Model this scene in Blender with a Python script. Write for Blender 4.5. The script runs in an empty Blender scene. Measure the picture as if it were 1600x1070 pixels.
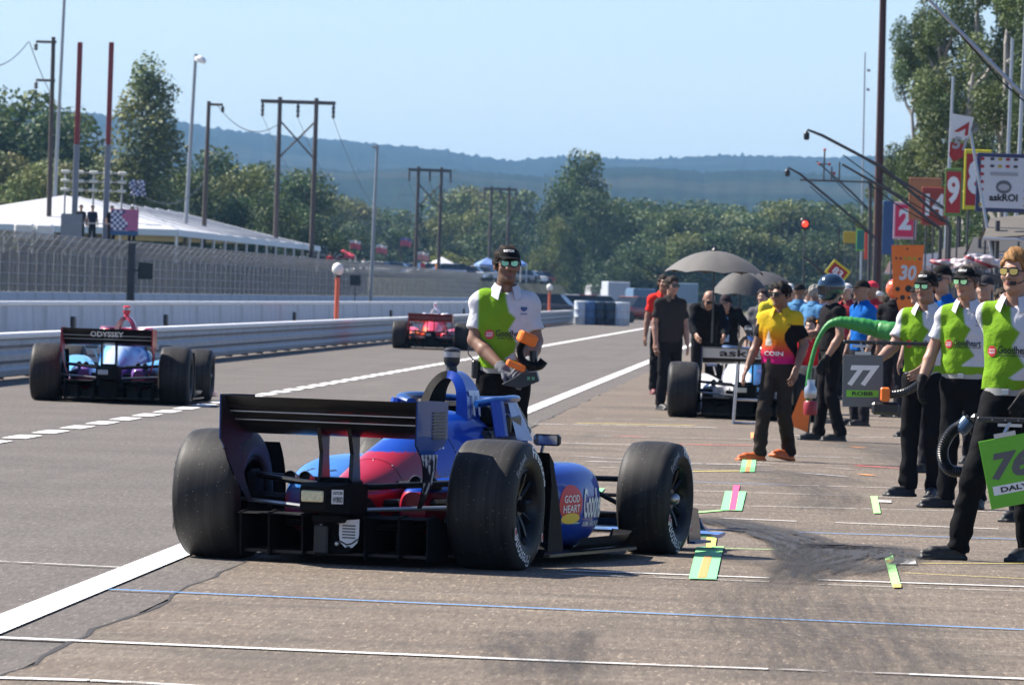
import bpy, math, random
import numpy as np
from mathutils import Vector, Matrix
from mathutils.bvhtree import BVHTree
random.seed(7); RNG = np.random.default_rng(7)
SC = bpy.context.scene
COL = SC.collection
# ------------------------------------------------------------------ camera
CAM_H = 1.49; FPX = 10500.0
YAW, PITCH, ROLL = math.radians(2.41), math.radians(-0.4256), math.radians(1.9)
CAMROT = (Matrix.Rotation(YAW, 3, 'Z') @ Matrix.Rotation(math.pi/2 + PITCH, 3, 'X') @ Matrix.Rotation(ROLL, 3, 'Z'))
cam_d = bpy.data.cameras.new('camera'); cam = bpy.data.objects.new('camera', cam_d); COL.objects.link(cam)
cam_d.sensor_width = 36.0; cam_d.lens = FPX/1600*36.0
cam_d.clip_start = 0.5; cam_d.clip_end = 60000
cam.matrix_world = Matrix.Translation((0, 0, CAM_H)) @ CAMROT.to_4x4()
cam_d.dof.use_dof = True; cam_d.dof.focus_distance = 39.5; cam_d.dof.aperture_fstop = 16.0
SC.camera = cam
# ------------------------------------------------------------------ world, sun, exposure
SUN_EL, SUN_AHEAD = math.radians(46), math.radians(21)
sun_dir = Vector((-math.cos(SUN_AHEAD)*math.cos(SUN_EL), math.sin(SUN_AHEAD)*math.cos(SUN_EL), math.sin(SUN_EL)))
W = bpy.data.worlds.new('World'); SC.world = W; W.use_nodes = True
nt = W.node_tree; bg = nt.nodes['Background']
sky = nt.nodes.new('ShaderNodeTexSky'); sky.sky_type = 'NISHITA'; sky.sun_disc = False
sky.sun_elevation = SUN_EL; sky.sun_rotation = math.atan2(sun_dir.x, sun_dir.y)
sky.air_density = 0.9; sky.dust_density = 0.3; sky.ozone_density = 2.2
wb = nt.nodes.new('ShaderNodeMix'); wb.data_type = 'RGBA'; wb.blend_type = 'MULTIPLY'; wb.inputs['Factor'].default_value = 1.0; wb.inputs[7].default_value = (.94, 1.0, 1.20, 1)   # white balance of the whole sky
nt.links.new(sky.outputs['Color'], wb.inputs[6]); nt.links.new(wb.outputs[2], bg.inputs['Color']); bg.inputs['Strength'].default_value = 0.063
sun_l = bpy.data.lights.new('sun', 'SUN'); sun = bpy.data.objects.new('sun', sun_l); COL.objects.link(sun)
sun_l.energy = 5.0; sun_l.angle = math.radians(0.53); sun_l.color = (1.0, 0.93, 0.83)
sun.rotation_euler = sun_dir.to_track_quat('Z', 'Y').to_euler(); sun.location = (-30, 20, 60)
SC.view_settings.view_transform = 'Standard'; SC.view_settings.look = 'None'
SC.view_settings.exposure = 1.2; SC.view_settings.gamma = 1.0; SC.view_settings.use_curve_mapping = False
SC.render.engine = 'CYCLES'
cy = SC.cycles
cy.use_denoising = True; cy.denoiser = 'OPENIMAGEDENOISE'; cy.max_bounces = 6; cy.diffuse_bounces = 3
cy.glossy_bounces = 3; cy.transparent_max_bounces = 24; cy.transmission_bounces = 4; cy.volume_bounces = 0
cy.caustics_reflective = False; cy.caustics_refractive = False; cy.sample_clamp_indirect = 6
# ------------------------------------------------------------------ surveying helpers: picture measurements -> places in the world
def ray(px, py):
    d = CAMROT @ Vector(((px-800)/FPX, -(py-535)/FPX, -1.0)); return d
def G(px, py, z=0.0):
    d = ray(px, py); t = (z-CAM_H)/d.z; return Vector((d.x*t, d.y*t, z))
def P(px, py, D):
    d = ray(px, py); return Vector((d.x*D, d.y*D, CAM_H+d.z*D))
def S(px, D, z=0.0):
    """point on the vertical of column px at depth D, height z"""
    lo, hi = -3000.0, 4000.0
    for _ in range(50):
        m = (lo+hi)/2
        if P(px, m, D).z > z: lo = m
        else: hi = m
    return P(px, lo, D)
# ------------------------------------------------------------------ objects
def tag(o, label=None, cat=None, group=None, kind=None):
    if label: o['label'] = label
    if cat: o['category'] = cat
    if group: o['group'] = group
    if kind: o['kind'] = kind
    return o
def empty(name, loc=(0, 0, 0), rz=0.0, label=None, cat=None, group=None):
    o = bpy.data.objects.new(name, None); COL.objects.link(o); o.location = loc; o.rotation_euler = (0, 0, rz)
    o.empty_display_size = 0.2
    return tag(o, label, cat, group)
def link(name, me, parent=None, mat=None):
    o = bpy.data.objects.new(name, me); COL.objects.link(o)
    if parent: o.parent = parent
    if mat is not None: me.materials.clear(); me.materials.append(mat)
    return o
def copy_tree(o, parent=None):
    c = o.copy(); COL.objects.link(c); c.parent = parent
    for ch in list(o.children): copy_tree(ch, c)
    return c
def mesh_np(name, V, F, smooth=False, colors=None, sharp=None):
    me = bpy.data.meshes.new(name)
    V = np.asarray(V, dtype=np.float64)
    if isinstance(F, np.ndarray):
        n, k = F.shape
        me.vertices.add(len(V)); me.vertices.foreach_set('co', V.astype(np.float32).ravel())
        me.loops.add(n*k); me.loops.foreach_set('vertex_index', F.astype(np.int32).ravel())
        me.polygons.add(n); me.polygons.foreach_set('loop_start', np.arange(0, n*k, k, dtype=np.int32))
        me.update(calc_edges=True)
    else:
        me.from_pydata([tuple(v) for v in V], [], F); me.update()
    if colors is not None:
        a = me.color_attributes.new('Col', 'FLOAT_COLOR', 'POINT')
        c4 = np.ones((len(V), 4), dtype=np.float32); c4[:, :3] = colors
        a.data.foreach_set('color', c4.ravel())
    if smooth:
        me.shade_smooth()
        if sharp is not None: me.set_sharp_from_angle(angle=math.radians(sharp))
    return me
def frame_from(d, up=(0, 0, 1)):
    d = Vector(d).normalized(); up = Vector(up)
    if abs(d.dot(up)) > 0.98: up = Vector((0, 1, 0)) if abs(d.y) < 0.9 else Vector((1, 0, 0))
    x = d.cross(up).normalized(); y = x.cross(d).normalized(); return x, y, d
class MB:
    def __init__(s): s.v = []; s.f = []; s.m = []
    def add(s, vs, fs, mi=0):
        b = len(s.v); s.v += [tuple(v) for v in vs]; s.f += [tuple(i+b for i in f) for f in fs]; s.m += [mi]*len(fs); return s
    def box(s, c, size, M=None, mi=0, bev=0.0):
        c = Vector(c); hx, hy, hz = [q/2 for q in size]; M = M or Matrix.Identity(3)
        if bev <= 0:
            vs = [c + M @ Vector((sx*hx, sy*hy, sz*hz)) for sx in (-1, 1) for sy in (-1, 1) for sz in (-1, 1)]
            return s.add(vs, [(0,1,3,2),(4,6,7,5),(0,4,5,1),(2,3,7,6),(0,2,6,4),(1,5,7,3)], mi)
        b = min(bev, hx*.98, hy*.98, hz*.98); vs = []
        for sx in (-1, 1):
            for sy in (-1, 1):
                for sz in (-1, 1):
                    vs += [c+M@Vector((sx*(hx-b), sy*(hy-b), sz*hz)), c+M@Vector((sx*(hx-b), sy*hy, sz*(hz-b))), c+M@Vector((sx*hx, sy*(hy-b), sz*(hz-b)))]
        I = lambda x, y, z, k: ((x*2+y)*2+z)*3+k
        fs = []
        for z in (0, 1): q = [I(0,0,z,0), I(1,0,z,0), I(1,1,z,0), I(0,1,z,0)]; fs.append(q if z else q[::-1])
        for y in (0, 1): q = [I(0,y,0,1), I(1,y,0,1), I(1,y,1,1), I(0,y,1,1)]; fs.append(q[::-1] if y else q)
        for x in (0, 1): q = [I(x,0,0,2), I(x,1,0,2), I(x,1,1,2), I(x,0,1,2)]; fs.append(q if x else q[::-1])
        def o(q, flip): fs.append(q[::-1] if flip else q)
        for y in (0, 1):
            for z in (0, 1): o([I(0,y,z,0), I(0,y,z,1), I(1,y,z,1), I(1,y,z,0)], y == z)
        for x in (0, 1):
            for z in (0, 1): o([I(x,0,z,0), I(x,1,z,0), I(x,1,z,2), I(x,0,z,2)], x == z)
        for x in (0, 1):
            for y in (0, 1): o([I(x,y,0,1), I(x,y,0,2), I(x,y,1,2), I(x,y,1,1)], x != y)
        for x in (0, 1):
            for y in (0, 1):
                for z in (0, 1): o([I(x,y,z,0), I(x,y,z,1), I(x,y,z,2)], (x+y+z) % 2 == 0)
        return s.add(vs, fs, mi)
    def tube(s, pts, r, n=8, mi=0, flat=None, up=(0, 0, 1)):
        pts = [Vector(p) for p in pts]; k = len(pts); rs = r if isinstance(r, (list, tuple)) else [r]*k
        vs = []; fs = []; px = None
        for i, p in enumerate(pts):
            d = pts[min(i+1, k-1)]-pts[max(i-1, 0)]
            if px is None: x, y, _ = frame_from(d, up)
            else:
                dn = d.normalized(); x = (px-dn*px.dot(dn)).normalized(); y = dn.cross(x)*-1; y = x.cross(dn)
            px = x
            for j in range(n):
                a = 2*math.pi*j/n; vs.append(p+(x*math.cos(a)*(flat or 1)+y*math.sin(a))*rs[i])
        for i in range(k-1):
            for j in range(n):
                a, b = i*n+j, i*n+(j+1) % n; fs.append((a, a+n, b+n, b))
        fs.append(tuple(range(n))); fs.append(tuple(range((k-1)*n, k*n))[::-1])
        return s.add(vs, fs, mi)
    def lathe(s, prof, c=(0, 0, 0), axis=(0, 0, 1), n=32, mi=0, caps=True):
        x, y, d = frame_from(axis); c = Vector(c); vs = []; fs = []
        for (r, h) in prof:
            for j in range(n):
                a = 2*math.pi*j/n; vs.append(c+d*h+(x*math.cos(a)+y*math.sin(a))*r)
        for i in range(len(prof)-1):
            for j in range(n):
                a, b = i*n+j, i*n+(j+1) % n; fs.append((a, a+n, b+n, b))
        if caps: fs.append(tuple(range(n))); fs.append(tuple(range((len(prof)-1)*n, len(prof)*n))[::-1])
        return s.add(vs, fs, mi)
    def prism(s, poly, o, u, v, t, mi=0):
        """polygon (a,b) in plane o+a*u+b*v, thickness vector t"""
        o, u, v, t = Vector(o), Vector(u), Vector(v), Vector(t); n = len(poly)
        A = [o+u*a+v*b for a, b in poly]; B = [p+t for p in A]
        fs = [tuple(range(n))[::-1], tuple(range(n, 2*n))]+[(i, (i+1) % n, n+(i+1) % n, n+i) for i in range(n)]
        if u.cross(v).dot(t) < 0: fs = [f[::-1] for f in fs]
        return s.add(A+B, fs, mi)
    def sheet(s, g, mi=0, closed=False):
        """grid of points g[i][j] -> quads"""
        n = len(g[0]); vs = [p for r in g for p in r]; fs = []
        for i in range(len(g)-1):
            for j in range(n-(0 if closed else 1)):
                a, b = i*n+j, i*n+(j+1) % n; fs.append((a, b, b+n, a+n))
        return s.add(vs, fs, mi)
    def mesh(s, name='mesh', smooth=None, colfn=None):
        me = bpy.data.meshes.new(name); me.from_pydata(s.v, [], s.f); me.update()
        if s.m and max(s.m) > 0: me.polygons.foreach_set('material_index', s.m)
        if colfn is not None:
            V = np.array(s.v); a = me.color_attributes.new('Col', 'FLOAT_COLOR', 'POINT')
            c4 = np.ones((len(V), 4), dtype=np.float32); c4[:, :3] = colfn(V); a.data.foreach_set('color', c4.ravel())
        if smooth is not None:
            me.shade_smooth(); me.set_sharp_from_angle(angle=math.radians(smooth))
        return me
    def build(s, name, mats, parent=None, smooth=None, colfn=None):
        me = s.mesh(name, smooth, colfn)
        for m in (mats if isinstance(mats, (list, tuple)) else [mats]): me.materials.append(m)
        return link(name, me, parent)
def interp(P_, n):
    """Catmull-Rom through control rows"""
    A = np.array(P_, dtype=float); k = len(A); out = []
    for i in range(k-1):
        p0, p1, p2, p3 = A[max(i-1, 0)], A[i], A[i+1], A[min(i+2, k-1)]
        for t in np.linspace(0, 1, n, endpoint=False):
            out.append(0.5*((2*p1)+(-p0+p2)*t+(2*p0-5*p1+4*p2-p3)*t*t+(-p0+3*p1-3*p2+p3)*t**3))
    out.append(A[-1]); return np.array(out)
def loft(mb, secs, n=6, seg=40, mi=0, caps=True):
    """secs rows: y, cx, cz, half width, height above cz, depth below cz, exponent"""
    R = interp(secs, n); g = []
    for (y, cx, cz, w, ht, hb, p) in R:
        ring = []
        for j in range(seg):
            a = 2*math.pi*j/seg; c, s_ = math.cos(a), math.sin(a); e = 2/max(p, .6)
            x = cx+max(w, .001)*math.copysign(abs(c)**e, c); z = cz+(max(ht, .001) if s_ > 0 else max(hb, .001))*math.copysign(abs(s_)**e, s_)
            ring.append((x, y, z))
        g.append(ring)
    b = len(mb.v); mb.sheet(g, mi, closed=True)
    if caps:
        n0 = len(g)-1
        mb.f.append(tuple(b+i for i in range(seg))[::-1]); mb.f.append(tuple(b+n0*seg+i for i in range(seg))); mb.m += [mi, mi]
    return mb
# ------------------------------------------------------------------ signed distance fields -> continuous meshes
class SDF:
    def __init__(s, lo, hi, h):
        s.h = h; s.lo = np.array(lo, float)-2*h; n = np.ceil((np.array(hi)-np.array(lo))/h).astype(int)+5
        s.n = n; s.D = np.full(n, 1.0, dtype=np.float32)
        s.ax = [(s.lo[i]+h*np.arange(n[i])).astype(np.float32) for i in range(3)]
    def sub(s, lo, hi, m):
        sl = []
        for i in range(3):
            a = int(max(0, math.floor((lo[i]-m-s.lo[i])/s.h))); b = int(min(s.n[i], math.ceil((hi[i]+m-s.lo[i])/s.h)+1)); sl.append(slice(a, max(a, b)))
        return tuple(sl)
    def coords(s, sl): return s.ax[0][sl[0]][:, None, None], s.ax[1][sl[1]][None, :, None], s.ax[2][sl[2]][None, None, :]
    def mix(s, sl, d, k, op):
        A = s.D[sl]
        if op == 'sub':
            d = -d; hh = np.maximum(k-np.abs(A-d), 0)/max(k, 1e-6); s.D[sl] = np.maximum(A, d)+hh*hh*k/4
        else:
            hh = np.maximum(k-np.abs(A-d), 0)/max(k, 1e-6); s.D[sl] = np.minimum(A, d)-hh*hh*k/4
    def cone(s, a, b, ra, rb, k=.02, flat=None, op='add', cut=None):
        """tapered limb a->b; flat=(axis vector, factor) squashes across that axis; cut: flat end at b"""
        a = np.array(a, float); b = np.array(b, float); R = max(ra, rb); m = R+k+3*s.h
        sl = s.sub(np.minimum(a, b), np.maximum(a, b), m); X, Y, Z = s.coords(sl)
        if 0 in s.D[sl].shape: return s
        px, py, pz = X-a[0], Y-a[1], Z-a[2]; ba = b-a; L = max((ba**2).sum(), 1e-9)
        t = np.clip((px*ba[0]+py*ba[1]+pz*ba[2])/L, 0, 1); qx, qy, qz = px-t*ba[0], py-t*ba[1], pz-t*ba[2]
        if flat is not None:
            nx, fac = np.array(flat[0], float), flat[1]; nx = nx/np.linalg.norm(nx); dn = (qx*nx[0]+qy*nx[1]+qz*nx[2])*(1/fac-1)
            qx, qy, qz = qx+nx[0]*dn, qy+nx[1]*dn, qz+nx[2]*dn
        d = np.sqrt(qx*qx+qy*qy+qz*qz)-(ra+(rb-ra)*t)
        if cut is not None:
            u = ba/math.sqrt(L); d = np.maximum(d, px*u[0]+py*u[1]+pz*u[2]-math.sqrt(L)-cut)
        s.mix(sl, d.astype(np.float32), k, op); return s
    def ell(s, c, r, k=.02, M=None, op='add'):
        c = np.array(c, float); R = max(r); sl = s.sub(c, c, R+k+3*s.h); X, Y, Z = s.coords(sl)
        if 0 in s.D[sl].shape: return s
        px, py, pz = X-c[0], Y-c[1], Z-c[2]
        if M is not None:
            m = np.array(M); px, py, pz = m[0][0]*px+m[1][0]*py+m[2][0]*pz, m[0][1]*px+m[1][1]*py+m[2][1]*pz, m[0][2]*px+m[1][2]*py+m[2][2]*pz
        q = np.sqrt((px/r[0])**2+(py/r[1])**2+(pz/r[2])**2); g = np.sqrt((px/r[0]**2)**2+(py/r[1]**2)**2+(pz/r[2]**2)**2)+1e-6
        s.mix(sl, (q*(q-1)/g).astype(np.float32), k, op); return s
    def rbox(s, c, hs, rad, k=.01, M=None, op='add'):
        c = np.array(c, float); R = float(np.linalg.norm(hs)); sl = s.sub(c, c, R+k+3*s.h); X, Y, Z = s.coords(sl)
        if 0 in s.D[sl].shape: return s
        px, py, pz = X-c[0], Y-c[1], Z-c[2]
        if M is not None:
            m = np.array(M); px, py, pz = m[0][0]*px+m[1][0]*py+m[2][0]*pz, m[0][1]*px+m[1][1]*py+m[2][1]*pz, m[0][2]*px+m[1][2]*py+m[2][2]*pz
        qx, qy, qz = np.abs(px)-hs[0]+rad, np.abs(py)-hs[1]+rad, np.abs(pz)-hs[2]+rad
        d = np.sqrt(np.maximum(qx, 0)**2+np.maximum(qy, 0)**2+np.maximum(qz, 0)**2)+np.minimum(np.maximum(qx, np.maximum(qy, qz)), 0)-rad
        s.mix(sl, d.astype(np.float32), k, op); return s
    def plane(s, p, n):
        """keep the side opposite to n"""
        p = np.array(p, float); n = np.array(n, float); n /= np.linalg.norm(n); X, Y, Z = s.coords((slice(None),)*3)
        s.D = np.maximum(s.D, ((X-p[0])*n[0]+(Y-p[1])*n[1]+(Z-p[2])*n[2]).astype(np.float32)); return s
    def wave(s, fn):
        X, Y, Z = s.coords((slice(None),)*3); s.D = s.D+fn(X, Y, Z).astype(np.float32); return s
    def mesh(s):
        v = s.D; s_ = v < 0; nx, ny, nz = v.shape
        cnt = np.zeros((nx-1, ny-1, nz-1), np.int8)
        for i in (0, 1):
            for j in (0, 1):
                for k in (0, 1): cnt += s_[i:nx-1+i, j:ny-1+j, k:nz-1+k]
        act = (cnt > 0) & (cnt < 8); ai, aj, ak = np.nonzero(act); N = len(ai)
        idx = np.full(act.shape, -1, np.int32); idx[act] = np.arange(N)
        pos = np.zeros((N, 3)); w = np.zeros(N)
        cs = [(i, j, k) for i in (0, 1) for j in (0, 1) for k in (0, 1)]
        for a in cs:
            for ax in range(3):
                if a[ax]: continue
                b = list(a); b[ax] = 1
                v0 = v[ai+a[0], aj+a[1], ak+a[2]]; v1 = v[ai+b[0], aj+b[1], ak+b[2]]; m = (v0 < 0) != (v1 < 0)
                t = np.where(m, v0/np.where(m, v0-v1, 1), 0); p = np.tile(np.array(a, float), (N, 1)); p[:, ax] += t
                pos += p*m[:, None]; w += m
        pos = pos/w[:, None]+np.stack([ai, aj, ak], 1); V = s.lo+pos*s.h; F = []
        for ax in range(3):
            o = [i for i in range(3) if i != ax]; a0 = [slice(None)]*3; a1 = [slice(None)]*3
            a0[ax] = slice(0, -1); a1[ax] = slice(1, None); e0 = s_[tuple(a0)]; e1 = s_[tuple(a1)]
            q = np.stack(np.nonzero(e0 != e1), 1); ok = np.ones(len(q), bool)
            for d in o: ok &= (q[:, d] >= 1) & (q[:, d] < v.shape[d]-1)
            q = q[ok]; ins = e0[q[:, 0], q[:, 1], q[:, 2]]
            def cell(d1, d2):
                c = q.copy(); c[:, o[0]] -= d1; c[:, o[1]] -= d2; return idx[c[:, 0], c[:, 1], c[:, 2]]
            f = np.stack([cell(1, 1), cell(0, 1), cell(0, 0), cell(1, 0)], 1)
            flip = ins if ax != 1 else ~ins; f[~flip] = f[~flip][:, ::-1]; F.append(f)
        F = np.concatenate(F); F = F[(F >= 0).all(1)]; return V, F
# ------------------------------------------------------------------ lettering
_TX = {}
def text_geo(t, bold=.0, shear=0.0, res=3):
    key = (t, bold, shear, res)
    if key in _TX: return _TX[key]
    cu = bpy.data.curves.new('lettering', 'FONT'); cu.body = t; cu.size = 1; cu.offset = bold; cu.shear = shear; cu.resolution_u = res
    cu.align_x = 'CENTER'; cu.align_y = 'CENTER'; cu.fill_mode = 'FRONT'
    o = bpy.data.objects.new('lettering', cu); COL.objects.link(o); dg = bpy.context.evaluated_depsgraph_get()
    me = bpy.data.meshes.new_from_object(o.evaluated_get(dg)); V = np.array([v.co[:] for v in me.vertices]); F = [tuple(p.vertices) for p in me.polygons]
    bpy.data.objects.remove(o); bpy.data.curves.remove(cu); bpy.data.meshes.remove(me)
    c = (V.max(0)+V.min(0))/2; V = V-c; _TX[key] = (V, F, V.max(0)-V.min(0)); return _TX[key]
def text_flat(mb, t, o, u, v, h=None, w=None, bold=0.0, shear=0.0, mi=0):
    """text centred at o, along unit u, up unit v, cap height h and/or width w"""
    V, F, sz = text_geo(t, bold, shear); o, u, v = Vector(o), Vector(u).normalized(), Vector(v).normalized()
    sy = (h/sz[1]) if h else w/sz[0]; sx = (w/sz[0]) if w else sy
    mb.add([o+u*(p[0]*sx)+v*(p[1]*sy) for p in V], F, mi); return mb
# ------------------------------------------------------------------ materials
_M = {}
def mat(name, col, rough=.6, metal=0.0, spec=.5, noise=0.0, nscale=20.0, bump=0.0, bscale=60.0, coat=0.0, attr=False, objcol=False, stretch=None, alpha=1.0, emit=None, coords='Object', dirt=None):
    if name in _M: return _M[name]
    m = bpy.data.materials.new(name); m.use_nodes = True; n = m.node_tree.nodes; L = m.node_tree.links; b = n['Principled BSDF']
    b.inputs['Roughness'].default_value = rough; b.inputs['Metallic'].default_value = metal; b.inputs['Specular IOR Level'].default_value = spec
    b.inputs['Coat Weight'].default_value = coat; b.inputs['Coat Roughness'].default_value = .04; b.inputs['Alpha'].default_value = alpha
    tc = n.new('ShaderNodeTexCoord'); src = tc.outputs[coords]
    if stretch:
        mp = n.new('ShaderNodeMapping'); mp.inputs['Scale'].default_value = stretch; L.new(src, mp.inputs['Vector']); src = mp.outputs['Vector']
    if attr:
        a = n.new('ShaderNodeAttribute'); a.attribute_name = 'Col'; base = a.outputs['Color']
    elif objcol:
        a = n.new('ShaderNodeObjectInfo'); base = a.outputs['Color']
    else:
        r = n.new('ShaderNodeRGB'); r.outputs[0].default_value = (*col, 1); base = r.outputs[0]
    if noise:
        t = n.new('ShaderNodeTexNoise'); t.inputs['Scale'].default_value = nscale; t.inputs['Detail'].default_value = 5; t.inputs['Roughness'].default_value = .65; L.new(src, t.inputs['Vector'])
        mr = n.new('ShaderNodeMapRange'); mr.inputs['From Min'].default_value = .3; mr.inputs['From Max'].default_value = .7
        mr.inputs['To Min'].default_value = 1-noise; mr.inputs['To Max'].default_value = 1+noise; L.new(t.outputs['Fac'], mr.inputs['Value'])
        mx = n.new('ShaderNodeMix'); mx.data_type = 'RGBA'; mx.blend_type = 'MULTIPLY'; mx.inputs['Factor'].default_value = 1
        L.new(base, mx.inputs[6]); L.new(mr.outputs['Result'], mx.inputs[7]); base = mx.outputs[2]
        rr = n.new('ShaderNodeMapRange'); rr.inputs['To Min'].default_value = max(0, rough-.12); rr.inputs['To Max'].default_value = min(1, rough+.12); L.new(t.outputs['Fac'], rr.inputs['Value']); L.new(rr.outputs['Result'], b.inputs['Roughness'])
    if dirt:
        t = n.new('ShaderNodeTexNoise'); t.inputs['Scale'].default_value = dirt[1]; t.inputs['Detail'].default_value = 8; L.new(src, t.inputs['Vector'])
        mr = n.new('ShaderNodeMapRange'); mr.inputs['From Min'].default_value = .55; mr.inputs['From Max'].default_value = .75; mr.inputs['To Max'].default_value = dirt[2]; L.new(t.outputs['Fac'], mr.inputs['Value'])
        mx = n.new('ShaderNodeMix'); mx.data_type = 'RGBA'; L.new(mr.outputs['Result'], mx.inputs['Factor']); L.new(base, mx.inputs[6]); mx.inputs[7].default_value = (*dirt[0], 1); base = mx.outputs[2]
    L.new(base, b.inputs['Base Color'])
    if bump:
        t = n.new('ShaderNodeTexNoise'); t.inputs['Scale'].default_value = bscale; t.inputs['Detail'].default_value = 4; L.new(src, t.inputs['Vector'])
        bp = n.new('ShaderNodeBump'); bp.inputs['Strength'].default_value = bump; bp.inputs['Distance'].default_value = .02; L.new(t.outputs['Fac'], bp.inputs['Height']); L.new(bp.outputs['Normal'], b.inputs['Normal'])
    if emit: b.inputs['Emission Color'].default_value = (*emit[0], 1); b.inputs['Emission Strength'].default_value = emit[1]
    _M[name] = m; return m
# ================================================================== SETTING: ground, lanes, markings
def ground_mat(name, col, col2, grain, blotch, stain=None, streak=None):
    m = bpy.data.materials.new(name); m.use_nodes = True; n = m.node_tree.nodes; L = m.node_tree.links; b = n['Principled BSDF']
    tc = n.new('ShaderNodeTexCoord'); g = tc.outputs['Object']
    def noise(sc, det=6, rough=.6, stretch=None, lo=.3, hi=.7):
        src = g
        if stretch:
            mp = n.new('ShaderNodeMapping'); mp.inputs['Scale'].default_value = stretch; L.new(g, mp.inputs['Vector']); src = mp.outputs['Vector']
        t = n.new('ShaderNodeTexNoise'); t.inputs['Scale'].default_value = sc; t.inputs['Detail'].default_value = det; t.inputs['Roughness'].default_value = rough; L.new(src, t.inputs['Vector'])
        r = n.new('ShaderNodeMapRange'); r.inputs['From Min'].default_value = lo; r.inputs['From Max'].default_value = hi; L.new(t.outputs['Fac'], r.inputs['Value']); return r.outputs['Result'], t
    def mixc(f, a, bcol, amount=1.0, mode='MIX'):
        x = n.new('ShaderNodeMix'); x.data_type = 'RGBA'; x.blend_type = mode
        if amount != 1.0:
            q = n.new('ShaderNodeMath'); q.operation = 'MULTIPLY'; q.inputs[1].default_value = amount; L.new(f, q.inputs[0]); f = q.outputs[0]
        L.new(f, x.inputs['Factor'])
        if isinstance(a, tuple): x.inputs[6].default_value = (*a, 1)
        else: L.new(a, x.inputs[6])
        if isinstance(bcol, tuple): x.inputs[7].default_value = (*bcol, 1)
        else: L.new(bcol, x.inputs[7])
        return x.outputs[2]
    f1, _ = noise(blotch, 7, .65); c = mixc(f1, col, col2)
    f2, t2 = noise(grain, 3, .8, (1, .10, 1), .35, .65); c = mixc(f2, c, tuple(x*.38 for x in col), .55)
    f3, _ = noise(grain*1.4, 2, .8, (1, .12, 1), .58, .70); c = mixc(f3, c, tuple(min(1, x*2.3) for x in col2), .5)
    if streak:
        for sc, st, lo, hi, am, cc in streak:
            f4, _ = noise(sc, 6, .6, st, lo, hi); c = mixc(f4, c, cc, am)
    if stain:
        for sc, lo, hi, am, cc in stain:
            f5, _ = noise(sc, 8, .7, None, lo, hi); c = mixc(f5, c, cc, am)
    L.new(c, b.inputs['Base Color']); b.inputs['Roughness'].default_value = .85; b.inputs['Specular IOR Level'].default_value = .25
    bp = n.new('ShaderNodeBump'); bp.inputs['Strength'].default_value = .5; bp.inputs['Distance'].default_value = .012; L.new(t2.outputs['Fac'], bp.inputs['Height']); L.new(bp.outputs['Normal'], b.inputs['Normal'])
    return m
def flat(name, pts, m, z, parent=None, kind='structure'):
    me = bpy.data.meshes.new(name); me.from_pydata([(p[0], p[1], z) for p in pts], [], [tuple(range(len(pts)))]); me.update()
    if me.polygons[0].normal.z < 0: me.flip_normals()
    o = link(name, me, parent, m)
    if kind: o['kind'] = kind
    return o
m_field = ground_mat('dry_grass_field', (.10, .10, .045), (.16, .14, .07), 3.0, .05)
flat('ground', [(-9000, -300), (9000, -300), (9000, 12000), (-9000, 12000)], m_field, -.02)
m_asph = ground_mat('pit_lane_asphalt', (0.114, 0.099, 0.087), (0.152, 0.134, 0.117), 34.0, .35,
    stain=[(.25, .52, .75, .35, (0.057, 0.054, 0.048))], streak=[(1.2, (1.0, .05, 1), .5, .8, .45, (0.062, 0.056, 0.051)), (3.0, (1.0, .03, 1), .55, .75, .3, (0.184, 0.166, 0.144)), (.8, (.12, 1.0, 1), .52, .8, .35, (0.069, 0.063, 0.056))])
m_apron = ground_mat('pit_box_concrete', (0.147, 0.114, 0.086), (0.193, 0.156, 0.117), 30.0, .5,
    stain=[(.35, .50, .72, .62, (0.055, 0.049, 0.041)), (1.3, .56, .72, .42, (0.232, 0.206, 0.168)), (4.5, .60, .70, .45, (0.050, 0.045, 0.039))],
    streak=[(1.5, (.18, 1.0, 1), .50, .75, .55, (0.066, 0.057, 0.048)), (4.0, (.10, 1.2, 1), .55, .70, .38, (0.240, 0.218, 0.180)), (2.0, (1.0, .06, 1), .55, .8, .4, (0.056, 0.053, 0.047))])
m_straight = ground_mat('front_straight_asphalt', (.12, .115, .11), (.16, .152, .146), 40.0, .3)
flat('front_straight', [(-29, -50), (-12.9, -50), (-12.9, 1200), (-29, 1200)], m_straight, -.012)
lane = flat('pit_lane', [(-12.9, -20), (-2.9, -20), (-2.9, 700), (-12.9, 700)], m_asph, 0.0)
# ragged seam between the lane asphalt and the older pit-box concrete
seam = [(-2.9+.02*math.sin(i*.7)+random.uniform(-.025, .025), -20+i*.55) for i in range(0, 260)]
ap = [(14, -20)]+[s for s in seam]+[(-2.9, 124), (-2.9, 520), (14, 520)]
apron = flat('pit_box_apron', ap, m_apron, 0.004)
m_crack = mat('seam_crack', (.03, .027, .025), .95)
def ribbon(name, pts, w, m, z, parent, kind=None, fade=None):
    pts = [Vector((p[0], p[1])) for p in pts]; g = []
    for i, p in enumerate(pts):
        d = (pts[min(i+1, len(pts)-1)]-pts[max(i-1, 0)]).normalized(); nrm = Vector((-d.y, d.x)); ww = w[i] if isinstance(w, (list, tuple)) else w
        g.append([(p.x-nrm.x*ww/2, p.y-nrm.y*ww/2, z), (p.x+nrm.x*ww/2, p.y+nrm.y*ww/2, z)])
    mb = MB().sheet([list(r) for r in g]); me = mb.mesh(name)
    if me.polygons[0].normal.z < 0: me.flip_normals()
    o = link(name, me, parent, m)
    if kind: o['kind'] = kind
    return o
ribbon('pavement_crack', [s for s in seam if 10 < s[1] < 90], [random.choice((.006,.01,.012,.02,.03)) for s in seam if 10 < s[1] < 90], m_crack, .006, apron)
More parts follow.
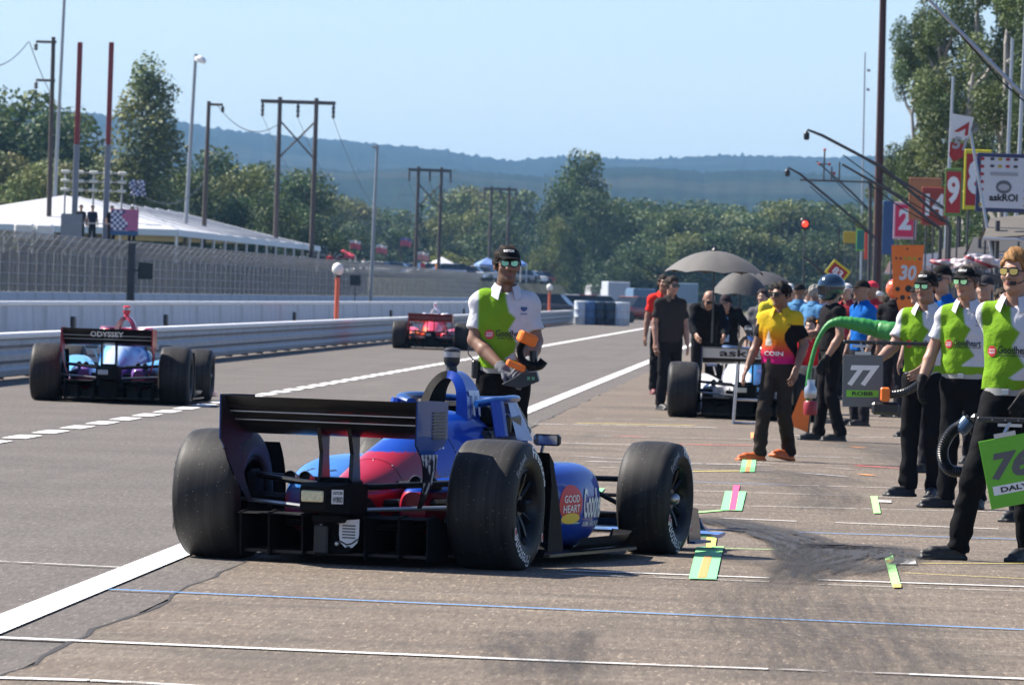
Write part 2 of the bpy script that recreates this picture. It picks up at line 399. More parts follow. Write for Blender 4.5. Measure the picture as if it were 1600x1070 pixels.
def paint_mat(name, col, wear=.35, scale=9.0):
    """worn paint / tape: transparent where it has rubbed off"""
    m = bpy.data.materials.new(name); m.use_nodes = True; n = m.node_tree.nodes; L = m.node_tree.links; b = n['Principled BSDF']
    b.inputs['Base Color'].default_value = (*col, 1); b.inputs['Roughness'].default_value = .7
    tc = n.new('ShaderNodeTexCoord'); t = n.new('ShaderNodeTexNoise'); t.inputs['Scale'].default_value = scale; t.inputs['Detail'].default_value = 10; t.inputs['Roughness'].default_value = .75
    L.new(tc.outputs['Object'], t.inputs['Vector']); r = n.new('ShaderNodeMapRange'); r.inputs['From Min'].default_value = wear-.04; r.inputs['From Max'].default_value = wear+.04
    L.new(t.outputs['Fac'], r.inputs['Value']); L.new(r.outputs['Result'], b.inputs['Alpha']); return m
m_wht = paint_mat('white_road_paint', (.80, .79, .77), .26); m_wht2 = paint_mat('worn_white_paint', (.62, .60, .57), .46, 6.0); m_ghost = paint_mat('ghost_white_paint', (.42, .39, .36), .50, 3.5)
m_blue = paint_mat('blue_tape', (.10, .33, .72), .33, 12); m_yel = paint_mat('yellow_tape', (.75, .62, .12), .36, 8); m_grn = paint_mat('green_tape', (.22, .68, .27), .22, 8); m_lime = paint_mat('lime_tape', (.36, .78, .25), .25, 8)
m_org = paint_mat('orange_tape', (.85, .33, .10), .26, 8); m_pink = paint_mat('pink_tape', (.80, .08, .20), .22, 8); m_redp = paint_mat('red_chalk', (.75, .12, .09), .46, 5)
# solid lane line and the dashed line beside the racing lane
flat('painted_line', [(-3.44, 8), (-3.25, 8), (-3.25, 345), (-3.44, 345)], m_wht, .0085, lane)
y = 42.0
while y < 150:
    flat('lane_dash', [(-7.22, y), (-7.00, y), (-7.00, y+1.45), (-7.22, y+1.45)], m_wht, .0085, lane, None); y += 2.4
mb = MB()
while y < 420:
    mb.add([(-7.22, y, .0085), (-7.0, y, .0085), (-7.0, y+2.0, .0085), (-7.22, y+2.0, .0085)], [(0, 1, 2, 3)]); y += 2.4
mb.build('lane_dash', m_wht, lane)['kind'] = 'stuff'
for k_, (a_, b_) in enumerate((((1120, 935), (1640, 962)), ((1290, 1040), (1640, 1052)), ((1100, 700), (1640, 716)))):
    A_, B_ = G(*a_), G(*b_); ribbon('pavement_crack', [A_.lerp(B_, t/24)+Vector((random.uniform(-.02, .02), random.uniform(-.06, .06), 0)) for t in range(25)], [random.choice((.003, .006, .012)) for t in range(25)], m_crack, .0065, apron)
def cross(a, b, w, m, z=.0105, n=1):
    A, B = G(*a), G(*b); ribbon('marking_line', [A.lerp(B, t/12) for t in range(13)], w, m, z, apron)
# lines across the boxes, surveyed from their ends
cross((-20, 878), (200, 889), .055, m_wht2); cross((880, 893), (1202, 905), .07, m_wht); cross((880, 899), (1202, 911), .035, m_wht2); cross((1278, 908), (1640, 920), .07, m_wht); cross((1278, 915), (1640, 927), .03, m_wht2)
cross((170, 923), (1640, 988), .055, m_blue); cross((-40, 997), (905, 1037), .10, m_wht); cross((905, 1037), (1200, 1048), .09, m_wht2); cross((1200, 1048), (1420, 1056), .09, m_ghost); cross((1420, 1056), (1660, 1066), .09, m_wht); cross((-40, 1061), (140, 1066), .10, m_wht); cross((140, 1066), (330, 1076), .10, m_wht2)
cross((1085, 828), (1160, 830), .05, m_blue, .0112); cross((1240, 833), (1640, 846), .05, m_blue); cross((1125, 811), (1245, 816), .06, m_wht); cross((1305, 818), (1560, 828), .055, m_wht); cross((1080, 857), (1260, 862), .04, m_lime)
cross((1080, 790), (1640, 803), .05, m_wht2); cross((1080, 768), (1640, 786), .05, m_wht2); cross((1080, 754), (1230, 759), .04, m_blue); cross((1230, 759), (1560, 768), .06, m_wht2); cross((1060, 738), (1170, 737), .07, m_yel, .0112)
cross((1080, 803), (1150, 797), .07, m_lime); cross((1440, 882), (1600, 882), .03, m_yel); cross((1410, 897), (1600, 906), .025, m_yel)
for i, yy in enumerate((655, 663, 672, 683, 692, 702, 713, 722, 731)):
    x0 = 830+RNG.uniform(0, 160); cross((x0, yy), (x0+RNG.uniform(90, 330), yy+6), RNG.uniform(.06, .16), (m_ghost, m_wht2, m_ghost)[i % 3], .0105)
    x1 = 1180+RNG.uniform(-60, 160); cross((x1, yy+9), (x1+RNG.uniform(60, 240), yy+15), RNG.uniform(.05, .13), (m_ghost, m_ghost, m_wht2)[i % 3], .0107)
cross((1010, 695), (1180, 697), .10, m_redp, .0112); cross((960, 682), (1010, 684), .10, m_redp, .0112); cross((1330, 728), (1405, 733), .12, m_redp, .0112); cross((1345, 742), (1362, 744), .10, m_org, .0112); cross((1330, 699), (1350, 701), .1, m_org, .0112); cross((900, 662), (1085, 666), .12, m_yel, .0112)
def tape(pts, m, z=.0125): flat('tape_mark', [G(*p) for p in pts], m, z, apron, None)
tape([(1088, 857), (1130, 857), (1119, 908), (1076, 907)], m_grn); tape([(1104, 842), (1120, 842), (1117, 859), (1103, 858)], m_yel, .0132); tape([(1100, 872), (1112, 872), (1103, 906), (1090, 906)], m_org, .0145); tape([(1110, 857), (1131, 857), (1128, 868)], m_lime, .0152)
tape([(1133, 769), (1166, 770), (1159, 800), (1126, 799)], m_grn); tape([(1146, 760), (1156, 760), (1149, 799), (1139, 799)], m_pink, .0138)
tape([(1161, 715), (1182, 715), (1179, 739), (1156, 739)], m_grn); tape([(1169, 715), (1175, 715), (1171, 739), (1164, 739)], m_org, .0138); tape([(1173, 677), (1183, 677), (1181, 686), (1173, 686)], m_org)
tape([(1380, 866), (1394, 866), (1408, 919), (1394, 919)], m_lime); tape([(1384, 877), (1397, 877), (1398, 882), (1385, 882)], m_yel, .0138); tape([(1395, 916), (1408, 916), (1408, 921), (1395, 921)], m_yel, .0138)
tape([(1360, 777), (1371, 777), (1376, 804), (1365, 804)], m_lime); tape([(920, 765), (945, 765), (930, 783), (918, 783)], m_grn); tape([(1398, 876), (1430, 876), (1432, 884), (1399, 884)], m_wht2); tape([(1372, 783), (1392, 783), (1393, 787), (1373, 787)], m_wht2)
# rubber laid by spinning tyres
def rub_mat(name, col, strength):
    m = bpy.data.materials.new(name); m.use_nodes = True; n = m.node_tree.nodes; L = m.node_tree.links; b = n['Principled BSDF']; b.inputs['Base Color'].default_value = (*col, 1); b.inputs['Roughness'].default_value = .75
    a = n.new('ShaderNodeAttribute'); a.attribute_name = 'Col'; sp_ = n.new('ShaderNodeSeparateColor'); L.new(a.outputs['Color'], sp_.inputs[0]); mp = n.new('ShaderNodeMapping'); mp.inputs['Scale'].default_value = (0, 16, 1.6); L.new(a.outputs['Vector'], mp.inputs['Vector'])
    t = n.new('ShaderNodeTexNoise'); t.inputs['Scale'].default_value = 1.0; t.inputs['Detail'].default_value = 8; t.inputs['Roughness'].default_value = .7; L.new(mp.outputs[0], t.inputs['Vector'])
    r = n.new('ShaderNodeMapRange'); r.inputs['From Min'].default_value = .36; r.inputs['From Max'].default_value = .62; r.inputs['To Max'].default_value = strength; L.new(t.outputs['Fac'], r.inputs['Value'])
    q = n.new('ShaderNodeMath'); q.operation = 'MULTIPLY'; q.use_clamp = True; L.new(r.outputs['Result'], q.inputs[0]); L.new(sp_.outputs[0], q.inputs[1]); L.new(q.outputs[0], b.inputs['Alpha']); return m
m_rub = rub_mat('tyre_rubber_on_ground', (.022, .020, .019), 1.6); m_rub2 = rub_mat('thin_tyre_rubber', (.035, .032, .03), .5)
seed_ = [0.0]
def mark(px, w, m=None, z=.0155):
    q = interp([(*G(*p)[:2],) for p in px], 10); k = len(q); g = []; C = []
    for i, p in enumerate(q):
        d = q[min(i+1, k-1)]-q[max(i-1, 0)]; d = d/np.linalg.norm(d); nr = np.array([-d[1], d[0]]); f = math.sin(math.pi*(i+.02)/(k-1+.04))**.5
        g.append([(p[0]+nr[0]*w*t, p[1]+nr[1]*w*t, z) for t in (-.6, -.35, -.12, .12, .35, .6)]); C += [(c*f, t*w, i*.15+seed_[0]) for c, t in zip((0, .75, 1, .9, .8, 0), (-.6, -.35, -.12, .12, .35, .6))]
    mb = MB().sheet(g); me = mb.mesh('tyre_mark', colfn=lambda V: np.array(C)); seed_[0] += 7.3
    if me.polygons[0].normal.z < 0: me.flip_normals()
    link('tyre_mark', me, apron, m or m_rub)
mark([(1085, 808), (1150, 820), (1225, 836), (1262, 858), (1268, 885), (1240, 915)], .42); mark([(1090, 812), (1160, 830), (1222, 852), (1240, 880)], .22, m_rub, .0192); mark([(1200, 748), (1262, 762), (1300, 780), (1262, 800)], .5, m_rub2); mark([(1262, 860), (1330, 855), (1350, 872), (1280, 900)], .7, m_rub, .0165); mark([(880, 1066), (905, 1010), (918, 985)], .10, m_rub2)
mark([(1240, 915), (1270, 985), (1330, 1010), (1350, 1075)], 1.1, m_rub2, .0172); mark([(1120, 730), (1240, 742), (1330, 760)], .8, m_rub2, .0178); mark([(830, 985), (845, 1030), (860, 1075)], .5, m_rub2, .0172); mark([(1075, 870), (1180, 880), (1250, 900), (1180, 925)], .35, m_rub2, .0185); mark([(1320, 690), (1420, 712), (1480, 735)], .9, m_rub2, .0172)
# ================================================================== hills
m_hill = mat('forested_hillside', (.016, .024, .014), .95, spec=.0, noise=.6, nscale=.02, dirt=((.10, .085, .06), .0016, .5), bump=0)
def hills(name, prof, D, seed, jag):
    r = np.random.default_rng(seed); pr = np.array(prof, float); xs = np.concatenate([np.arange(pr[0, 0], -200, 14.0), np.arange(-200, 1800, 4.0), np.arange(1800, pr[-1, 0], 14.0)]); ys = np.interp(xs, pr[:, 0], pr[:, 1])
    rough = .6*np.convolve(r.normal(0, 1, len(xs)+40), np.ones(12)/12, 'same')[20:20+len(xs)]*1.9*jag + r.uniform(-1, .6, len(xs))*2.2*jag - (r.random(len(xs)) > .85)*r.uniform(1, 4.5, len(xs))*jag
    g = []
    for k, (fr, hh) in enumerate(((.50, 0.0), (.62, .22), (.74, .5), (.86, .78), (.95, .93), (1.0, 1.0), (1.06, .93), (1.3, .4))):
        row = []
        for i, x in enumerate(xs):
            top = P(x, ys[i]+(rough[i] if hh == 1 else 0), D); z = max(top.z, 3)*hh; n = .06*math.sin(x*.021+k*1.3+seed)+.05*math.sin(x*.057+k*2.1)+.02*math.sin(x*.19+k)
            row.append((top.x*(fr+(n*.12 if hh < 1 else 0)), top.y*(fr+(n*.12 if hh < 1 else 0)), z*(1+(n*2.2*(1-hh) if 0 < hh < 1 else 0))-(3 if hh == 0 else 0)))
        g.append(row)
    o = MB().sheet(g).build(name, m_hill, None, smooth=50); o['kind'] = 'structure'; return o
hills('hills', [(-3600, 230), (-2400, 205), (-1500, 215), (-900, 185), (-400, 190), (-100, 172), (120, 176), (180, 181), (260, 185), (330, 200), (400, 208), (480, 216), (560, 222), (640, 230), (720, 240), (800, 252), (860, 246), (930, 247), (1000, 250), (1080, 245), (1150, 243), (1230, 245), (1300, 247), (1400, 243), (2000, 238), (2800, 225), (3600, 240), (5200, 232)], 7200, 3, 1.0)
hills('hills', [(-3600, 290), (-2000, 265), (-1000, 280), (-400, 290), (100, 255), (300, 262), (430, 258), (560, 268), (650, 262), (760, 270), (850, 276), (930, 262), (1010, 262), (1100, 270), (1200, 266), (1320, 276), (1500, 262), (2000, 262), (3200, 272), (5200, 262)], 4600, 8, .8)
# ================================================================== trees
def leaf_mat(name, tr=.22):
    m = bpy.data.materials.new(name); m.use_nodes = True; n = m.node_tree.nodes; L = m.node_tree.links; b = n['Principled BSDF']
    a = n.new('ShaderNodeAttribute'); a.attribute_name = 'Col'; L.new(a.outputs['Color'], b.inputs['Base Color']); b.inputs['Roughness'].default_value = .6; b.inputs['Specular IOR Level'].default_value = .3
    t = n.new('ShaderNodeBsdfTranslucent'); L.new(a.outputs['Color'], t.inputs['Color']); mx = n.new('ShaderNodeMixShader'); mx.inputs[0].default_value = tr
    L.new(b.outputs[0], mx.inputs[1]); L.new(t.outputs[0], mx.inputs[2]); L.new(mx.outputs[0], n['Material Output'].inputs['Surface']); return m
m_leaf = leaf_mat('leaves'); m_bark = mat('bark', (.11, .085, .065), .9, noise=.4, nscale=3, stretch=(1, 1, .2)); m_bark2 = mat('pale_bark', (.26, .245, .22), .9, noise=.35, nscale=2, stretch=(1, 1, .2))
def crown_mesh(name, lobes, n, size, col, seed, var=.35, gaps=.0):
    """leaf clumps in the shell of many uneven lobes; (x,y,z,rx,ry,rz)"""
    r = np.random.default_rng(seed); lob = np.array(lobes, float); vol = lob[:, 3]*lob[:, 4]*lob[:, 5]; vol = vol**.75; pick = r.choice(len(lob), n, p=vol/vol.sum()); l = lob[pick]
    d = r.normal(0, 1, (n, 3)); d /= np.linalg.norm(d, axis=1)[:, None]; rad = r.random(n)**.38*1.05; c = l[:, :3]+d*l[:, 3:]*rad[:, None]
    tone = r.uniform(1-var, 1+var, len(lob))[pick]*r.uniform(.75, 1.3, n); hue = r.uniform(-.15, .12, len(lob))[pick]
    u = r.normal(0, 1, (n, 3)); u /= np.linalg.norm(u, axis=1)[:, None]; w = np.cross(u, d+r.normal(0, .7, (n, 3))); w /= np.linalg.norm(w, axis=1)[:, None]+1e-9
    s = size*r.uniform(.5, 1.35, n)[:, None]
    V = np.stack([c-u*s*.5, c+w*s*.32-u*s*.05, c+u*s*.55, c-w*s*.30+u*s*.08], 1).reshape(-1, 3); F = np.arange(4*n).reshape(n, 4)
    C = np.array((.78, .95, .85))*np.array(col)[None]*tone[:, None]; C[:, 0] *= 1+hue; C[:, 2] *= 1-hue; C = np.repeat(np.clip(C, 0, 1), 4, 0)
    me = mesh_np(name, V, F, colors=C); me.materials.append(m_leaf); return me
def lobes_for(kind, H, Wd, seed):
    r = np.random.default_rng(seed); L = []
    if kind == 'round':
        for i in range(34):
            a = r.uniform(0, 6.28); t = r.random(); z = H*(.06+.88*t); rr = Wd/2*math.sin(math.pi*min(.95, .24+.69*t))*r.uniform(.35, .95); k = Wd*r.uniform(.11, .2)
            L.append((rr*math.cos(a), rr*math.sin(a), z, k, k, k*r.uniform(.6, .95)))
        L.append((0, 0, H*.55, Wd*.27, Wd*.27, H*.26))
    elif kind == 'poplar':
        for i in range(34):
            a = r.uniform(0, 6.28); t = i/33; z = H*(.07+.90*t); rr = Wd/2*(math.sin(math.pi*min(1, .16+.80*t))**.8)*r.uniform(.1, .6); k = Wd*r.uniform(.16, .24)*(1.2-.6*t)
            L.append((rr*math.cos(a), rr*math.sin(a), z, k, k, k*r.uniform(1.2, 2.0)))
    elif kind == 'airy':
        for i in range(46):
            a = r.uniform(0, 6.28); t = r.random()**.85; z = H*(.03+.95*t); rr = Wd/2*math.sin(math.pi*min(.93, .30+.60*t))*r.uniform(.2, 1.1); k = Wd*r.uniform(.07, .15)
            L.append((rr*math.cos(a), rr*math.sin(a), z, k, k, k*r.uniform(.9, 1.7)))
    elif kind == 'conifer':
        for i in range(26):
            t = i/25; z = H*(.06+.92*t); rr = Wd/2*(1-t)*.75; k = max(.25, Wd/2*(1-t)*.5)
            a = i*2.4; L.append((rr*math.cos(a), rr*math.sin(a), z, k, k, k*.55+.25))
    elif kind == 'bush':
        for i in range(12):
            a = r.uniform(0, 6.28); rr = Wd/2*r.uniform(.1, .8); k = Wd*r.uniform(.12, .22); L.append((rr*math.cos(a), rr*math.sin(a), H*r.uniform(.2, .8), k, k, H*r.uniform(.15, .3)))
    return L
def trunk_mesh(H, rad, lobes, m, seed, nb=9):
    r = random.Random(seed); mb = MB(); pts = [(r.uniform(-.15, .15)*i*rad, r.uniform(-.15, .15)*i*rad, H*.82*i/6-(.3 if i == 0 else 0)) for i in range(7)]
    mb.tube(pts, [rad*(1.25 if i == 0 else 1)*(1-.125*i) for i in range(7)], 8)
    for l in r.sample(list(lobes), min(nb, len(lobes))):
        z0 = max(H*.12, l[2]-math.hypot(l[0], l[1])*1.1); k = min(5, z0/(H*.82)*6); a = Vector(pts[int(k)]); a.z = z0; e = Vector(l[:3]); mid = a.lerp(e, .5)+Vector((0, 0, -.05*H*.3))
        mb.tube([a, mid, e], [rad*.42, rad*.28, rad*.1], 6)
    me = mb.mesh('trunk', 60); me.materials.append(m); return me
_TREE = {}
def tree_kind(key, kind, H, Wd, n, size, col, seed, bark=None, nb=9):
    lb = lobes_for(kind, H, Wd, seed); _TREE[key] = (crown_mesh('crown', lb, n, size, col, seed), trunk_mesh(H, H*.017+.05, lb, bark or m_bark, seed, nb), H)
def tree(key, loc, label, group, s=1.0, sw=None, rz=None, name='broadleaf_tree'):
    cr, tr, H = _TREE[key]; o = empty(name, loc, rz if rz is not None else random.uniform(0, 6.28), label, 'tree', group); k = sw or s; o.scale = (k, k, s)
    link('trunk', tr, o); link('crown', cr, o); return o
g1, g2, g3 = (.100, .122, .040), (.150, .150, .048), (.070, .096, .036)
for i in range(3): tree_kind('rd%d' % i, 'round', 14, 12, 10000, .40, (g3, g1, (.085, .108, .040))[i], 20+i)
for i in range(2): tree_kind('rl%d' % i, 'round', 14, 11, 10000, .38, (g2, (.17, .145, .055))[i], 30+i)
tree_kind('pop', 'poplar', 24, 10.5, 22000, .42, (.165, .160, .060), 41); tree_kind('con', 'conifer', 14, 7, 3800, .5, (.028, .046, .028), 42, nb=2); tree_kind('bush', 'bush', 4, 7, 2200, .40, (.20, .17, .04), 44)
for i in range(3): tree_kind('air%d' % i, 'airy', 27, 11, 32000, .26, ((.135, .150, .058), (.105, .125, .048), (.155, .160, .068))[i], 50+i, m_bark2, 22)
def plant(key, px, ytop, D, label, group, name='broadleaf_tree', wide=1.0):
    H = _TREE[key][2]; b = S(px, D, 0.0); z = P(px, ytop, D).z; s = z/H; return tree(key, b, label, group, s, s*wide, None, name)
# the wood on the left behind the tent
for i, (px, yt, D, k) in enumerate(((-30, 150, 520, 'rd0'), (18, 140, 560, 'rd1'), (62, 168, 540, 'rd0'), (100, 175, 590, 'rd1'), (128, 235, 560, 'rl0'), (-10, 235, 470, 'rl1'), (45, 258, 460, 'rl0'), (88, 250, 480, 'rl1'))):
    plant(k, px, yt, D, 'leafy green tree of the wood behind the white roof and the two dark red posts', 'wood behind the white roof', wide=1.15)
plant('pop', 217, 104, 520, 'tall pointed poplar standing alone right of the two red topped posts', None, 'poplar_tree', 1.25)
for i, (px, yt, D, k) in enumerate(((268, 250, 600, 'rd0'), (300, 268, 560, 'rd1'), (335, 238, 640, 'rd2'), (372, 262, 600, 'rl0'), (405, 255, 650, 'rd1'), (445, 268, 620, 'rd0'), (478, 272, 660, 'rd2'), (235, 285, 540, 'rd2'), (355, 300, 520, 'rd0'), (420, 305, 540, 'rd2'), (470, 318, 560, 'rd0'))):
    plant(k, px, yt, D, 'dark green tree in the row behind the white roof and the tall twin pole pylon', 'row behind the pylon', wide=1.1)
for i, (px, yt, D, k) in enumerate(((508, 305, 700, 'rl0'), (545, 312, 720, 'rl1'), (580, 330, 760, 'rd0'), (610, 326, 780, 'rd1'), (700, 300, 800, 'rd1'), (735, 292, 820, 'rl1'), (770, 300, 800, 'rl1'), (800, 296, 760, 'rd1'), (690, 335, 640, 'rl0'), (770, 345, 620, 'rd2'), (740, 330, 650, 'rl0'), (620, 352, 640, 'rd0'), (550, 350, 600, 'rd2'), (500, 345, 600, 'rd0'))):
    plant(k, px, yt, D*1.45, 'hazy tree in the far line between the pylon and the big dark tree', 'far tree line', wide=1.25)
plant('con', 652, 318, 900, 'dark pointed conifer below the middle pylon', None, 'conifer_tree', .9); plant('con', 600, 345, 900, 'small dark conifer beside the plain grey pole', None, 'conifer_tree', .9)
plant('bush', 718, 395, 880, 'low yellow green bush beside the parked cars', None, 'bush')
plant('rd1', 908, 236, 900, 'big dark tree with a double crown standing above the tree line', None, wide=.70); plant('rd0', 868, 280, 880, 'broad dark tree growing against the big double crowned tree', None, wide=.62); plant('rl0', 862, 340, 860, 'lighter green tree in front of the big double crowned tree', None, wide=.75); plant('rd2', 925, 300, 890, 'dense dark tree at the foot of the big double crowned tree', None, wide=.8)
for i in range(30):
    px = 955+i*13.5+random.uniform(-8, 8); yt = (318 if px < 1130 else 330)+random.uniform(-12, 14)-(10 if 1190 < px < 1270 else 0); D = random.uniform(900, 1150)
    plant(('rd0', 'rd1', 'rl0', 'rd2', 'rd1', 'rd0')[i % 6], px, yt, D, 'tree of the long hazy green wood beyond the pit lane and the grey umbrella', 'wood beyond the pit lane', wide=1.3)
for i in range(9):
    px = 985+i*40+random.uniform(-10, 10); plant(('rd0', 'rd2', 'rl0')[i % 3], px, 372+random.uniform(-14, 14), 800, 'low tree at the foot of the long hazy wood beyond the pit lane', 'low trees below the wood', wide=1.5)
# tall airy cottonwoods behind the pits on the right
for i, (px, yt, D, k, w) in enumerate(((1418, 20, 330, 'air0', .75), (1462, -60, 300, 'air1', .8), (1505, -120, 270, 'air2', .85), (1560, -150, 250, 'air0', .95), (1618, -110, 240, 'air1', 1.0), (1440, 150, 360, 'air2', .8), (1530, 40, 340, 'air1', .9), (1590, 30, 330, 'air2', .9), (1400, 215, 380, 'air1', .8), (1485, 120, 400, 'air0', .9))):
    plant(k, px, yt, D, 'tall airy cottonwood with pale bare stems behind the pit stands', 'cottonwoods behind the pits', 'cottonwood_tree', w)
# ================================================================== haze
hz = bpy.data.materials.new('haze_air'); hz.use_nodes = True; n = hz.node_tree.nodes; n.remove(n['Principled BSDF'])
pv = n.new('ShaderNodeVolumePrincipled'); pv.inputs['Color'].default_value = (.27, .53, .88, 1); pv.inputs['Density'].default_value = 7.6e-5; pv.inputs['Anisotropy'].default_value = 0.15
hz.node_tree.links.new(pv.outputs['Volume'], n['Material Output'].inputs['Volume'])
hb = MB().box((0, 5000, 105), (17000, 11000, 222)).build('haze', hz); hb['kind'] = 'stuff'
# ================================================================== LEFT SIDE: barriers, fence, tent, flag stand, poles
m_conc = mat('barrier_concrete', (.46, .50, .55), .85, noise=.12, nscale=1.2, dirt=((.16, .16, .17), .8, .5)); m_white = mat('white_paint', (.68, .68, .67), .55, noise=.06, nscale=3)
m_steel = mat('galvanised_steel', (.30, .31, .33), .55, .2, noise=.2, nscale=1.5, dirt=((.12, .12, .125), .7, .6)); m_dark = mat('dark_steel', (.045, .045, .048), .6, noise=.2); m_black = mat('black_plastic', (.012, .012, .013), .45)
def guard_segment(me_holder={}):
    if me_holder: return me_holder
    # profile across (x toward the lane, z): three-beam rail
    prof = [(.00, .04), (.06, .06), (.075, .14), (.03, .20), (.03, .23), (.085, .28), (.085, .36), (.03, .42), (.03, .45), (.075, .50), (.06, .57), (.0, .58), (-.05, .58), (-.05, .04)]
    me_holder['rail'] = MB().prism(prof, (0, 0, 0), (1, 0, 0), (0, 0, 1), (0, 3.985, 0)).mesh('rail'); me_holder['rail'].materials.append(m_steel)
    me_holder['cap'] = MB().box((-.03, 1.99, .625), (.26, 3.985, .09), bev=.02).mesh('cap'); me_holder['cap'].materials.append(m_white)
    me_holder['post'] = MB().box((-.13, .1, .27), (.14, .1, .60)).mesh('post'); me_holder['post'].materials.append(m_dark); return me_holder
gs = guard_segment()
for part in range(2):
    gr = empty('guard_rail', (-11.15, 28, 0), math.atan2(.0018, 1), 'low steel guard rail with a white top %s' % ('running past the two racing cars' if part == 0 else 'at its far end by the blue drums'), 'guard rail')
    for i in (range(0, 59) if part == 0 else range(59, 81)):
        for nm in ('rail', 'cap', 'post'): o = link(nm, gs[nm], gr); o.location = (0, i*4.0, 0)
# the taller concrete wall behind
cw = empty('concrete_wall', (-13.3, 20, 0), 0, 'grey concrete barrier wall with a white top behind the guard rail', 'wall')
me = MB().prism([(.30, 0), (.26, .2), (.14, .42), (.10, .98), (-.10, .98), (-.14, .42), (-.26, .2), (-.30, 0)], (0, 0, 0), (1, 0, 0), (0, 0, 1), (0, 5.97, 0)).mesh('block'); me.materials.append(m_conc)
mc = MB().box((0, 2.985, 1.02), (.24, 5.97, .085), bev=.02).mesh('top'); mc.materials.append(m_white); mj = MB().box((.16, 6.0, .56), (.07, .35, .46), bev=.02).mesh('joint_plate'); mj.materials.append(m_dark)
for i in range(0, 54):
    for nm, q in (('block', me), ('top', mc)): o = link(nm, q, cw); o.location = (0, i*6.0, 0)
    if i in (16, 19, 25, 32, 40): o = link('joint_plate', mj, cw); o.location = (0, i*6.0, 0)
# debris fence on the far side of the front straight
def mesh_mat(name, col, dens, sx, sz):
    m = bpy.data.materials.new(name); m.use_nodes = True; n = m.node_tree.nodes; L = m.node_tree.links; b = n['Principled BSDF']; b.inputs['Base Color'].default_value = (*col, 1); b.inputs['Roughness'].default_value = .6
    tc = n.new('ShaderNodeTexCoord'); mp = n.new('ShaderNodeMapping'); mp.inputs['Scale'].default_value = (sx, sx, sz); L.new(tc.outputs['Object'], mp.inputs['Vector'])
    t = n.new('ShaderNodeTexNoise'); t.inputs['Scale'].default_value = 1.0; t.inputs['Detail'].default_value = 3; L.new(mp.outputs[0], t.inputs['Vector'])
    r = n.new('ShaderNodeMapRange'); r.inputs['From Min'].default_value = .3; r.inputs['From Max'].default_value = .7; r.inputs['To Min'].default_value = max(0, dens-.18); r.inputs['To Max'].default_value = min(1, dens+.18); L.new(t.outputs['Fac'], r.inputs['Value']); L.new(r.outputs['Result'], b.inputs['Alpha']); return m
m_link = mesh_mat('chain_link', (.30, .31, .32), .62, 4, 4); m_link2 = mesh_mat('dense_chain_link', (.13, .122, .118), .58, 2.5, .4)
XF = -29.6
fn = empty('debris_fence', (XF, 90, 0), 0, 'long grey debris fence with leaning upper mesh above a low wall, across the track', 'fence')
mw = MB().prism([(.22, 0), (.1, .9), (-.1, .9), (-.22, 0)], (0, 0, 0), (1, 0, 0), (0, 0, 1), (0, 5.97, 0)).mesh('wall_block'); mw.materials.append(m_conc)
mp_ = MB().tube([(0, 0, .3), (0, 0, 2.5), (.35, 0, 2.95), (.55, 0, 3.15)], .04, 6).mesh('post', 60); mp_.materials.append(mat('fence_post', (.16, .165, .17), .6, noise=.2))
ml = MB().sheet([[(.06, 0, .95), (.06, 6, .95)], [(.06, 0, 2.45), (.06, 6, 2.45)]]).mesh('mesh_panel'); ml.materials.append(m_link2)
mu = MB().sheet([[(.06, 0, 2.45), (.06, 6, 2.45)], [(.40, 0, 2.92), (.40, 6, 2.92)], [(.58, 0, 3.15), (.58, 6, 3.15)]]).mesh('mesh_panel'); mu.materials.append(m_link)
mcb = MB(); [mcb.tube([(.08+max(0, z-2.45)*.78, 0, z), (.08+max(0, z-2.45)*.78, 6, z)], .014, 5) for z in (1.2, 1.6, 2.0, 2.42, 2.7, 2.95, 3.15)]; mcm = mcb.mesh('cable'); mcm.materials.append(m_steel)
for i in range(0, 89):
    for nm, q in (('wall_block', mw), ('mesh_panel', ml), ('mesh_panel', mu), ('cable', mcm)): o = link(nm, q, fn); o.location = (0, i*6.0, 0)
    for j in (0, 3): o = link('post', mp_, fn); o.location = (0, i*6.0+j, 0)
# slatted screen behind the fence
sl = empty('slatted_screen', (XF-2.6, 190, 0), 0, 'dark brown screen of upright boards behind the grey debris fence', 'fence'); mbds = []
for k in range(4):
    mb_ = MB().box((0, .34, 1.22), (.05, .56, 2.42)).mesh('board'); mb_.materials.append(mat('board_%d' % k, ((.06, .05, .048), (.10, .088, .08), (.035, .033, .034), (.16, .15, .145))[k], .85, noise=.3, nscale=2)); mbds.append(mb_)
for i in range(285): o = link('board', random.choice(mbds), sl); o.location = (0, i*1.1, 0)
o = MB().box((-.06, 157, 1.9), (.07, 316, .1)).build('rail', m_dark, sl)
# black marshal post on the fence
pm = S(199, 290, 0); t = empty('marshal_post', (XF+.9, pm.y, 0), 0, 'black marshal light post with a square panel fixed at the debris fence', 'post')
MB().box((0, 0, 1.55), (.34, .3, 3.1), bev=.03).build('post', m_dark, t); MB().box((.62, 0, 1.9), (.66, .18, .72), bev=.03).build('light_panel', m_black, t); MB().box((.25, 0, 1.9), (.25, .06, .08)).build('bracket', m_dark, t)
# black board hung on the fence farther on
tb = S(690, 420, 0); t = empty('fence_board', (XF+.7, tb.y+20, 0), 0, 'small black board hung on the fence above the red racing car', 'board'); MB().box((0, 0, 1.95), (.7, .06, .7), bev=.02).build('panel', m_black, t); MB().tube([(0, .06, 0), (0, .06, 2.2)], .04, 6).build('post', m_dark, t)
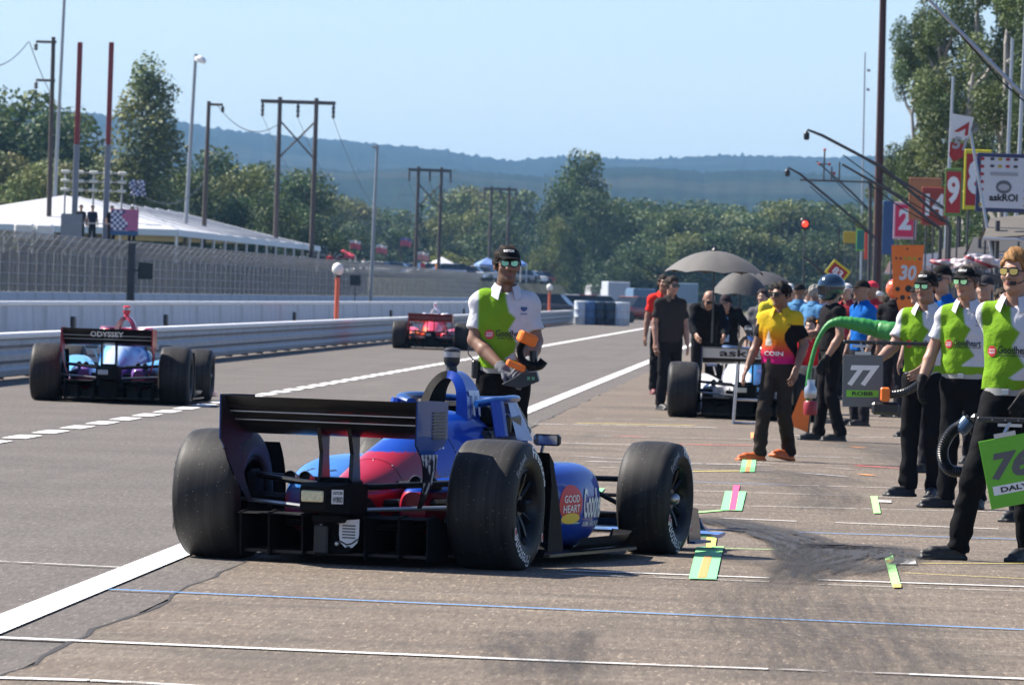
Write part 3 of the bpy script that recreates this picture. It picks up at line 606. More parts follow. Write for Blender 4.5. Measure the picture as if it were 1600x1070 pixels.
# white marquee
m_canvas = mat('white_canvas', (.44, .45, .47), .7, noise=.05, nscale=.4, bump=.3, bscale=.8); m_trim = mat('marquee_valance', (.55, .63, .68), .7)
tx = empty('marquee', (0, 0, 0), 0, 'long white marquee tent with a hipped roof beyond the debris fence', 'tent')
ye, yr, ze, zr, xl, xm, xr = (374, 486), (388, 462), 4.35, 6.25, -51.0, -42.6, -34.6
rx = lambda y: xm
g = []; N = 26
def roofside(x_e, sgn):
    mb = MB(); rows = []
    for i in range(N+1):
        f = i/N; y = ye[0]+(ye[1]-ye[0])*f; yrg = yr[0]+(yr[1]-yr[0])*f; sag = .10*abs(math.sin(f*math.pi*8))
        rows.append([(x_e+(xm-x_e)*k, y+(yrg-y)*k, ze+(zr-ze)*(k**1.1)-sag*math.sin(math.pi*k)) for k in (0, .25, .5, .75, 1)])
    return mb.sheet(rows)
roofside(xr, 1).build('roof', m_canvas, tx, smooth=60); roofside(xl, -1).build('roof', m_canvas, tx, smooth=60)
for yy, yg in ((ye[0], yr[0]), (ye[1], yr[1])): MB().sheet([[(xl+(xr-xl)*j/6*(1)+0, yy, ze) for j in range(7)], [(xm+(xl+(xr-xl)*j/6-xm)*.5, (yy+yg)/2, (ze+zr)/2-.08) for j in range(7)], [(xm, yg, zr) for j in range(7)]]).build('hip_end', m_canvas, tx, smooth=60)
MB().box((xr+.03, (ye[0]+ye[1])/2, ze-.16), (.05, ye[1]-ye[0], .36)).build('valance', m_trim, tx); MB().box(((xl+xr)/2, ye[0]-.03, ze-.16), (xr-xl, .05, .36)).build('valance', m_trim, tx)
mpst = MB().tube([(0, 0, 0), (0, 0, ze-.02)], .09, 8).mesh('pole'); mpst.materials.append(m_white)
for i in range(15):
    for xx in (xr-.1, xl+.1): o = link('pole', mpst, tx); o.location = (xx, ye[0]+.3+i*7.95, 0)
mrib = mat('canvas_seam', (.34, .36, .40), .7)
for i in range(1, 9):
    f = i/9; ya = ye[0]+(ye[1]-ye[0])*f; yb = yr[0]+(yr[1]-yr[0])*f
    for xe in (xr, xl): MB().tube([(xe+(xm-xe)*k, ya+(yb-ya)*k, ze+(zr-ze)*(k**1.1)+.02) for k in (0, .25, .5, .75, 1)], .05, 5).build('roof_seam', mrib, tx)
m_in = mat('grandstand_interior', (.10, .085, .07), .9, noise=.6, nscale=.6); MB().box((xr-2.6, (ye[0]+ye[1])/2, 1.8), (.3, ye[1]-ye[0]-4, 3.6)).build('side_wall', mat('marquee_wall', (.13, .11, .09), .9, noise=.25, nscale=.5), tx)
# flag stand with two tall posts
m_redp_ = mat('dark_red_paint', (.22, .030, .032), .6, noise=.15); m_gpost = mat('grey_painted_post', (.20, .215, .25), .6, noise=.15)
FS = -31.6
def fsp(px, z=0): d = 300; return Vector((FS, S(px, d, 0).y, z))
for px, lab in ((111.5, 'tall square post, red above and grey below, beside the grey flag stand box'), (160.5, 'tall square post, red above and grey below, beside the checkered banner')):
    b = S(px, 303, 0); zt = P(px+5, 66, 303).z; t = empty('tall_post', b, 0, lab, 'post', 'red topped posts')
    MB().box((0, 0, zt*.31), (.25, .25, zt*.62), bev=.02).build('lower_post', m_gpost, t); MB().box((0, 0, zt*.81), (.22, .22, zt*.38), bev=.02).build('upper_post', m_redp_, t)
b = S(150, 301, 0); t = empty('flag_stand', b, 0, 'flag stand platform with grey side box between the red topped posts', 'platform')
MB().box((0, 0, 2.9), (3.4, 1.6, .14)).build('deck', m_dark, t); MB().box((-1.15, -.75, 3.65), (.95, .1, 1.4)).build('side_panel', m_gpost, t)
for sx in (-1.5, -.5, .5, 1.5): MB().tube([(sx, .6, 0), (sx, .6, 2.9)], .06, 6).build('leg', m_gpost, t); MB().tube([(sx, -.6, 0), (sx, -.6, 2.9)], .06, 6).build('leg', m_gpost, t)
MB().tube([(-1.6, -.78, 3.95), (1.6, -.78, 3.95)], .03, 6).build('hand_rail', m_steel, t)
mbn = [mat('banner_white', (.62, .62, .70), .7), mat('banner_navy', (.04, .05, .16), .7), mat('banner_magenta', (.42, .12, .24), .7), mat('banner_blue', (.03, .09, .20), .7)]
b2 = S(190, 299.5, 0); bn = empty('banner', (b2.x, b2.y, P(190, 361, 299.5).z), 0, 'checkered banner with magenta field hung on the flag stand', 'banner'); MB().box((0, 0, .5), (1.24, .04, .95)).build('cloth', mbn[2], bn); MB().box((0, -.005, -.09), (1.24, .04, .2)).build('lower_band', mbn[3], bn)
mb = MB(); mb2 = MB()
for i in range(8):
    for j in range(7):
        if i > 4+int(2*math.sin(j)): continue
        (mb if (i+j) % 2 else mb2).box((-.55+i*.125, -.03, .1+j*.125), (.125, .012, .125))
mb.build('check_square', mbn[0], bn)['kind'] = 'stuff'; mb2.build('check_square', mbn[1], bn)['kind'] = 'stuff'
# waved flag
b3 = P(213, 296, 299.5); fl = empty('checkered_flag', b3, 0, 'small checkered flag waved above the banner by the starter', 'flag'); mb = MB(); mb2 = MB(); g = [[Vector(((i-3)*.10+.05*math.sin(j), .08*math.sin(i*1.3+j*.8), (j-3)*.10+.05*math.sin(i*1.7))) for i in range(8)] for j in range(8)]
for j in range(7):
    for i in range(7): (mb if (i+j) % 2 else mb2).add([g[j][i], g[j][i+1], g[j+1][i+1], g[j+1][i]], [(0, 1, 2, 3)])
mb.build('white_check', mbn[0], fl)['kind'] = 'stuff'; mb2.build('navy_check', mbn[1], fl)['kind'] = 'stuff'; MB().tube([(-.1, .03, -.75), (.05, .03, .4)], .018, 6).build('stick', m_dark, fl)
# rack of floodlights behind the stand
b4 = S(140, 330, 0); t = empty('floodlight_rack', b4, 0, 'low rack of pale floodlights behind the flag stand posts', 'floodlights'); z0 = P(140, 298, 330).z; z1 = P(140, 270, 330).z
for sx in (-1.4, 0, 1.4): MB().tube([(sx, 0, 0), (sx, 0, z1)], .05, 6).build('mast', m_steel, t)
m_lampw = mat('lamp_housing', (.62, .62, .58), .5, noise=.2)
for z in (z0, (z0+z1)/2, z1):
    MB().tube([(-1.6, 0, z), (1.6, 0, z)], .035, 6).build('cross_bar', m_steel, t)
    for i in range(5): MB().box((-1.4+i*.7, -.06, z+.02), (.42, .16, .16), bev=.04).build('lamp', m_lampw, t)
# white equipment boxes left of the stand
for px, w, lab in ((34, .9, 'pale grey equipment cabinet beyond the fence, below the marquee roof'), (66, .8, 'white rounded equipment cabinet beside the flag stand box')):
    b = S(px, 310, 0); t = empty('equipment_cabinet', (b.x, b.y, 0), 0, lab, 'cabinet'); MB().box((0, 0, 3.55), (w, .6, .75), bev=.08).build('cabinet', m_white, t); MB().box((0, 0, 1.6), (.5, .4, 3.2), bev=.02).build('stand', m_dark, t)
# ---------------- poles and pylons
m_wood = mat('pole_timber', (.075, .058, .050), .9, noise=.3, nscale=2, stretch=(1, 1, .1)); m_pale = mat('pale_metal_pole', (.26, .28, .30), .5, .3); m_wire = mat('wire', (.05, .05, .055), .6)
def pole(name, px, py_top, pyb, D, r, m, label, cat, arms=(), lean=0):
    b = S(px, D, 0); zt = P(px, py_top, D).z; t = empty(name, b, 0, label, cat); k = D/FPX
    MB().tube([(0, 0, 0), (lean*k*.5, 0, zt*.5), (lean*k, 0, zt)], [r, r*.9, r*.72], 8).build('mast', m, t)
    for (dx0, dx1, py) in arms:
        z = P(px, py, D).z; MB().tube([(dx0*k, 0, z), (dx1*k, 0, z)], .09*D/400, 6).build('cross_arm', m, t)
        for dx in (dx0, dx1):
            if abs(dx) > 8: MB().lathe([(.05, 0), (.13, .1), (.08, .2), (.13, .3), (.03, .42)], (dx*k, 0, z-.5), n=8).build('insulator', m_dark, t)
    return t, zt, k
pole('utility_pole', 73, 58, 300, 380, .16, m_wood, 'dark timber utility pole with two short side arms at the left wood', 'pole', ((-30, 2, 66), (-28, 2, 126)), -3)
pole('light_mast', 78, -60, 300, 430, .13, m_pale, 'very tall pale metal mast rising beside the dark timber pole', 'mast', (), 8)
t, zt, k = pole('light_pole', 283, 84, 320, 420, .14, m_pale, 'pale street light pole with one lamp head at its top', 'street lamp', (), 10); MB().lathe([(.05, 0), (.34, .05), (.40, .25), (.20, .42), (.05, .46)], (16*k, 0, zt-.55), (.35, 0, 1), 14).build('lamp_head', m_white, t); MB().tube([(10*k, 0, zt-.1), (14*k, 0, zt-.1)], .05, 6).build('bracket', m_pale, t)
pole('utility_pole', 314, 158, 320, 430, .17, m_wood, 'dark timber pole with a single arm beside the pale light pole', 'pole', ((0, 24, 163),), 2)
pole('light_pole', 578, 226, 410, 430, .12, m_pale, 'plain thin pale pole standing before the far trees', 'pole', ((-5, 5, 229),), 3)
def pylon(x1, x2, yt, D, over, label, brace=True):
    a, b = S(x1, D, 0), S(x2, D, 0); zt = P((x1+x2)/2, yt, D).z; t = empty('power_pylon', (a+b)/2, 0, label, 'pylon'); h = (b-a)/2; k = D/FPX; hw = h.length
    for s in (-1, 1): MB().tube([(s*hw, 0, 0), (s*hw, 0, zt+.2)], [.20, .15], 8).build('pole', m_wood, t)
    MB().box((0, 0, zt-.12), (2*hw+2*over*k, .22, .26)).build('cross_arm', m_wood, t)
    if brace:
        for s in (-1, 1): MB().tube([(-s*hw, 0, zt-1.4), (s*hw, 0, zt-1.4-hw*2*1.05)], .07, 6).build('brace', m_wood, t)
    for x in (-hw-over*k*.9, 0, hw+over*k*.9): MB().lathe([(.05, 0), (.14, .15), (.08, .3), (.14, .45), (.08, .6), (.14, .75), (.05, .95)], (x, 0, zt-1.2), n=8).build('insulator', m_dark, t)
    return t.location, hw+over*k*.9, zt-1.2
py1 = pylon(427, 484, 157, 470, 30, 'large twin pole timber pylon with crossed braces in front of the hills'); py2 = pylon(647, 683, 264, 640, 16, 'middle twin pole pylon rising above the dark pointed conifer'); py3 = pylon(762, 790, 294, 780, 12, 'smallest and farthest twin pole pylon, just left of the big dark tree', False)
wr = empty('power_lines', (0, 0, 0), 0, 'thin power lines sagging between the twin pole pylons', 'wires')
for A, B in ((py1, py2), (py2, py3)):
    for s in (-1, 0, 1):
        a = Vector((A[0].x+s*A[1], A[0].y, A[2])); b = Vector((B[0].x+s*B[1], B[0].y, B[2])); MB().tube([a.lerp(b, t/14)-Vector((0, 0, 10*4*(t/14)*(1-t/14)*.6)) for t in range(15)], .018, 4).build('wire', m_wire, wr)
for (x1, y1, D1, x2, y2, D2, sg) in ((338, 163, 430, 440, 190, 470, 1.2), (-30, 100, 360, 44, 66, 380, .6), (46, 66, 380, 130, 165, 600, 2), (215, 300, 330, 320, 282, 430, 1.0)):
    a, b = P(x1, y1, D1), P(x2, y2, D2); MB().tube([a.lerp(b, t/10)-Vector((0, 0, sg*4*(t/10)*(1-t/10))) for t in range(11)], .03, 4).build('wire', m_wire, wr)
# globe topped marker posts behind the guard rail
m_orp = mat('orange_post_paint', (.62, .13, .06), .55, noise=.15); m_globe = mat('globe_shade', (.75, .73, .66), .4)
for px, D, yt, lab in ((524, 172, 411, 'orange marker post with a white globe top behind the guard rail near the racing cars'), (857, 320, 444, 'orange marker post with a white globe top near the far end of the guard rail')):
    b = S(px, D, 0); zt = P(px, yt, D).z; t = empty('globe_post', b, 0, lab, 'post', 'globe marker posts'); MB().tube([(0, 0, 0), (0, 0, zt-.2)], .06, 10).build('post', m_orp, t); MB().lathe([(.03, -.16), (.10, -.14), (.145, -.06), (.15, .02), (.12, .10), (.06, .15), (.01, .16)], (0, 0, zt-.15), n=20).build('globe', m_globe, t, smooth=60); MB().lathe([(.09, 0), (.06, .07)], (0, 0, zt-.36), n=12).build('collar', m_dark, t)
# ================================================================== RACING CARS
m_tyre = mat('tyre_rubber', (.019, .0184, .018), .55, noise=.25, nscale=9, bump=.12, bscale=260, spec=.22, dirt=((.035, .033, .031), 5.0, .5)); 
def tyre_extra(m):
    n = m.node_tree.nodes; L = m.node_tree.links; b = n['Principled BSDF']; src = b.inputs['Base Color'].links[0].from_socket; tc = n.new('ShaderNodeTexCoord')
    def layer(src, node, lo, hi, col, amt, sock='Fac'):
        r = n.new('ShaderNodeMapRange'); r.inputs['From Min'].default_value = lo; r.inputs['From Max'].default_value = hi; r.inputs['To Max'].default_value = amt; L.new(node.outputs[sock], r.inputs['Value']); x = n.new('ShaderNodeMix'); x.data_type = 'RGBA'; L.new(r.outputs['Result'], x.inputs['Factor']); L.new(src, x.inputs[6]); x.inputs[7].default_value = (*col, 1); return x.outputs[2]
    mp = n.new('ShaderNodeMapping'); mp.inputs['Scale'].default_value = (26, 1.2, 1.2); L.new(tc.outputs['Object'], mp.inputs['Vector']); t = n.new('ShaderNodeTexNoise'); t.inputs['Scale'].default_value = 1.4; t.inputs['Detail'].default_value = 6; L.new(mp.outputs[0], t.inputs['Vector']); src = layer(src, t, .45, .75, (.055, .052, .049), .55)
    v = n.new('ShaderNodeTexVoronoi'); v.inputs['Scale'].default_value = 34; L.new(tc.outputs['Object'], v.inputs['Vector']); src = layer(src, v, .13, .07, (.20, .19, .18), .75, 'Distance'); L.new(src, b.inputs['Base Color'])
tyre_extra(m_tyre)
m_side = mat('tyre_sidewall', (.022, .022, .023), .6, noise=.15, nscale=15)
m_carbon = mat('carbon_fibre', (.006, .006, .007), .35, noise=.25, nscale=40, coat=.08, spec=.3); m_carbm = mat('matt_carbon', (.005, .005, .0055), .7, spec=.12, noise=.2, nscale=30); m_rim = mat('dark_alloy', (.018, .018, .02), .32, .6); m_alloy = mat('bare_alloy', (.45, .45, .46), .35, .9)
m_print = mat('white_print', (.78, .78, .77), .5); m_gprint = mat('grey_print', (.34, .34, .35), .5); m_blackprint = mat('black_print', (.015, .015, .016), .5); m_redprint = mat('red_print', (.55, .02, .025), .45); m_yelprint = mat('yellow_print', (.75, .50, .04), .45)
m_paint = mat('car_paint', (1, 1, 1), .45, attr=True, coat=.55, spec=.08); m_led = mat('rear_light_lens', (.66, .60, .36), .35, noise=.25, nscale=60); m_glass = bpy.data.materials.new('aeroscreen_glass'); m_glass.use_nodes = True
_n = m_glass.node_tree.nodes; _b = _n['Principled BSDF']; _b.inputs['Base Color'].default_value = (.8, .85, .87, 1); _b.inputs['Roughness'].default_value = .03; _b.inputs['Alpha'].default_value = .16
def const(c): return lambda V: np.tile(np.array(c, float), (len(V), 1))
def project(bv, V, F, o, u, v, dirn, sx, sy, off=.004, reach=1.5):
    """lay a flat outline onto a surface along dirn"""
    o, u, v, dn = Vector(o), Vector(u), Vector(v), Vector(dirn).normalized(); out = []
    for p in V:
        q = o+u*(p[0]*sx)+v*(p[1]*sy)-dn*reach; h = bv.ray_cast(q, dn)
        out.append((h[0]-dn*off) if h[0] is not None else (o+u*(p[0]*sx)+v*(p[1]*sy)))
    return out
def seam_ring(secs, y, m, parent, wdt=.006, seg=64):
    R_ = interp(secs, 20); ys = R_[:, 0]; o_ = np.argsort(ys); row = [np.interp(y, ys[o_], R_[o_, k]) for k in range(7)]; g = []
    for dy in (-wdt/2, wdt/2):
        ring = []
        for j in range(seg):
            a = 2*math.pi*j/seg; c, s_ = math.cos(a), math.sin(a); e = 2/row[6]; ring.append((row[1]+(row[3]+.003)*math.copysign(abs(c)**e, c), y+dy, row[2]+((row[4] if s_ > 0 else row[5])+.003)*math.copysign(abs(s_)**e, s_)))
        g.append(ring)
    return MB().sheet(g, closed=True).build('panel_seam', m, parent)
def ec_pt(secs, y, a):
    R_ = interp(secs, 20); o_ = np.argsort(R_[:, 0]); row = [np.interp(y, R_[o_, 0], R_[o_, k]) for k in range(7)]; c, s_ = math.cos(a), math.sin(a); e = 2/row[6]
    return Vector((row[1]+row[3]*math.copysign(abs(c)**e, c), y, row[2]+(row[4] if s_ > 0 else row[5])*math.copysign(abs(s_)**e, s_)))
def bvh_of(mb): return BVHTree.FromPolygons([Vector(v) for v in mb.v], [tuple(f) for f in mb.f])
def disc_geo(n=24, rings=5):
    V = [(0, 0, 0)]; F = []
    for r in range(1, rings+1):
        for j in range(n): a = 2*math.pi*j/n; V.append((math.cos(a)*r/rings, math.sin(a)*r/rings, 0))
    for j in range(n): F.append((0, 1+j, 1+(j+1) % n))
    for r in range(1, rings):
        for j in range(n): a, b = 1+(r-1)*n+j, 1+(r-1)*n+(j+1) % n; F.append((a, a+n, b+n, b))
    return np.array(V), F
_WH = {}
def wheel_meshes(kind, detail):
    key = (kind, detail)
    if key in _WH: return _WH[key]
    R, wd, rim = (.352, .385, .208) if kind == 'rear' else (.330, .325, .200)
    n = 72 if detail else 36; h = wd/2; sh = .045
    prof = [(rim, -h+.03), (rim+.012, -h+.012), (rim+.05, -h), (R-.075, -h+.004), (R-sh*.75, -h+.014), (R-sh*.25, -h+.03), (R-.006, -h+.06), (R, -h+.10), (R+.001, 0), (R, h-.10), (R-.006, h-.06), (R-sh*.25, h-.03), (R-sh*.75, h-.014), (R-.075, h-.004), (rim+.05, h), (rim+.012, h-.012), (rim, h-.03)]
    ty = MB().lathe(prof, axis=(1, 0, 0), n=n, caps=False); tm = ty.mesh('tyre', 50); tm.materials.append(m_tyre)
    rm = MB(); rm.lathe([(rim, -h+.03), (rim-.012, -h+.02), (rim-.03, -h+.05), (rim-.04, -h+.10), (rim-.04, h-.10), (rim-.03, h-.05), (rim-.012, h-.02), (rim, h-.03)], axis=(1, 0, 0), n=n, caps=False)
    rm.lathe([(rim-.035, h-.13), (.07, h-.10), (.055, h-.06), (.01, h-.06)], axis=(1, 0, 0), n=n, caps=True)
    if detail:
        for k in range(10):
            a = 2*math.pi*k/10; c, s_ = math.cos(a), math.sin(a); rm.tube([(h-.085, c*.05, s_*.05), (h-.06, c*.12, s_*.12), (h-.05, c*(rim-.03), s_*(rim-.03))], [.016, .013, .012], 5)
    rmm = rm.mesh('rim', 45); rmm.materials.append(m_rim)
    hb = MB().lathe([(.034, h-.07), (.034, h-.035), (.022, h-.02), (.005, h-.015)], axis=(1, 0, 0), n=14).mesh('hub_nut', 40); hb.materials.append(m_alloy if kind == 'front' else m_carbm)
    lt = None; bd = None
    if detail:
        mb = MB(); mg = MB(); rr = (R+rim)/2+.012; V, F, sz = text_geo('Firestone', .012, .1); k = .062/sz[1]
        # (y,z) on the outer sidewall; +x is the outer side: seen from +x, +y runs right, so text runs clockwise
        def place(mbx, V, F, ang, rad, k):
            out = []
            for p in V:
                a = ang-p[0]*k/rad; r_ = rad+p[1]*k; xx = h+.002-max(0, (r_-(R-.075)))*.25; out.append((xx, math.cos(a)*r_, math.sin(a)*r_))
            mbx.add(out, F)
        for ang in (math.pi*.5-.75, math.pi*1.5-.6): place(mb, V, F, ang, rr, k)
        V2, F2, s2 = text_geo('Firehawk', .0, .2); [place(mg, V2, F2, ang, rr, .034/s2[1]) for ang in (math.pi*.5+.55, math.pi*1.5+.75)]
        lt = mb.mesh('lettering'); lt.materials.append(m_print); lg = mg.mesh('lettering'); lg.materials.append(m_gprint); bb = MB(); Vd, Fd = disc_geo(14, 2)
        for ang in (math.pi+.35, -.75): bb.add([(h+.002, math.cos(ang)*rr+p[0]*.016, math.sin(ang)*rr+p[1]*.026) for p in Vd], Fd, 0); bb.add([(h+.0035, math.cos(ang)*rr+p[0]*.011, math.sin(ang)*rr+p[1]*.019) for p in Vd], Fd, 1)
        bd = bb.mesh('emblem'); bd.materials.append(m_print); bd.materials.append(m_redprint); lt = (lt, lg)
    _WH[key] = (tm, rmm, hb, lt, bd, R); return _WH[key]
def add_wheel(root, kind, side, y, xc, detail, steer=0.0, spin=0.0):
    tm, rm, hb, lt, bd, R = wheel_meshes(kind, detail); w = bpy.data.objects.new('wheel', None); COL.objects.link(w); w.parent = root; w.location = (side*xc, y, R-.004); w.empty_display_size = .1
    w.rotation_euler = (0, 0, (0 if side > 0 else math.pi)+steer)
    for nm, me in (('tyre', tm), ('rim', rm), ('hub_nut', hb)): o = link(nm, me, w); o.rotation_euler = (spin, 0, 0)
    if lt:
        for me in lt: o = link('lettering', me, w); o.rotation_euler = (spin, 0, 0)
        o = link('emblem', bd, w); o.rotation_euler = (spin, 0, 0)
    return w
def airfoil(mb, yz, half, th, mi=0, bow=0.0, nx=9):
    """wing element: camber line points (y,z) swept across the span"""
    pts = interp([(a, b) for a, b in yz], 5); n = len(pts); g = []
    for i in range(nx):
        x = -half+2*half*i/(nx-1); ring = []; up = []; dn = []
        for k, (y_, z_) in enumerate(pts):
            t = k/(n-1); hgt = th*(2.6*math.sqrt(max(t, 0))*(1-t)+.10*(1-t)+.03); d = pts[min(k+1, n-1)]-pts[max(k-1, 0)]; d = d/np.linalg.norm(d); nn = np.array([-d[1], d[0]]); off = bow*(1-(x/half)**2)
            up.append((x, y_+nn[0]*hgt*.45, z_+nn[1]*hgt*.45+off)); dn.append((x, y_-nn[0]*hgt*.55, z_-nn[1]*hgt*.55+off))
        g.append(up+dn[::-1])
    b = len(mb.v); mb.sheet(g, mi, closed=True); k = len(g[0]); mb.f.append(tuple(b+i for i in range(k))); mb.f.append(tuple(b+(nx-1)*k+i for i in range(k))[::-1]); mb.m += [mi, mi]; return mb
def race_car(loc, rz, label, sp, detail=True):
    root = empty('race_car', loc, rz, label, 'race car'); seg = 112 if detail else 28; ni = 22 if detail else 5
    # ---- body
    ECS = [(-.42, 0, .36, .07, .05, .06, 2.4), (-.25, 0, .36, .10, .09, .10, 2.4), (.1, 0, .36, .17, .17, .20, 2.3), (.5, 0, .37, .22, .27, .26, 2.1), (1.0, 0, .39, .27, .37, .30, 1.9), (1.4, 0, .40, .30, .42, .32, 2.0), (1.62, 0, .40, .31, .40, .32, 2.6)]; ec = loft(MB(), ECS, ni, seg)
    eco = ec.build('engine_cover', m_paint, root, 45, sp['cover'])
    if detail:
        [seam_ring(ECS, yy, m_black, eco) for yy in (.22, 1.02)]
        for k in range(9): MB().lathe([(.007, 0), (.006, .003)], ec_pt(ECS, 1.02 if k % 2 else .22, .35+k*.3), ec_pt(ECS, .6, .35+k*.3)-Vector((0, .6, .38)), 8).build('fastener', m_alloy, eco)
        bv = bvh_of(ec); mbt = MB(); V, F, sz = text_geo('Juncos', .005, .2); mbt.add(project(bv, V, F, (.15, .75, .62), (0, 1, 0), (-.3, 0, 1), (-1, 0, -.35), .30/sz[0], .075/sz[1]), F); mbt.build('lettering', m_print, eco)
    tub = loft(MB(), [(1.5, 0, .38, .32, .36, .30, 3), (1.9, 0, .38, .32, .33, .30, 3), (2.3, 0, .37, .29, .29, .28, 2.8), (2.8, 0, .36, .25, .24, .24, 2.6), (3.3, 0, .34, .19, .18, .17, 2.4)], ni, seg).build('chassis_tub', m_paint, root, 45, sp['pod'])
    loft(MB(), [(3.28, 0, .34, .185, .175, .165, 2.4), (3.7, 0, .29, .14, .12, .11, 2.3), (4.05, 0, .24, .09, .07, .06, 2.2), (4.2, 0, .22, .03, .02, .02, 2)], ni, seg).build('nose', m_paint, root, 45, sp['pod'])
    for s in (-1, 1):
        PDS = [(2.0828, s*.62, .36, .07, .06, .10, 2.2), (2.0204, s*.61, .34, .15, .16, .20, 2.4), (1.88, s*.60, .33, .20, .215, .26, 2.5), (1.49, s*.585, .33, .225, .215, .27, 2.6), (1.1, s*.53, .33, .225, .195, .26, 2.6), (0.7, s*.44, .32, .21, .17, .24, 2.5), (0.35, s*.36, .31, .17, .155, .20, 2.4), (0.02, s*.33, .31, .10, .125, .14, 2.4), (-0.06, s*.33, .31, .07, .09, .10, 2.4)]; pod = loft(MB(), PDS, ni, seg)
        po = pod.build('sidepod', m_paint, root, 45, sp['pod'])
        # twin exhaust outlets, cooling louvres
        for k in (0, 1): MB().lathe([(.032, -.10), (.035, .02), (.031, .025), (.030, -.10)], (s*(.40-.085*k), .03, .45), (0, -1, .25), 16).build('exhaust_pipe', mat('exhaust_steel', (.16, .155, .15), .35, .8), root, 40); MB().lathe([(.030, -.005), (.001, -.005)], (s*(.40-.085*k), .03, .45), (0, -1, .25), 12).build('exhaust_bore', m_black, root)
        if detail:
            [seam_ring(PDS, yy, m_black, po, .005) for yy in (.62, 1.14, 1.92)]; bv = bvh_of(pod)
            for k in range(5):
                q = project(bv, [(-.5, -.5), (.5, -.5), (.5, .5), (-.5, .5)], None, (s*.42, .42+k*.055, .9), (1, 0, 0), (0, 1, 0), (0, 0, -1), .15, .035, .004); MB().add(q, [(0, 1, 2, 3)] if s else []).build('louvre', m_black, po)
            if s > 0 and sp.get('shield'):
                Vd, Fd = disc_geo(28, 7); dn = (-1, 0, -.12); u, v = (0, 1, 0), (0, 0, 1)
                MB().add(project(bv, Vd, Fd, (.8, 1.36, .33), u, v, dn, .16, .105, .003), Fd).build('shield_decal', m_redprint, po)
                Vy = [p for p in Vd]; low = MB().add(project(bv, [(p[0]*math.sqrt(max(0, 1-.55**2)) if 0 else p[0]*.8, -.80+p[1]*.28, 0) for p in Vd], Fd, (.8, 1.36, .33), u, v, dn, .16, .105, .0045), Fd).build('shield_base', m_yelprint, po)
                mbt = MB()
                for tt, zz, ww in (('GOOD', .355, .21), ('HEART', .30, .23)): V, F, sz = text_geo(tt, .015); mbt.add(project(bv, V, F, (.8, 1.36, zz), u, v, dn, ww/sz[0], .042/sz[1], .0065), F)
                mbt.build('lettering', m_print, po); mbt = MB(); V, F, sz = text_geo('Goodheart', .02); mbt.add(project(bv, V, F, (.8, 1.80, .325), u, v, dn, .50/sz[0], .17/sz[1], .005), F); V, F, sz = text_geo('ANIMAL HEALTH CENTER', .01); mbt.add(project(bv, V, F, (.8, 1.78, .21), u, v, dn, .44/sz[0], .03/sz[1], .005), F); mbt.build('lettering', m_print, po)
        # curved guard hugging the front of the rear tyre
        g = []
        for k in range(12):
            a = math.radians(-48+k*8.6); g.append([(s*x_, .015+math.cos(a)*.405, .352+math.sin(a)*.385) for x_ in ((.56, .75, .965) if s > 0 else (.965, .75, .56))])
        mbx = MB().sheet(g); mbx.build('tyre_guard', m_carbon, root, 60)
        MB().prism([(.36, .09), (.66, .09), (.56, .34), (.42, .58), (.33, .63), (.40, .45)], (s*.955, 0, 0), (0, 1, 0), (0, 0, 1), (s*.012, 0, 0)).build('guard_fence', m_carbm, root)
        # floor edge
    MB().prism([(-.52, -.36), (-.55, .42), (-.92, .56), (-.93, 2.25), (-.76, 2.72), (-.28, 2.95), (.28, 2.95), (.76, 2.72), (.93, 2.25), (.92, .56), (.55, .42), (.52, -.36)], (0, 0, .055), (1, 0, 0), (0, 1, 0), (0, 0, .016)).build('floor', m_carbon, root)
    for s in (-1, 1):
        mbx = MB().sheet([[(s*x_, y_, .073+.075*k**2) for x_, y_ in ((.84+.085*k, 1.15), (.84+.085*k, 2.1), (.72+.075*k, 2.62), (.56+.05*k, 2.84))] for k in (0, .35, .7, 1.0)]); mbx.build('floor_edge', m_carbon, root, 60)
        for xx in (.17, .36, .52): MB().prism([(.55, .06), (-.40, .04), (-.42, .27), (-.30, .285), (.50, .11)], (s*xx, 0, 0), (0, 1, 0), (0, 0, 1), (s*.012, 0, 0)).build('diffuser_strake', m_carbm, root)
        MB().add([(s*.16, .55, .12), (s*.54, .55, .12), (s*.54, -.32, .275), (s*.16, -.32, .275), (s*.16, -.43, .262), (s*.54, -.43, .262)], [(0, 1, 2, 3), (3, 2, 5, 4)]).build('diffuser_roof', m_carbm, root)
    MB().box((0, .12, .16), (1.06, .02, .22)).build('bulkhead', m_black, root); MB().box((0, 1.78, .66), (.56, .62, .10), bev=.02).build('cockpit_tray', m_black, root); MB().box((.03, 1.86, .79), (.34, .30, .15), bev=.06).build('headrest_pad', m_carbon, root)
    # ---- gearbox, crash structure and light
    loft(MB(), [(.6, 0, .26, .16, .17, .17, 4), (.1, 0, .25, .14, .17, .18, 4), (-.30, 0, .22, .12, .16, .16, 5), (-.40, 0, .20, .11, .13, .13, 5)], 4, 28).build('gearbox', m_carbm, root, 40)
    at = MB().add([(-.15, -.30, .28), (.15, -.30, .28), (.15, -.30, .44), (-.15, -.30, .44), (-.135, -.55, .285), (.135, -.55, .285), (.135, -.55, .445), (-.135, -.55, .445), (-.11, -.66, .30), (.03, -.66, .30), (.03, -.66, .425), (-.11, -.66, .425)], [(3, 2, 1, 0), (0, 1, 5, 4), (2, 3, 7, 6), (1, 2, 6, 5), (3, 0, 4, 7), (4, 5, 9, 8), (6, 7, 11, 10), (5, 6, 10, 9), (7, 4, 8, 11), (8, 9, 10, 11)]).build('crash_structure', m_carbm, root)
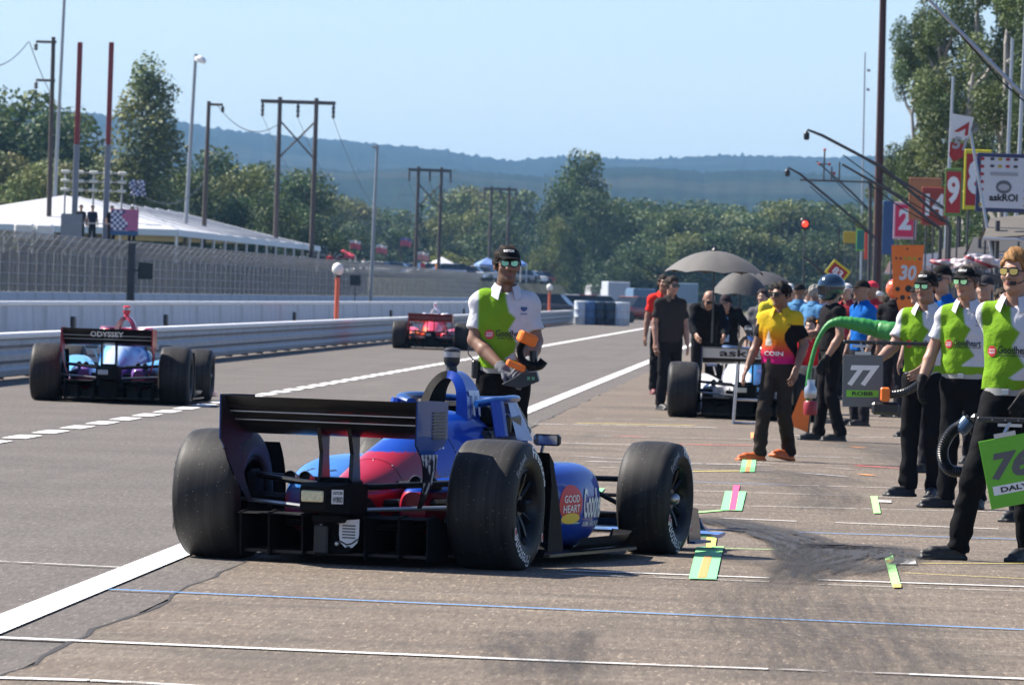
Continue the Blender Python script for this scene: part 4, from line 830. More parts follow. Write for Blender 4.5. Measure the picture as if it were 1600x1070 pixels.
    MB().box((-.04, -.664, .375), (.125, .012, .06), bev=.006).build('rear_light', m_led if not sp.get('led') else mat('led_'+sp['name'], sp['led'], .4), at); MB().box((0, -.45, .255), (.17, .16, .045), bev=.01).build('jack_socket', m_carbm, at)
    if detail:
        mb = MB(); mb.box((.083, -.612, .375), (.068, .006, .075), M=Matrix.Rotation(math.atan2(.11, .105), 3, 'Z'), mi=0); M = Matrix.Rotation(math.atan2(.11, .105), 3, 'Z'); nrm = M @ Vector((0, -1, 0)); u = M @ Vector((1, 0, 0))
        text_flat(mb, 'INDYCAR', Vector((.083, -.612, .395))+nrm*.006, u, (0, 0, 1), w=.056, h=.018, bold=.02, mi=1); text_flat(mb, 'HYBRID', Vector((.083, -.612, .36))+nrm*.006, u, (0, 0, 1), w=.058, h=.03, bold=.02, mi=1); mb.build('hybrid_badge', [m_print, m_blackprint], at)
        # white shield-shaped oil cooler badge low on the gearbox
        bp = MB().prism([(-.055, .075), (.055, .085), (.055, .0), (.048, -.04), (.02, -.068), (-.02, -.068), (-.048, -.04), (-.055, .0)], (.10, -.44, .17), (1, 0, 0), (0, 0, 1), (0, -.01, 0)).build('badge_plate', m_print, root)
        mb = MB(); [mb.box((.10, -.452, .155+i*.016), (.072, .004, .006)) for i in range(5)]; mb.tube([(.055, -.453, .135), (.09, -.453, .118), (.12, -.453, .125), (.152, -.453, .15)], .004, 5); mb.box((.1, -.453, .106), (.02, .004, .008)); mb.build('badge_lines', m_blackprint, bp)
        for k, (xx, zz) in enumerate(((-.03, .26), (-.06, .21), (.035, .24), (.03, .12))): MB().lathe([(.014, 0), (.014, .02), (.008, .025)], (xx, -.42, zz), (0, -1, 0), 10).build('bolt', m_alloy, root)
        MB().box((-.06, -.42, .14), (.08, .06, .16), bev=.01).build('clutch_housing', m_black, root)
    # ---- rear wing
    for s in (-1, 1): MB().prism([(-.26, .40), (-.42, .40), (-.40, .60), (-.46, .735), (-.30, .735), (-.30, .60)], (s*.075, 0, 0), (0, 1, 0), (0, 0, 1), (s*.022, 0, 0)).build('wing_pillar', m_carbon, root)
    MB().box((0, -.33, .42), (.20, .22, .10), bev=.02).build('pillar_base', m_carbm, root)
    mwing = mat('wing_'+sp['name'], sp['wing'], .32, coat=.06, spec=.25)
    airfoil(MB(), [(-.18, .715), (-.30, .705), (-.42, .73), (-.50, .775)], .537, .032).build('main_plane', mwing, root, 40); airfoil(MB(), [(-.47, .762), (-.54, .785), (-.60, .828)], .537, .012).build('wing_flap', mwing, root, 40)
    tf = airfoil(MB(), [(-.56, .812), (-.64, .838), (-.71, .893)], .537, .014).build('upper_flap', mwing, root, 40)
    for yy, zz in ((-.532, .7665), (-.618, .811)): MB().box((0, yy, zz), (1.066, .006, .005)).build('slot_highlight', mat('slot_highlight_tone', (.50, .48, .47), .3, .6), root)  # pale strips added to draw the bright light in the wing slots
    if sp.get('wingtext'):
        tt, mm, hh, ww = sp['wingtext']; mb = MB(); text_flat(mb, tt, (sp.get('wtx', 0), -.698, .828 if not sp.get('wband') else .83), (1, 0, 0), (0, -.45, .9), h=hh, w=ww, bold=.02); mb.build('lettering', mm, tf)
    if sp.get('wband'): MB().prism([(-.535, -.062), (.535, -.062), (.535, .075), (-.535, .075)], (0, -.686, .825), (1, 0, 0), (0, -.25, .97), (0, .006, 0)).build('wing_panel', mat('wband_'+sp['name'], sp['wband'], .4), root)
    for s in (-1, 1):
        up = [(-.725, .665), (-.735, .90), (-.50, .90), (-.20, .895), (-.19, .70), (-.25, .66), (-.40, .63), (-.47, .60), (-.62, .60)]
        inner = MB(); inner.prism(up, (s*.541, 0, 0), (0, 1, 0), (0, 0, 1), (s*.006, 0, 0)); io = inner.build('endplate', mat('epi_'+sp['name'], sp['ep_in'], .6, coat=.0, spec=.15), root)
        outer = MB(); outer.prism(up, (s*.5475, 0, 0), (0, 1, 0), (0, 0, 1), (s*.006, 0, 0)); outer.build('endplate_skin', m_paint, io, colfn=sp['ep_out'])
        # lower leg: curves inward and forward
        g1_ = []; g2_ = []
        for k in range(25):
            t = k/24; z_ = .615-.29*t; xi = .547-.075*t*t; ya, yb = -.66+.22*t**.8, -.36-.02*t; g1_.append([(s*xi, ya+(yb-ya)*q/14, z_) for q in range(15)]); g2_.append([(s*(xi+.008), ya+(yb-ya)*q/14, z_) for q in range(15)])
        MB().sheet(g1_).build('endplate_leg', mat('epl_'+sp['name'], sp['ep_in'], .6, coat=.0, spec=.15), root, 60); MB().sheet(g2_).build('leg_skin', m_paint, root, 60, colfn=sp['leg'])
        if detail and s > 0:
            for k in range(9): MB().box((.5545, -.36, .70+k*.017), (.012, .22, .008)).build('louvre', m_black, io)
    # ---- roll hoop: blue outside, black inside; camera pod
    path = interp([(-.125, .70), (-.108, .83), (-.082, .94), (-.032, 1.005), (.032, 1.005), (.082, .94), (.108, .83), (.125, .70)], 5); mb = MB(); g = []
    for i, (x_, z_) in enumerate(path):
        d = path[min(i+1, len(path)-1)]-path[max(i-1, 0)]; d = d/np.linalg.norm(d); nn = np.array([-d[1], d[0]])
        if nn[1] < 0 and abs(x_) < .06: nn = -nn
        if (nn[0]*x_) < 0 and abs(x_) >= .06: nn = -nn
        low = abs(i-(len(path)-1)/2)/((len(path)-1)/2); ya, yb = 1.52-.16*low**1.5, 1.68+.12*low**1.5; th = .026+.014*low
        g.append([(x_+nn[0]*th, ya+.03, z_+nn[1]*th), (x_+nn[0]*th, yb, z_+nn[1]*th), (x_-nn[0]*th*.6, yb+.01, z_-nn[1]*th*.6), (x_-nn[0]*th*.6, ya, z_-nn[1]*th*.6)])
    for i in range(len(g)-1):
        for j in range(4): a, b = g[i], g[i+1]; mb.add([a[j], a[(j+1) % 4], b[(j+1) % 4], b[j]], [(0, 3, 2, 1)], 1 if (j == 2 or a[j][0] < -.015) else 0)
    mhoop = mat('hoop_'+sp['name'], sp['hoop'], .3, coat=.25); ho = mb.build('roll_hoop', [mhoop, m_carbm if not sp.get('hoop_in') else mat('hoopin_'+sp['name'], sp['hoop_in'], .3)], root)
    if sp.get('number'):
        mb = MB(); bvh = BVHTree.FromObject(ho, bpy.context.evaluated_depsgraph_get()) if 0 else None; V, F, sz = text_geo(sp['number'], .03); u = Vector((-.35, .55, -.10)).normalized(); u = Vector((.05, 1, 0)).normalized(); v = Vector((-.24, 0, .97)); text_flat(mb, sp['number'], (.150, 1.60, .86), u, v, h=.15, w=.17, bold=.03); mb.build('number', m_print, ho)
    cp = MB().lathe([(.05, -.02), (.035, .0), (.03, .035), (.042, .05), (.046, .06), (.046, .085)], (0, 1.59, 1.03), n=20).build('camera_pod', m_black if not sp.get('pod_cam') else mat('pc_'+sp['name'], sp['pod_cam'], .4), root, 40); MB().lathe([(.047, .085), (.048, .115)], (0, 1.59, 1.03), n=20, caps=False).build('lens_band', mat('lens_band', (.42, .43, .46), .2, .6), cp, 40); MB().lathe([(.048, .115), (.046, .128), (.03, .138), (.005, .142)], (0, 1.59, 1.03), n=20).build('pod_cap', m_black if not sp.get('pod_cam') else mat('pc_'+sp['name'], sp['pod_cam'], .4), cp, 40)
    # ---- cockpit and aeroscreen
    MB().box((0, 1.95, .70), (.50, .85, .06), bev=.02).build('cockpit_rim', m_carbm, root); MB().box((0, 1.78, .77), (.46, .22, .14), bev=.05).build('headrest', m_carbm, root)
    ring = interp([(-.19, 1.46, .86), (-.28, 1.56, .88), (-.30, 1.74, .89), (-.28, 1.92, .89), (-.20, 2.08, .882), (0, 2.17, .872), (.20, 2.08, .882), (.28, 1.92, .89), (.30, 1.74, .89), (.28, 1.56, .88), (.19, 1.46, .86)], 5)
    base = interp([(-.31, 1.48, .70), (-.34, 1.66, .68), (-.345, 1.95, .66), (-.325, 2.25, .64), (-.24, 2.60, .60), (0, 2.90, .58), (.24, 2.60, .60), (.325, 2.25, .64), (.345, 1.95, .66), (.34, 1.66, .68), (.31, 1.48, .70)], 5)
    fr = MB().tube([Vector(p) for p in ring], .021, 8, flat=1.5).build('aeroscreen_frame', mat('ring_'+sp['name'], sp['ring'], .3, coat=.25), root, 50); MB().tube([(0, 2.17, .872), (0, 2.55, .73), (0, 2.90, .58)], .014, 8).build('centre_spar', m_carbon, fr)
    sc = MB().sheet([[tuple(r_*(1-k)+b_*k) for r_, b_ in zip(ring[12:-12], base[12:-12])] for k in (0, .33, .66, 1)]).build('aeroscreen', m_glass, root, 60)
    for s in (-1, 1):
        MB().add([(s*.305, 1.70, .87), (s*.292, 1.90, .875), (s*.335, 2.12, .65), (s*.347, 1.76, .66)], [(0, 1, 2, 3)] if s > 0 else [(3, 2, 1, 0)]).build('screen_panel', mat('panel_'+sp['name'], sp['panel'], .3, coat=.25), root)
        MB().tube([(s*.295, 1.52, .875), (s*.335, 1.50, .68)], .030, 8, flat=1.6).build('screen_post', mat('panel_'+sp['name'], sp['panel'], .3, coat=.25), root); MB().box((s*.30, 1.80, .745), (.05, .26, .13), bev=.03).build('cockpit_pad', m_carbon, root)
        mr = MB().box((s*.46, 1.98, .663), (.155, .06, .066), bev=.015).build('mirror', m_carbon, root); MB().box((s*.46, 1.947, .663), (.135, .004, .05)).build('mirror_glass', mat('mirror_silver', (.5, .52, .55), .06, .95), mr); MB().tube([(s*.43, 2.0, .63), (s*.40, 2.02, .52)], .010, 6).build('mirror_stay', m_alloy, mr)
    # ---- suspension
    for s in (-1, 1):
        for a, b, r in (((.10, .18, .43), (.62, .02, .46), .017), ((.10, -.22, .42), (.62, -.02, .46), .017), ((.12, .25, .20), (.62, .03, .22), .018), ((.12, -.25, .21), (.62, -.03, .22), .018), ((.12, .0, .33), (.62, 0, .35), .024), ((.12, -.30, .30), (.62, -.14, .33), .012)):
            MB().tube([(s*a[0], a[1], a[2]), (s*b[0], b[1], b[2])], r, 8, flat=1.0).build('rear_link', m_carbon if r != .012 else m_alloy, root)
        for a, b, r in (((.19, 3.22, .42), (.70, 3.06, .43), .016), ((.20, 2.80, .43), (.70, 3.04, .43), .016), ((.16, 3.30, .22), (.70, 3.06, .22), .016), ((.17, 2.70, .22), (.70, 3.04, .22), .018), ((.18, 3.0, .48), (.66, 3.05, .25), .014), ((.2, 3.2, .33), (.70, 3.18, .33), .011)): MB().tube([(s*a[0], a[1], a[2]), (s*b[0], b[1], b[2])], r, 8).build('front_link', m_carbon, root)
        MB().box((s*.60, 0, .34), (.06, .20, .30), bev=.03).build('upright', m_carbm, root); MB().box((s*.685, 3.05, .33), (.06, .18, .28), bev=.03).build('upright', m_carbm, root)
    # ---- front wing
    fwm = mat('frontwing_'+sp['name'], sp['fw'], .25, coat=.7); airfoil(MB(), [(4.18, .10), (4.0, .085), (3.82, .105)], .93, .022).build('front_wing', fwm, root, 40); airfoil(MB(), [(3.86, .12), (3.72, .15), (3.62, .205)], .92, .014).build('front_flap', fwm, root, 40)
    for s in (-1, 1): MB().prism([(3.30, .07), (3.56, .07), (3.54, .14), (3.48, .26), (3.30, .28)], (s*.935, 0, 0), (0, 1, 0), (0, 0, 1), (s*.012, 0, 0)).build('front_endplate', mat('fep_'+sp['name'], sp['fep'], .3, coat=.6), root); MB().prism([(3.32, .06), (3.68, .06), (3.66, .075), (3.32, .075)], (s*.93, 0, 0), (0, 1, 0), (0, 0, 1), (s*.05, 0, 0)).build('foot_plate', mat('fpl_'+sp['name'], sp['ring'], .3), root); MB().box((s*.05, 3.95, .16), (.02, .22, .14)).build('nose_pylon', m_carbon, root)
    for s in (-1, 1):
        add_wheel(root, 'rear', s, 0, .7775, detail, 0, random.uniform(-.3, .3) if s < 0 else .12); add_wheel(root, 'front', s, 3.05, .8025, detail, sp.get('steer', 0), .05 if s > 0 else .9)
    return root
BLUE, RED, CYAN, WHT = (.001, .042, .32), (.36, .004, .014), (.016, .13, .38), (.66, .66, .68)
def pick(V, rules, base):
    C = np.tile(np.array(base, float), (len(V), 1))
    for msk, c in rules: C[msk(V)] = c
    return C
cars = {}
cars['main'] = dict(name='main', wing=(.012, .012, .013), ep_in=(.015, .014, .02), hoop=BLUE, ring=(.006, .05, .20), panel=BLUE, fw=(.02, .09, .4), fep=(.012, .010, .012), fence=(.014, .014, .016), number='77', shield=True, steer=-.0,
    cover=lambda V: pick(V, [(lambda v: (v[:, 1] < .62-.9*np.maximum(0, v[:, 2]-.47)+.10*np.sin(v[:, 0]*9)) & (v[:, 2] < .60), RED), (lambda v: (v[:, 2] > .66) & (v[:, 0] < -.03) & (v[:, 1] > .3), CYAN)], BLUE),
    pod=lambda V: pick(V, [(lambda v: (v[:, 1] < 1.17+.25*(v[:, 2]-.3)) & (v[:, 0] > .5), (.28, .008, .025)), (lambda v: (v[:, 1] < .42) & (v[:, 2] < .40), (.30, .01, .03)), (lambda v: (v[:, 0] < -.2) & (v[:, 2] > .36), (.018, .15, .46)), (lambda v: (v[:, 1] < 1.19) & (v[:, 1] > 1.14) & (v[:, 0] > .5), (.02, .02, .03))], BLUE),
    ep_out=lambda V: pick(V, [], (.006, .055, .24)), leg=lambda V: pick(V, [(lambda v: (np.sin((v[:, 1]+.25*(v[:, 2]-.4))*95) > -.1) & (v[:, 2] > .46+.1*np.sin(v[:, 1]*8)), (.62, .64, .70)), (lambda v: (np.abs(np.hypot((v[:, 1]+.47)*1.2, v[:, 2]-.52)-.06) < .012), (.02, .02, .03)), (lambda v: (v[:, 2] < .46) & (np.sin(v[:, 1]*70) > .45) & (v[:, 2] > .40), (.6, .6, .65))], (.012, .012, .02)))
PUR = (.16, .08, .32)
cars['odyssey'] = dict(name='odyssey', wing=(.012, .011, .012), ep_in=(.35, .02, .035), hoop=(.42, .05, .09), ring=(.45, .04, .07), panel=(.55, .6, .75), fw=(.5, .02, .05), fep=(.5, .02, .05), fence=(.5, .02, .05), pod_cam=(.62, .03, .05), wingtext=('ODYSSEY', m_print, .07, .40), led=(.35, .36, .38),
    cover=lambda V: pick(V, [(lambda v: v[:, 0] > .06+.3*(v[:, 2]-.5), (.10, .22, .50)), (lambda v: (v[:, 0] > .10) & (v[:, 2] < .56), PUR), (lambda v: (v[:, 0] < -.10), (.16, .42, .68))], (.42, .52, .72)),
    pod=lambda V: pick(V, [(lambda v: v[:, 1] < .35, PUR), (lambda v: v[:, 2] < .30, (.45, .02, .06))], (.10, .34, .62)), ep_out=lambda V: pick(V, [], (.5, .025, .04)), leg=lambda V: pick(V, [], (.5, .025, .04)), hoop_in=(.08, .02, .03))
PK = (.62, .03, .06)
cars['red'] = dict(name='red', wing=(.20, .012, .018), ep_in=(.22, .012, .018), hoop=(.62, .60, .66), ring=(.6, .6, .65), panel=PK, fw=PK, fep=PK, fence=(.3, .02, .03), hoop_in=(.3, .3, .34), pod_cam=(.62, .60, .66), led=(.3, .3, .3),
    cover=lambda V: pick(V, [(lambda v: (v[:, 0] < -.08) & (v[:, 2] < .55), (.85, .22, .05))], PK), pod=lambda V: pick(V, [(lambda v: (v[:, 0] < -.3) & (v[:, 1] < .5), (.85, .2, .06)), (lambda v: (v[:, 0] > .3) & (v[:, 1] < .6), (.62, .16, .22))], PK), ep_out=lambda V: pick(V, [], (.24, .012, .02)), leg=lambda V: pick(V, [], (.24, .012, .02)))
cars['white'] = dict(name='white', wing=(.05, .05, .052), ep_in=(.06, .06, .065), hoop=(.05, .12, .3), ring=(.06, .10, .2), panel=WHT, fw=WHT, fep=WHT, fence=(.05, .08, .16), wband=(.55, .54, .50), wingtext=('askROI', m_blackprint, .105, .76), wtx=.05,
    cover=lambda V: pick(V, [(lambda v: v[:, 0] > .05, (.06, .30, .62))], WHT), pod=lambda V: pick(V, [(lambda v: v[:, 2] < .28, (.03, .06, .16))], WHT), ep_out=lambda V: pick(V, [], (.06, .10, .22)), leg=lambda V: pick(V, [], (.05, .06, .1)), led=(.55, .52, .40))
CAR_H = -(math.radians(17.0)-YAW)
mc_ = G(557, 880); race_car(mc_, CAR_H, 'blue, red and black open wheel racing car number 77 leaving its pit box', cars['main'], True)
o1 = G(173, 629); race_car(o1, 0, 'pale blue and red open wheel racing car with a black ODYSSEY rear wing', cars['odyssey'], False)
o2 = S(673, 168, 0); race_car(o2, 0, 'bright red open wheel racing car beside the guard rail', cars['red'], False)
o3 = S(1163, 84, 0); race_car(o3, .0, 'white open wheel racing car with an askROI rear wing parked in its pit box', cars['white'], False)
# ================================================================== PEOPLE
def skin_mat():
    m = mat('skin', (1, 1, 1), .48, attr=True, spec=.35, bump=.08, bscale=120); b = m.node_tree.nodes['Principled BSDF']; b.inputs['Subsurface Weight'].default_value = .08; b.inputs['Subsurface Radius'].default_value = (.02, .008, .005); b.inputs['Subsurface Scale'].default_value = .3; return m
m_skin = skin_mat(); m_cloth = mat('woven_cloth', (1, 1, 1), .85, attr=True, spec=.06, noise=.05, nscale=9, bump=.6, bscale=18); m_trous = mat('trouser_cloth', (1, 1, 1), .85, attr=True, spec=.08, noise=.12, nscale=8, bump=.5, bscale=16)
m_hair = mat('hair', (1, 1, 1), .65, attr=True, spec=.12, bump=.5, bscale=90, stretch=(1, 1, .25)); m_shoe = mat('shoe_leather', (1, 1, 1), .55, attr=True, bump=.2, bscale=60); m_capc = mat('cap_cloth', (1, 1, 1), .8, attr=True, spec=.1, bump=.15, bscale=80); m_glove = mat('glove', (1, 1, 1), .7, attr=True, spec=.2, bump=.2, bscale=70)
m_frame = mat('glasses_frame', (.01, .01, .01), .3); m_belt = mat('belt', (1, 1, 1), .7, attr=True)
m_lens = {'green': mat('green_mirror_lens', (.42, .62, .30), .08, .85), 'amber': mat('amber_mirror_lens', (.75, .42, .10), .08, .85), 'dark': mat('dark_lens', (.01, .01, .012), .08)}
def folds(seed, f0, f1, n=9):
    r = np.random.default_rng(seed+100); D_ = r.normal(0, 1, (n, 3)); D_ /= np.linalg.norm(D_, axis=1)[:, None]; D_[:, 1] *= .5; K = r.uniform(f0, f1, n); P_ = r.uniform(0, 6.28, n)
    return lambda X, Y, Z: sum(np.sin(K[i]*(D_[i, 0]*X+D_[i, 1]*Y+D_[i, 2]*Z)+P_[i]+1.3*np.sin(6*X-7*Z+P_[i])) for i in range(n))/math.sqrt(n)
def rotm(yaw=0, pitch=0, tilt=0): return Matrix.Rotation(yaw, 3, 'Z') @ Matrix.Rotation(pitch, 3, 'X') @ Matrix.Rotation(tilt, 3, 'Y')
DEF = dict(pel=(0, 0, .95), wai=(0, 0, 1.09), che=(0, .01, 1.32), nek=(0, .015, 1.47), head=(0, -.02, 1.655), shA=(-.172, .015, 1.405), shB=(.172, .015, 1.405), elA=(-.245, .03, 1.16), elB=(.245, .03, 1.16), wrA=(-.265, -.06, .90), wrB=(.265, -.06, .90), hiA=(-.095, 0, .92), hiB=(.095, 0, .92), knA=(-.11, -.02, .50), knB=(.11, -.02, .50), anA=(-.12, .02, .085), anB=(.12, .02, .085))
def hand_prims(sd, w, d, n, curl, side, r=.0095, k=.006, spread=.10, inflate=0.0):
    w, d, n = Vector(w), Vector(d).normalized(), Vector(n).normalized(); n = (n-d*n.dot(d)).normalized(); l = d.cross(n)*side
    c = w+d*.045; M = Matrix((l, n, d)).transposed(); sd.rbox(c, (.040+inflate, .014+inflate, .050), .013, k, np.array(M)); sd.cone(w-d*.02, w+d*.02, .030+inflate, .030+inflate, .012, flat=(n, .75))
    for i, (off, L0) in enumerate(((-.031, .068), (-.0105, .078), (.0105, .072), (.030, .056))):
        p = w+d*.088+l*off; ang = curl*(.8+.1*i); dd = (d+l*off*spread*8).normalized()
        for seg, (fr, rr) in enumerate(((.45, 1.0), (.32, .92), (.26, .82))):
            a = ang*(seg+.6); v = dd*math.cos(a)+n*math.sin(a); q = p+v*L0*fr*1.25; sd.cone(p, q, r*rr+inflate, r*rr*.94+inflate, .003); p = q
    p = w+d*.025-l*.030; v = (d*.75-l*.62+n*.35).normalized(); q = p+v*.042; sd.cone(p, q, r*1.25+inflate, r*1.1+inflate, .006); v2 = (d*.9-l*.15+n*(.3+.4*min(1, curl))).normalized(); sd.cone(q, q+v2*.036, r*1.1+inflate, r*.9+inflate, .003)
def person(loc, rz, H, label, J=None, h=.008, shirt=None, trousers=(.008, .008, .010), shoes=(.008, .008, .009), sole=None, skin=(.46, .26, .17), head=(0, 0, 0), hair=None, hairtop=0.0, cap=None, captext=None, glasses=None, beard=0.0, hands=None, gloves=None, footA=(0, 0), footB=(0, 0), belt=(.35, .34, .32), sleeve=.72, longsleeve=False, collar=(.58, .58, .62), fat=0.0, headset=False, group=None, seed=0, pocket=False, objcol=None, hem=None, name='person', wave=1.0, slim=.88):
    s = H/1.78; j = dict(DEF); j.update(J or {}); j = {k: Vector((v[0]*slim, v[1], v[2]))*s for k, v in j.items()}
    root = empty(name, loc, rz, label, 'person', group); R = rotm(*head); hc = j['head']; hs = s*1.0
    Hp = lambda x, y, z: hc+R @ (Vector((x, y, z))*hs); Rn = np.array(R); r = np.random.default_rng(seed); ph = r.uniform(0, 6, 6)
    allp = np.array([tuple(v) for v in j.values()]); lo = allp.min(0)-np.array([.24, .24, .10]); hi = allp.max(0)+np.array([.24, .24, .20]); lo[2] = max(lo[2], -.02)
    hands = hands or {}
    def torso(sd, inf, f=.68, upto=1.0):
        y = (0, 1, 0); sd.cone(j['pel'], j['wai'], (.146+fat*.5)*s+inf, (.134+fat)*s+inf, .03, flat=(y, f)); sd.cone(j['wai'], j['che'], (.134+fat)*s+inf, (.158+fat*.3)*s+inf, .04, flat=(y, f-.02)); sd.cone(j['che'], j['nek']-Vector((0, 0, .05*s)), (.152)*s+inf, .085*s+inf, .05, flat=(y, .66)); sd.cone(j['shA'], j['shB'], .062*s+inf, .062*s+inf, .05)
        for k in 'AB': sd.cone(j['nek']-Vector((0, -.01, .045*s)), j['sh'+k]+Vector((0, 0, .012)), .055*s+inf, .048*s+inf, .05)
    # --- body: one continuous surface
    sd = SDF(lo, hi, h); torso(sd, -.006); sd.cone(j['nek']-Vector((0, 0, .05*s)), hc+R @ Vector((0, .02, -.06))*hs, .066*s, .056*s, .02)
    for k in 'AB':
        sd.cone(j['sh'+k], j['el'+k], .056*s, .044*s, .03); sd.cone(j['el'+k], j['el'+k].lerp(j['wr'+k], .35), .044*s, .046*s, .015); sd.cone(j['el'+k].lerp(j['wr'+k], .35), j['wr'+k], .046*s, .029*s, .012, None)
        sd.cone(j['hi'+k], j['kn'+k], .082*s, .056*s, .04); sd.cone(j['kn'+k], j['an'+k], .054*s, .036*s, .02); fy = (footA if k == 'A' else footB)[0]; sd.cone(j['an'+k]-Vector((0, 0, .02)), j['an'+k]+Vector((math.sin(fy)*.08, -math.cos(fy)*.08, -.045)), .026*s, .022*s, .01)
        hd = hands.get(k, dict()); d = Vector(hd.get('d', (j['wr'+k]-j['el'+k]).normalized())); n = Vector(hd.get('n', (-.8 if k == 'B' else .8, .5, 0)))
        hand_prims(sd, j['wr'+k], d, n, hd.get('curl', .35), (1 if k == 'A' else -1), r=.0095)
    E = lambda c, rr, k=.012, op='add': sd.ell(Hp(*c), tuple(q*hs for q in rr), k, Rn, op)
    E((0, .016, .035), (.075, .094, .086)); E((0, -.024, -.028), (.061, .070, .088), .02); E((0, -.052, -.083), (.042, .040, .030), .025); E((0, -.084, .030), (.050, .018, .014)); sd.cone(Hp(0, -.092, .016), Hp(0, -.113, -.022), .009*hs, .014*hs, .010); sd.cone(Hp(-.012, -.098, -.026), Hp(.012, -.098, -.026), .010*hs, .010*hs, .008); E((0, -.091, -.053), (.024, .012, .007), .006); E((0, -.089, -.064), (.020, .012, .007), .006); E((0, -.088, -.092), (.022, .016, .016), .012)
    for sx in (-1, 1): E((sx*.077, .014, -.004), (.011, .022, .033), .006); E((sx*.036, -.066, -.022), (.026, .024, .026), .015); E((sx*.031, -.098, .010), (.016, .012, .010), .008, 'sub')
    V, F = sd.mesh(); L = (V-np.array(hc)) @ Rn/hs; sk = np.array(skin); sk = sk*.78; C = np.tile(sk, (len(V), 1)); hz_ = np.abs(L).max(1) < .16
    C *= (1+.06*np.sin(V[:, [0]]*37+V[:, [2]]*29)); lip = hz_ & (np.abs(L[:, 2]+.058) < .010) & (np.abs(L[:, 0]) < .026) & (L[:, 1] < -.08); C[lip] = sk*np.array([.85, .55, .55])
    if beard: m_ = hz_ & (L[:, 2] < -.035) & (L[:, 1] < .02) & ~((np.abs(L[:, 2]+.058) < .009) & (np.abs(L[:, 0]) < .022)) & (L[:, 2] > -.13); C[m_] = C[m_]*(1-beard)+np.array([.03, .02, .015])*beard
    br = hz_ & (np.abs(L[:, 2]-.032) < .006) & (np.abs(L[:, 0]) > .012) & (np.abs(L[:, 0]) < .052) & (L[:, 1] < -.07); C[br] *= .35
    link('body', mesh_np('body', V, F, True, C), root, m_skin)
    # --- clothes
    hemz = (hem if hem is not None else .985)*s; inf = .016
    def cloth(name_, sd, colfn, material):
        V, F = sd.mesh(); o = link(name_, mesh_np(name_, V, F, True, colfn(V)), root, material); return o, V, F
    if shirt is not None:
        sd = SDF((lo[0], lo[1], hemz-.05), (hi[0], hi[1], j['nek'].z+.12*s), h); torso(sd, inf); sd.cone(j['pel']+Vector((0, 0, .02)), j['che'], (.146+fat*.7)*s+inf, (.156+fat*.3)*s+inf, .03, flat=((0, 1, 0), .68))
        for k in 'AB':
            a, b = j['sh'+k], j['el'+k]
            if longsleeve: sd.cone(a, b, .070*s, .062*s, .035); sd.cone(b, j['wr'+k], .062*s, .044*s, .02, cut=.0)
            else: e = a.lerp(b, sleeve); sd.cone(a, e, .058*s, .072*s, .035, cut=0.0)
        sd.cone(j['nek']-Vector((0, .012, .005)), j['nek']+Vector((0, -.05, .16)), .060*s, .075*s, .006, op='sub')
        wv = wave; fo, fo2 = folds(seed, 22, 48), folds(seed+7, 45, 80); sd.wave(lambda X, Y, Z: wv*(.0040*fo(X, Y, Z)+.0026*fo2(X, Y, Z)+.005*np.exp(-np.maximum(Z-hemz, 0)/.09)*np.sin(38*X+ph[2]+9*Z+2*np.sin(11*X))))
        sd.plane((0, 0, hemz), (0, 0, -1)); so, SV, SF = cloth('shirt', sd, (lambda V: np.tile(np.array(shirt), (len(V), 1))) if not callable(shirt) else (lambda V: shirt(V/s)), m_cloth)
        if collar is not None:
            c0 = j['nek']+Vector((0, -.010, .030*s)); g = []
            for i in range(19):
                a = math.radians(-62+i*(360-56)/18)+math.pi*1.5+math.radians(34); a = math.radians(270+28+i*(360-56)/18); ca, sa = math.cos(a), math.sin(a); fr = max(0, -sa); g.append([c0+Vector((ca*rr_*s, sa*rr_*s*1.02-.012*fr, zz*s-.030*fr*s)) for rr_, zz in ((.070, -.02), (.066, .036), (.074, .044), (.094, .012), (.112+.012*fr, -.022-.034*fr**3))])
            MB().sheet(g).build('collar', m_cloth, so, 60, colfn=const(collar))
        if belt is not None:
            g = []; bz = hemz-.012
            for i in range(33): a = 2*math.pi*i/32; g.append([(j['pel'].x+math.cos(a)*(.160+fat*.6)*s, j['pel'].y+math.sin(a)*(.114+fat*.4)*s, bz+dz) for dz in (-.020, .022)])
            MB().sheet(g).build('belt', m_belt, root, 60, colfn=const(belt)); MB().box((j['pel'].x, j['pel'].y-(.121+fat*.4)*s, bz), (.045, .008, .036), bev=.003).build('buckle', m_alloy, root)
    else: so = None; SV = None
    sd = SDF((lo[0], lo[1], 0), (hi[0], hi[1], hemz+.06), h); sd.cone(j['pel']-Vector((0, 0, .02)), j['pel'].lerp(j['wai'], .55), (.150+fat*.5)*s+.006, (.142+fat*.7)*s+.004, .03, flat=((0, 1, 0), .70))
    for k in 'AB': sd.cone(j['hi'+k], j['kn'+k], .094*s, .070*s, .035); sd.cone(j['kn'+k], j['an'+k]+Vector((0, 0, -.02)), .072*s, .066*s, .02, cut=.0)
    fo, fo2 = folds(seed+3, 14, 34), folds(seed+5, 45, 85); sd.wave(lambda X, Y, Z: wave*(.0045*fo(X, Y, Z)+fo2(X, Y, Z)*(.0015+.004*np.exp(-np.abs(Z-.50*s)/.10)+.006*np.exp(-np.abs(Z-.12*s)/.10))))
    cloth('trousers', sd, const(trousers) if not callable(trousers) else trousers, m_trous)
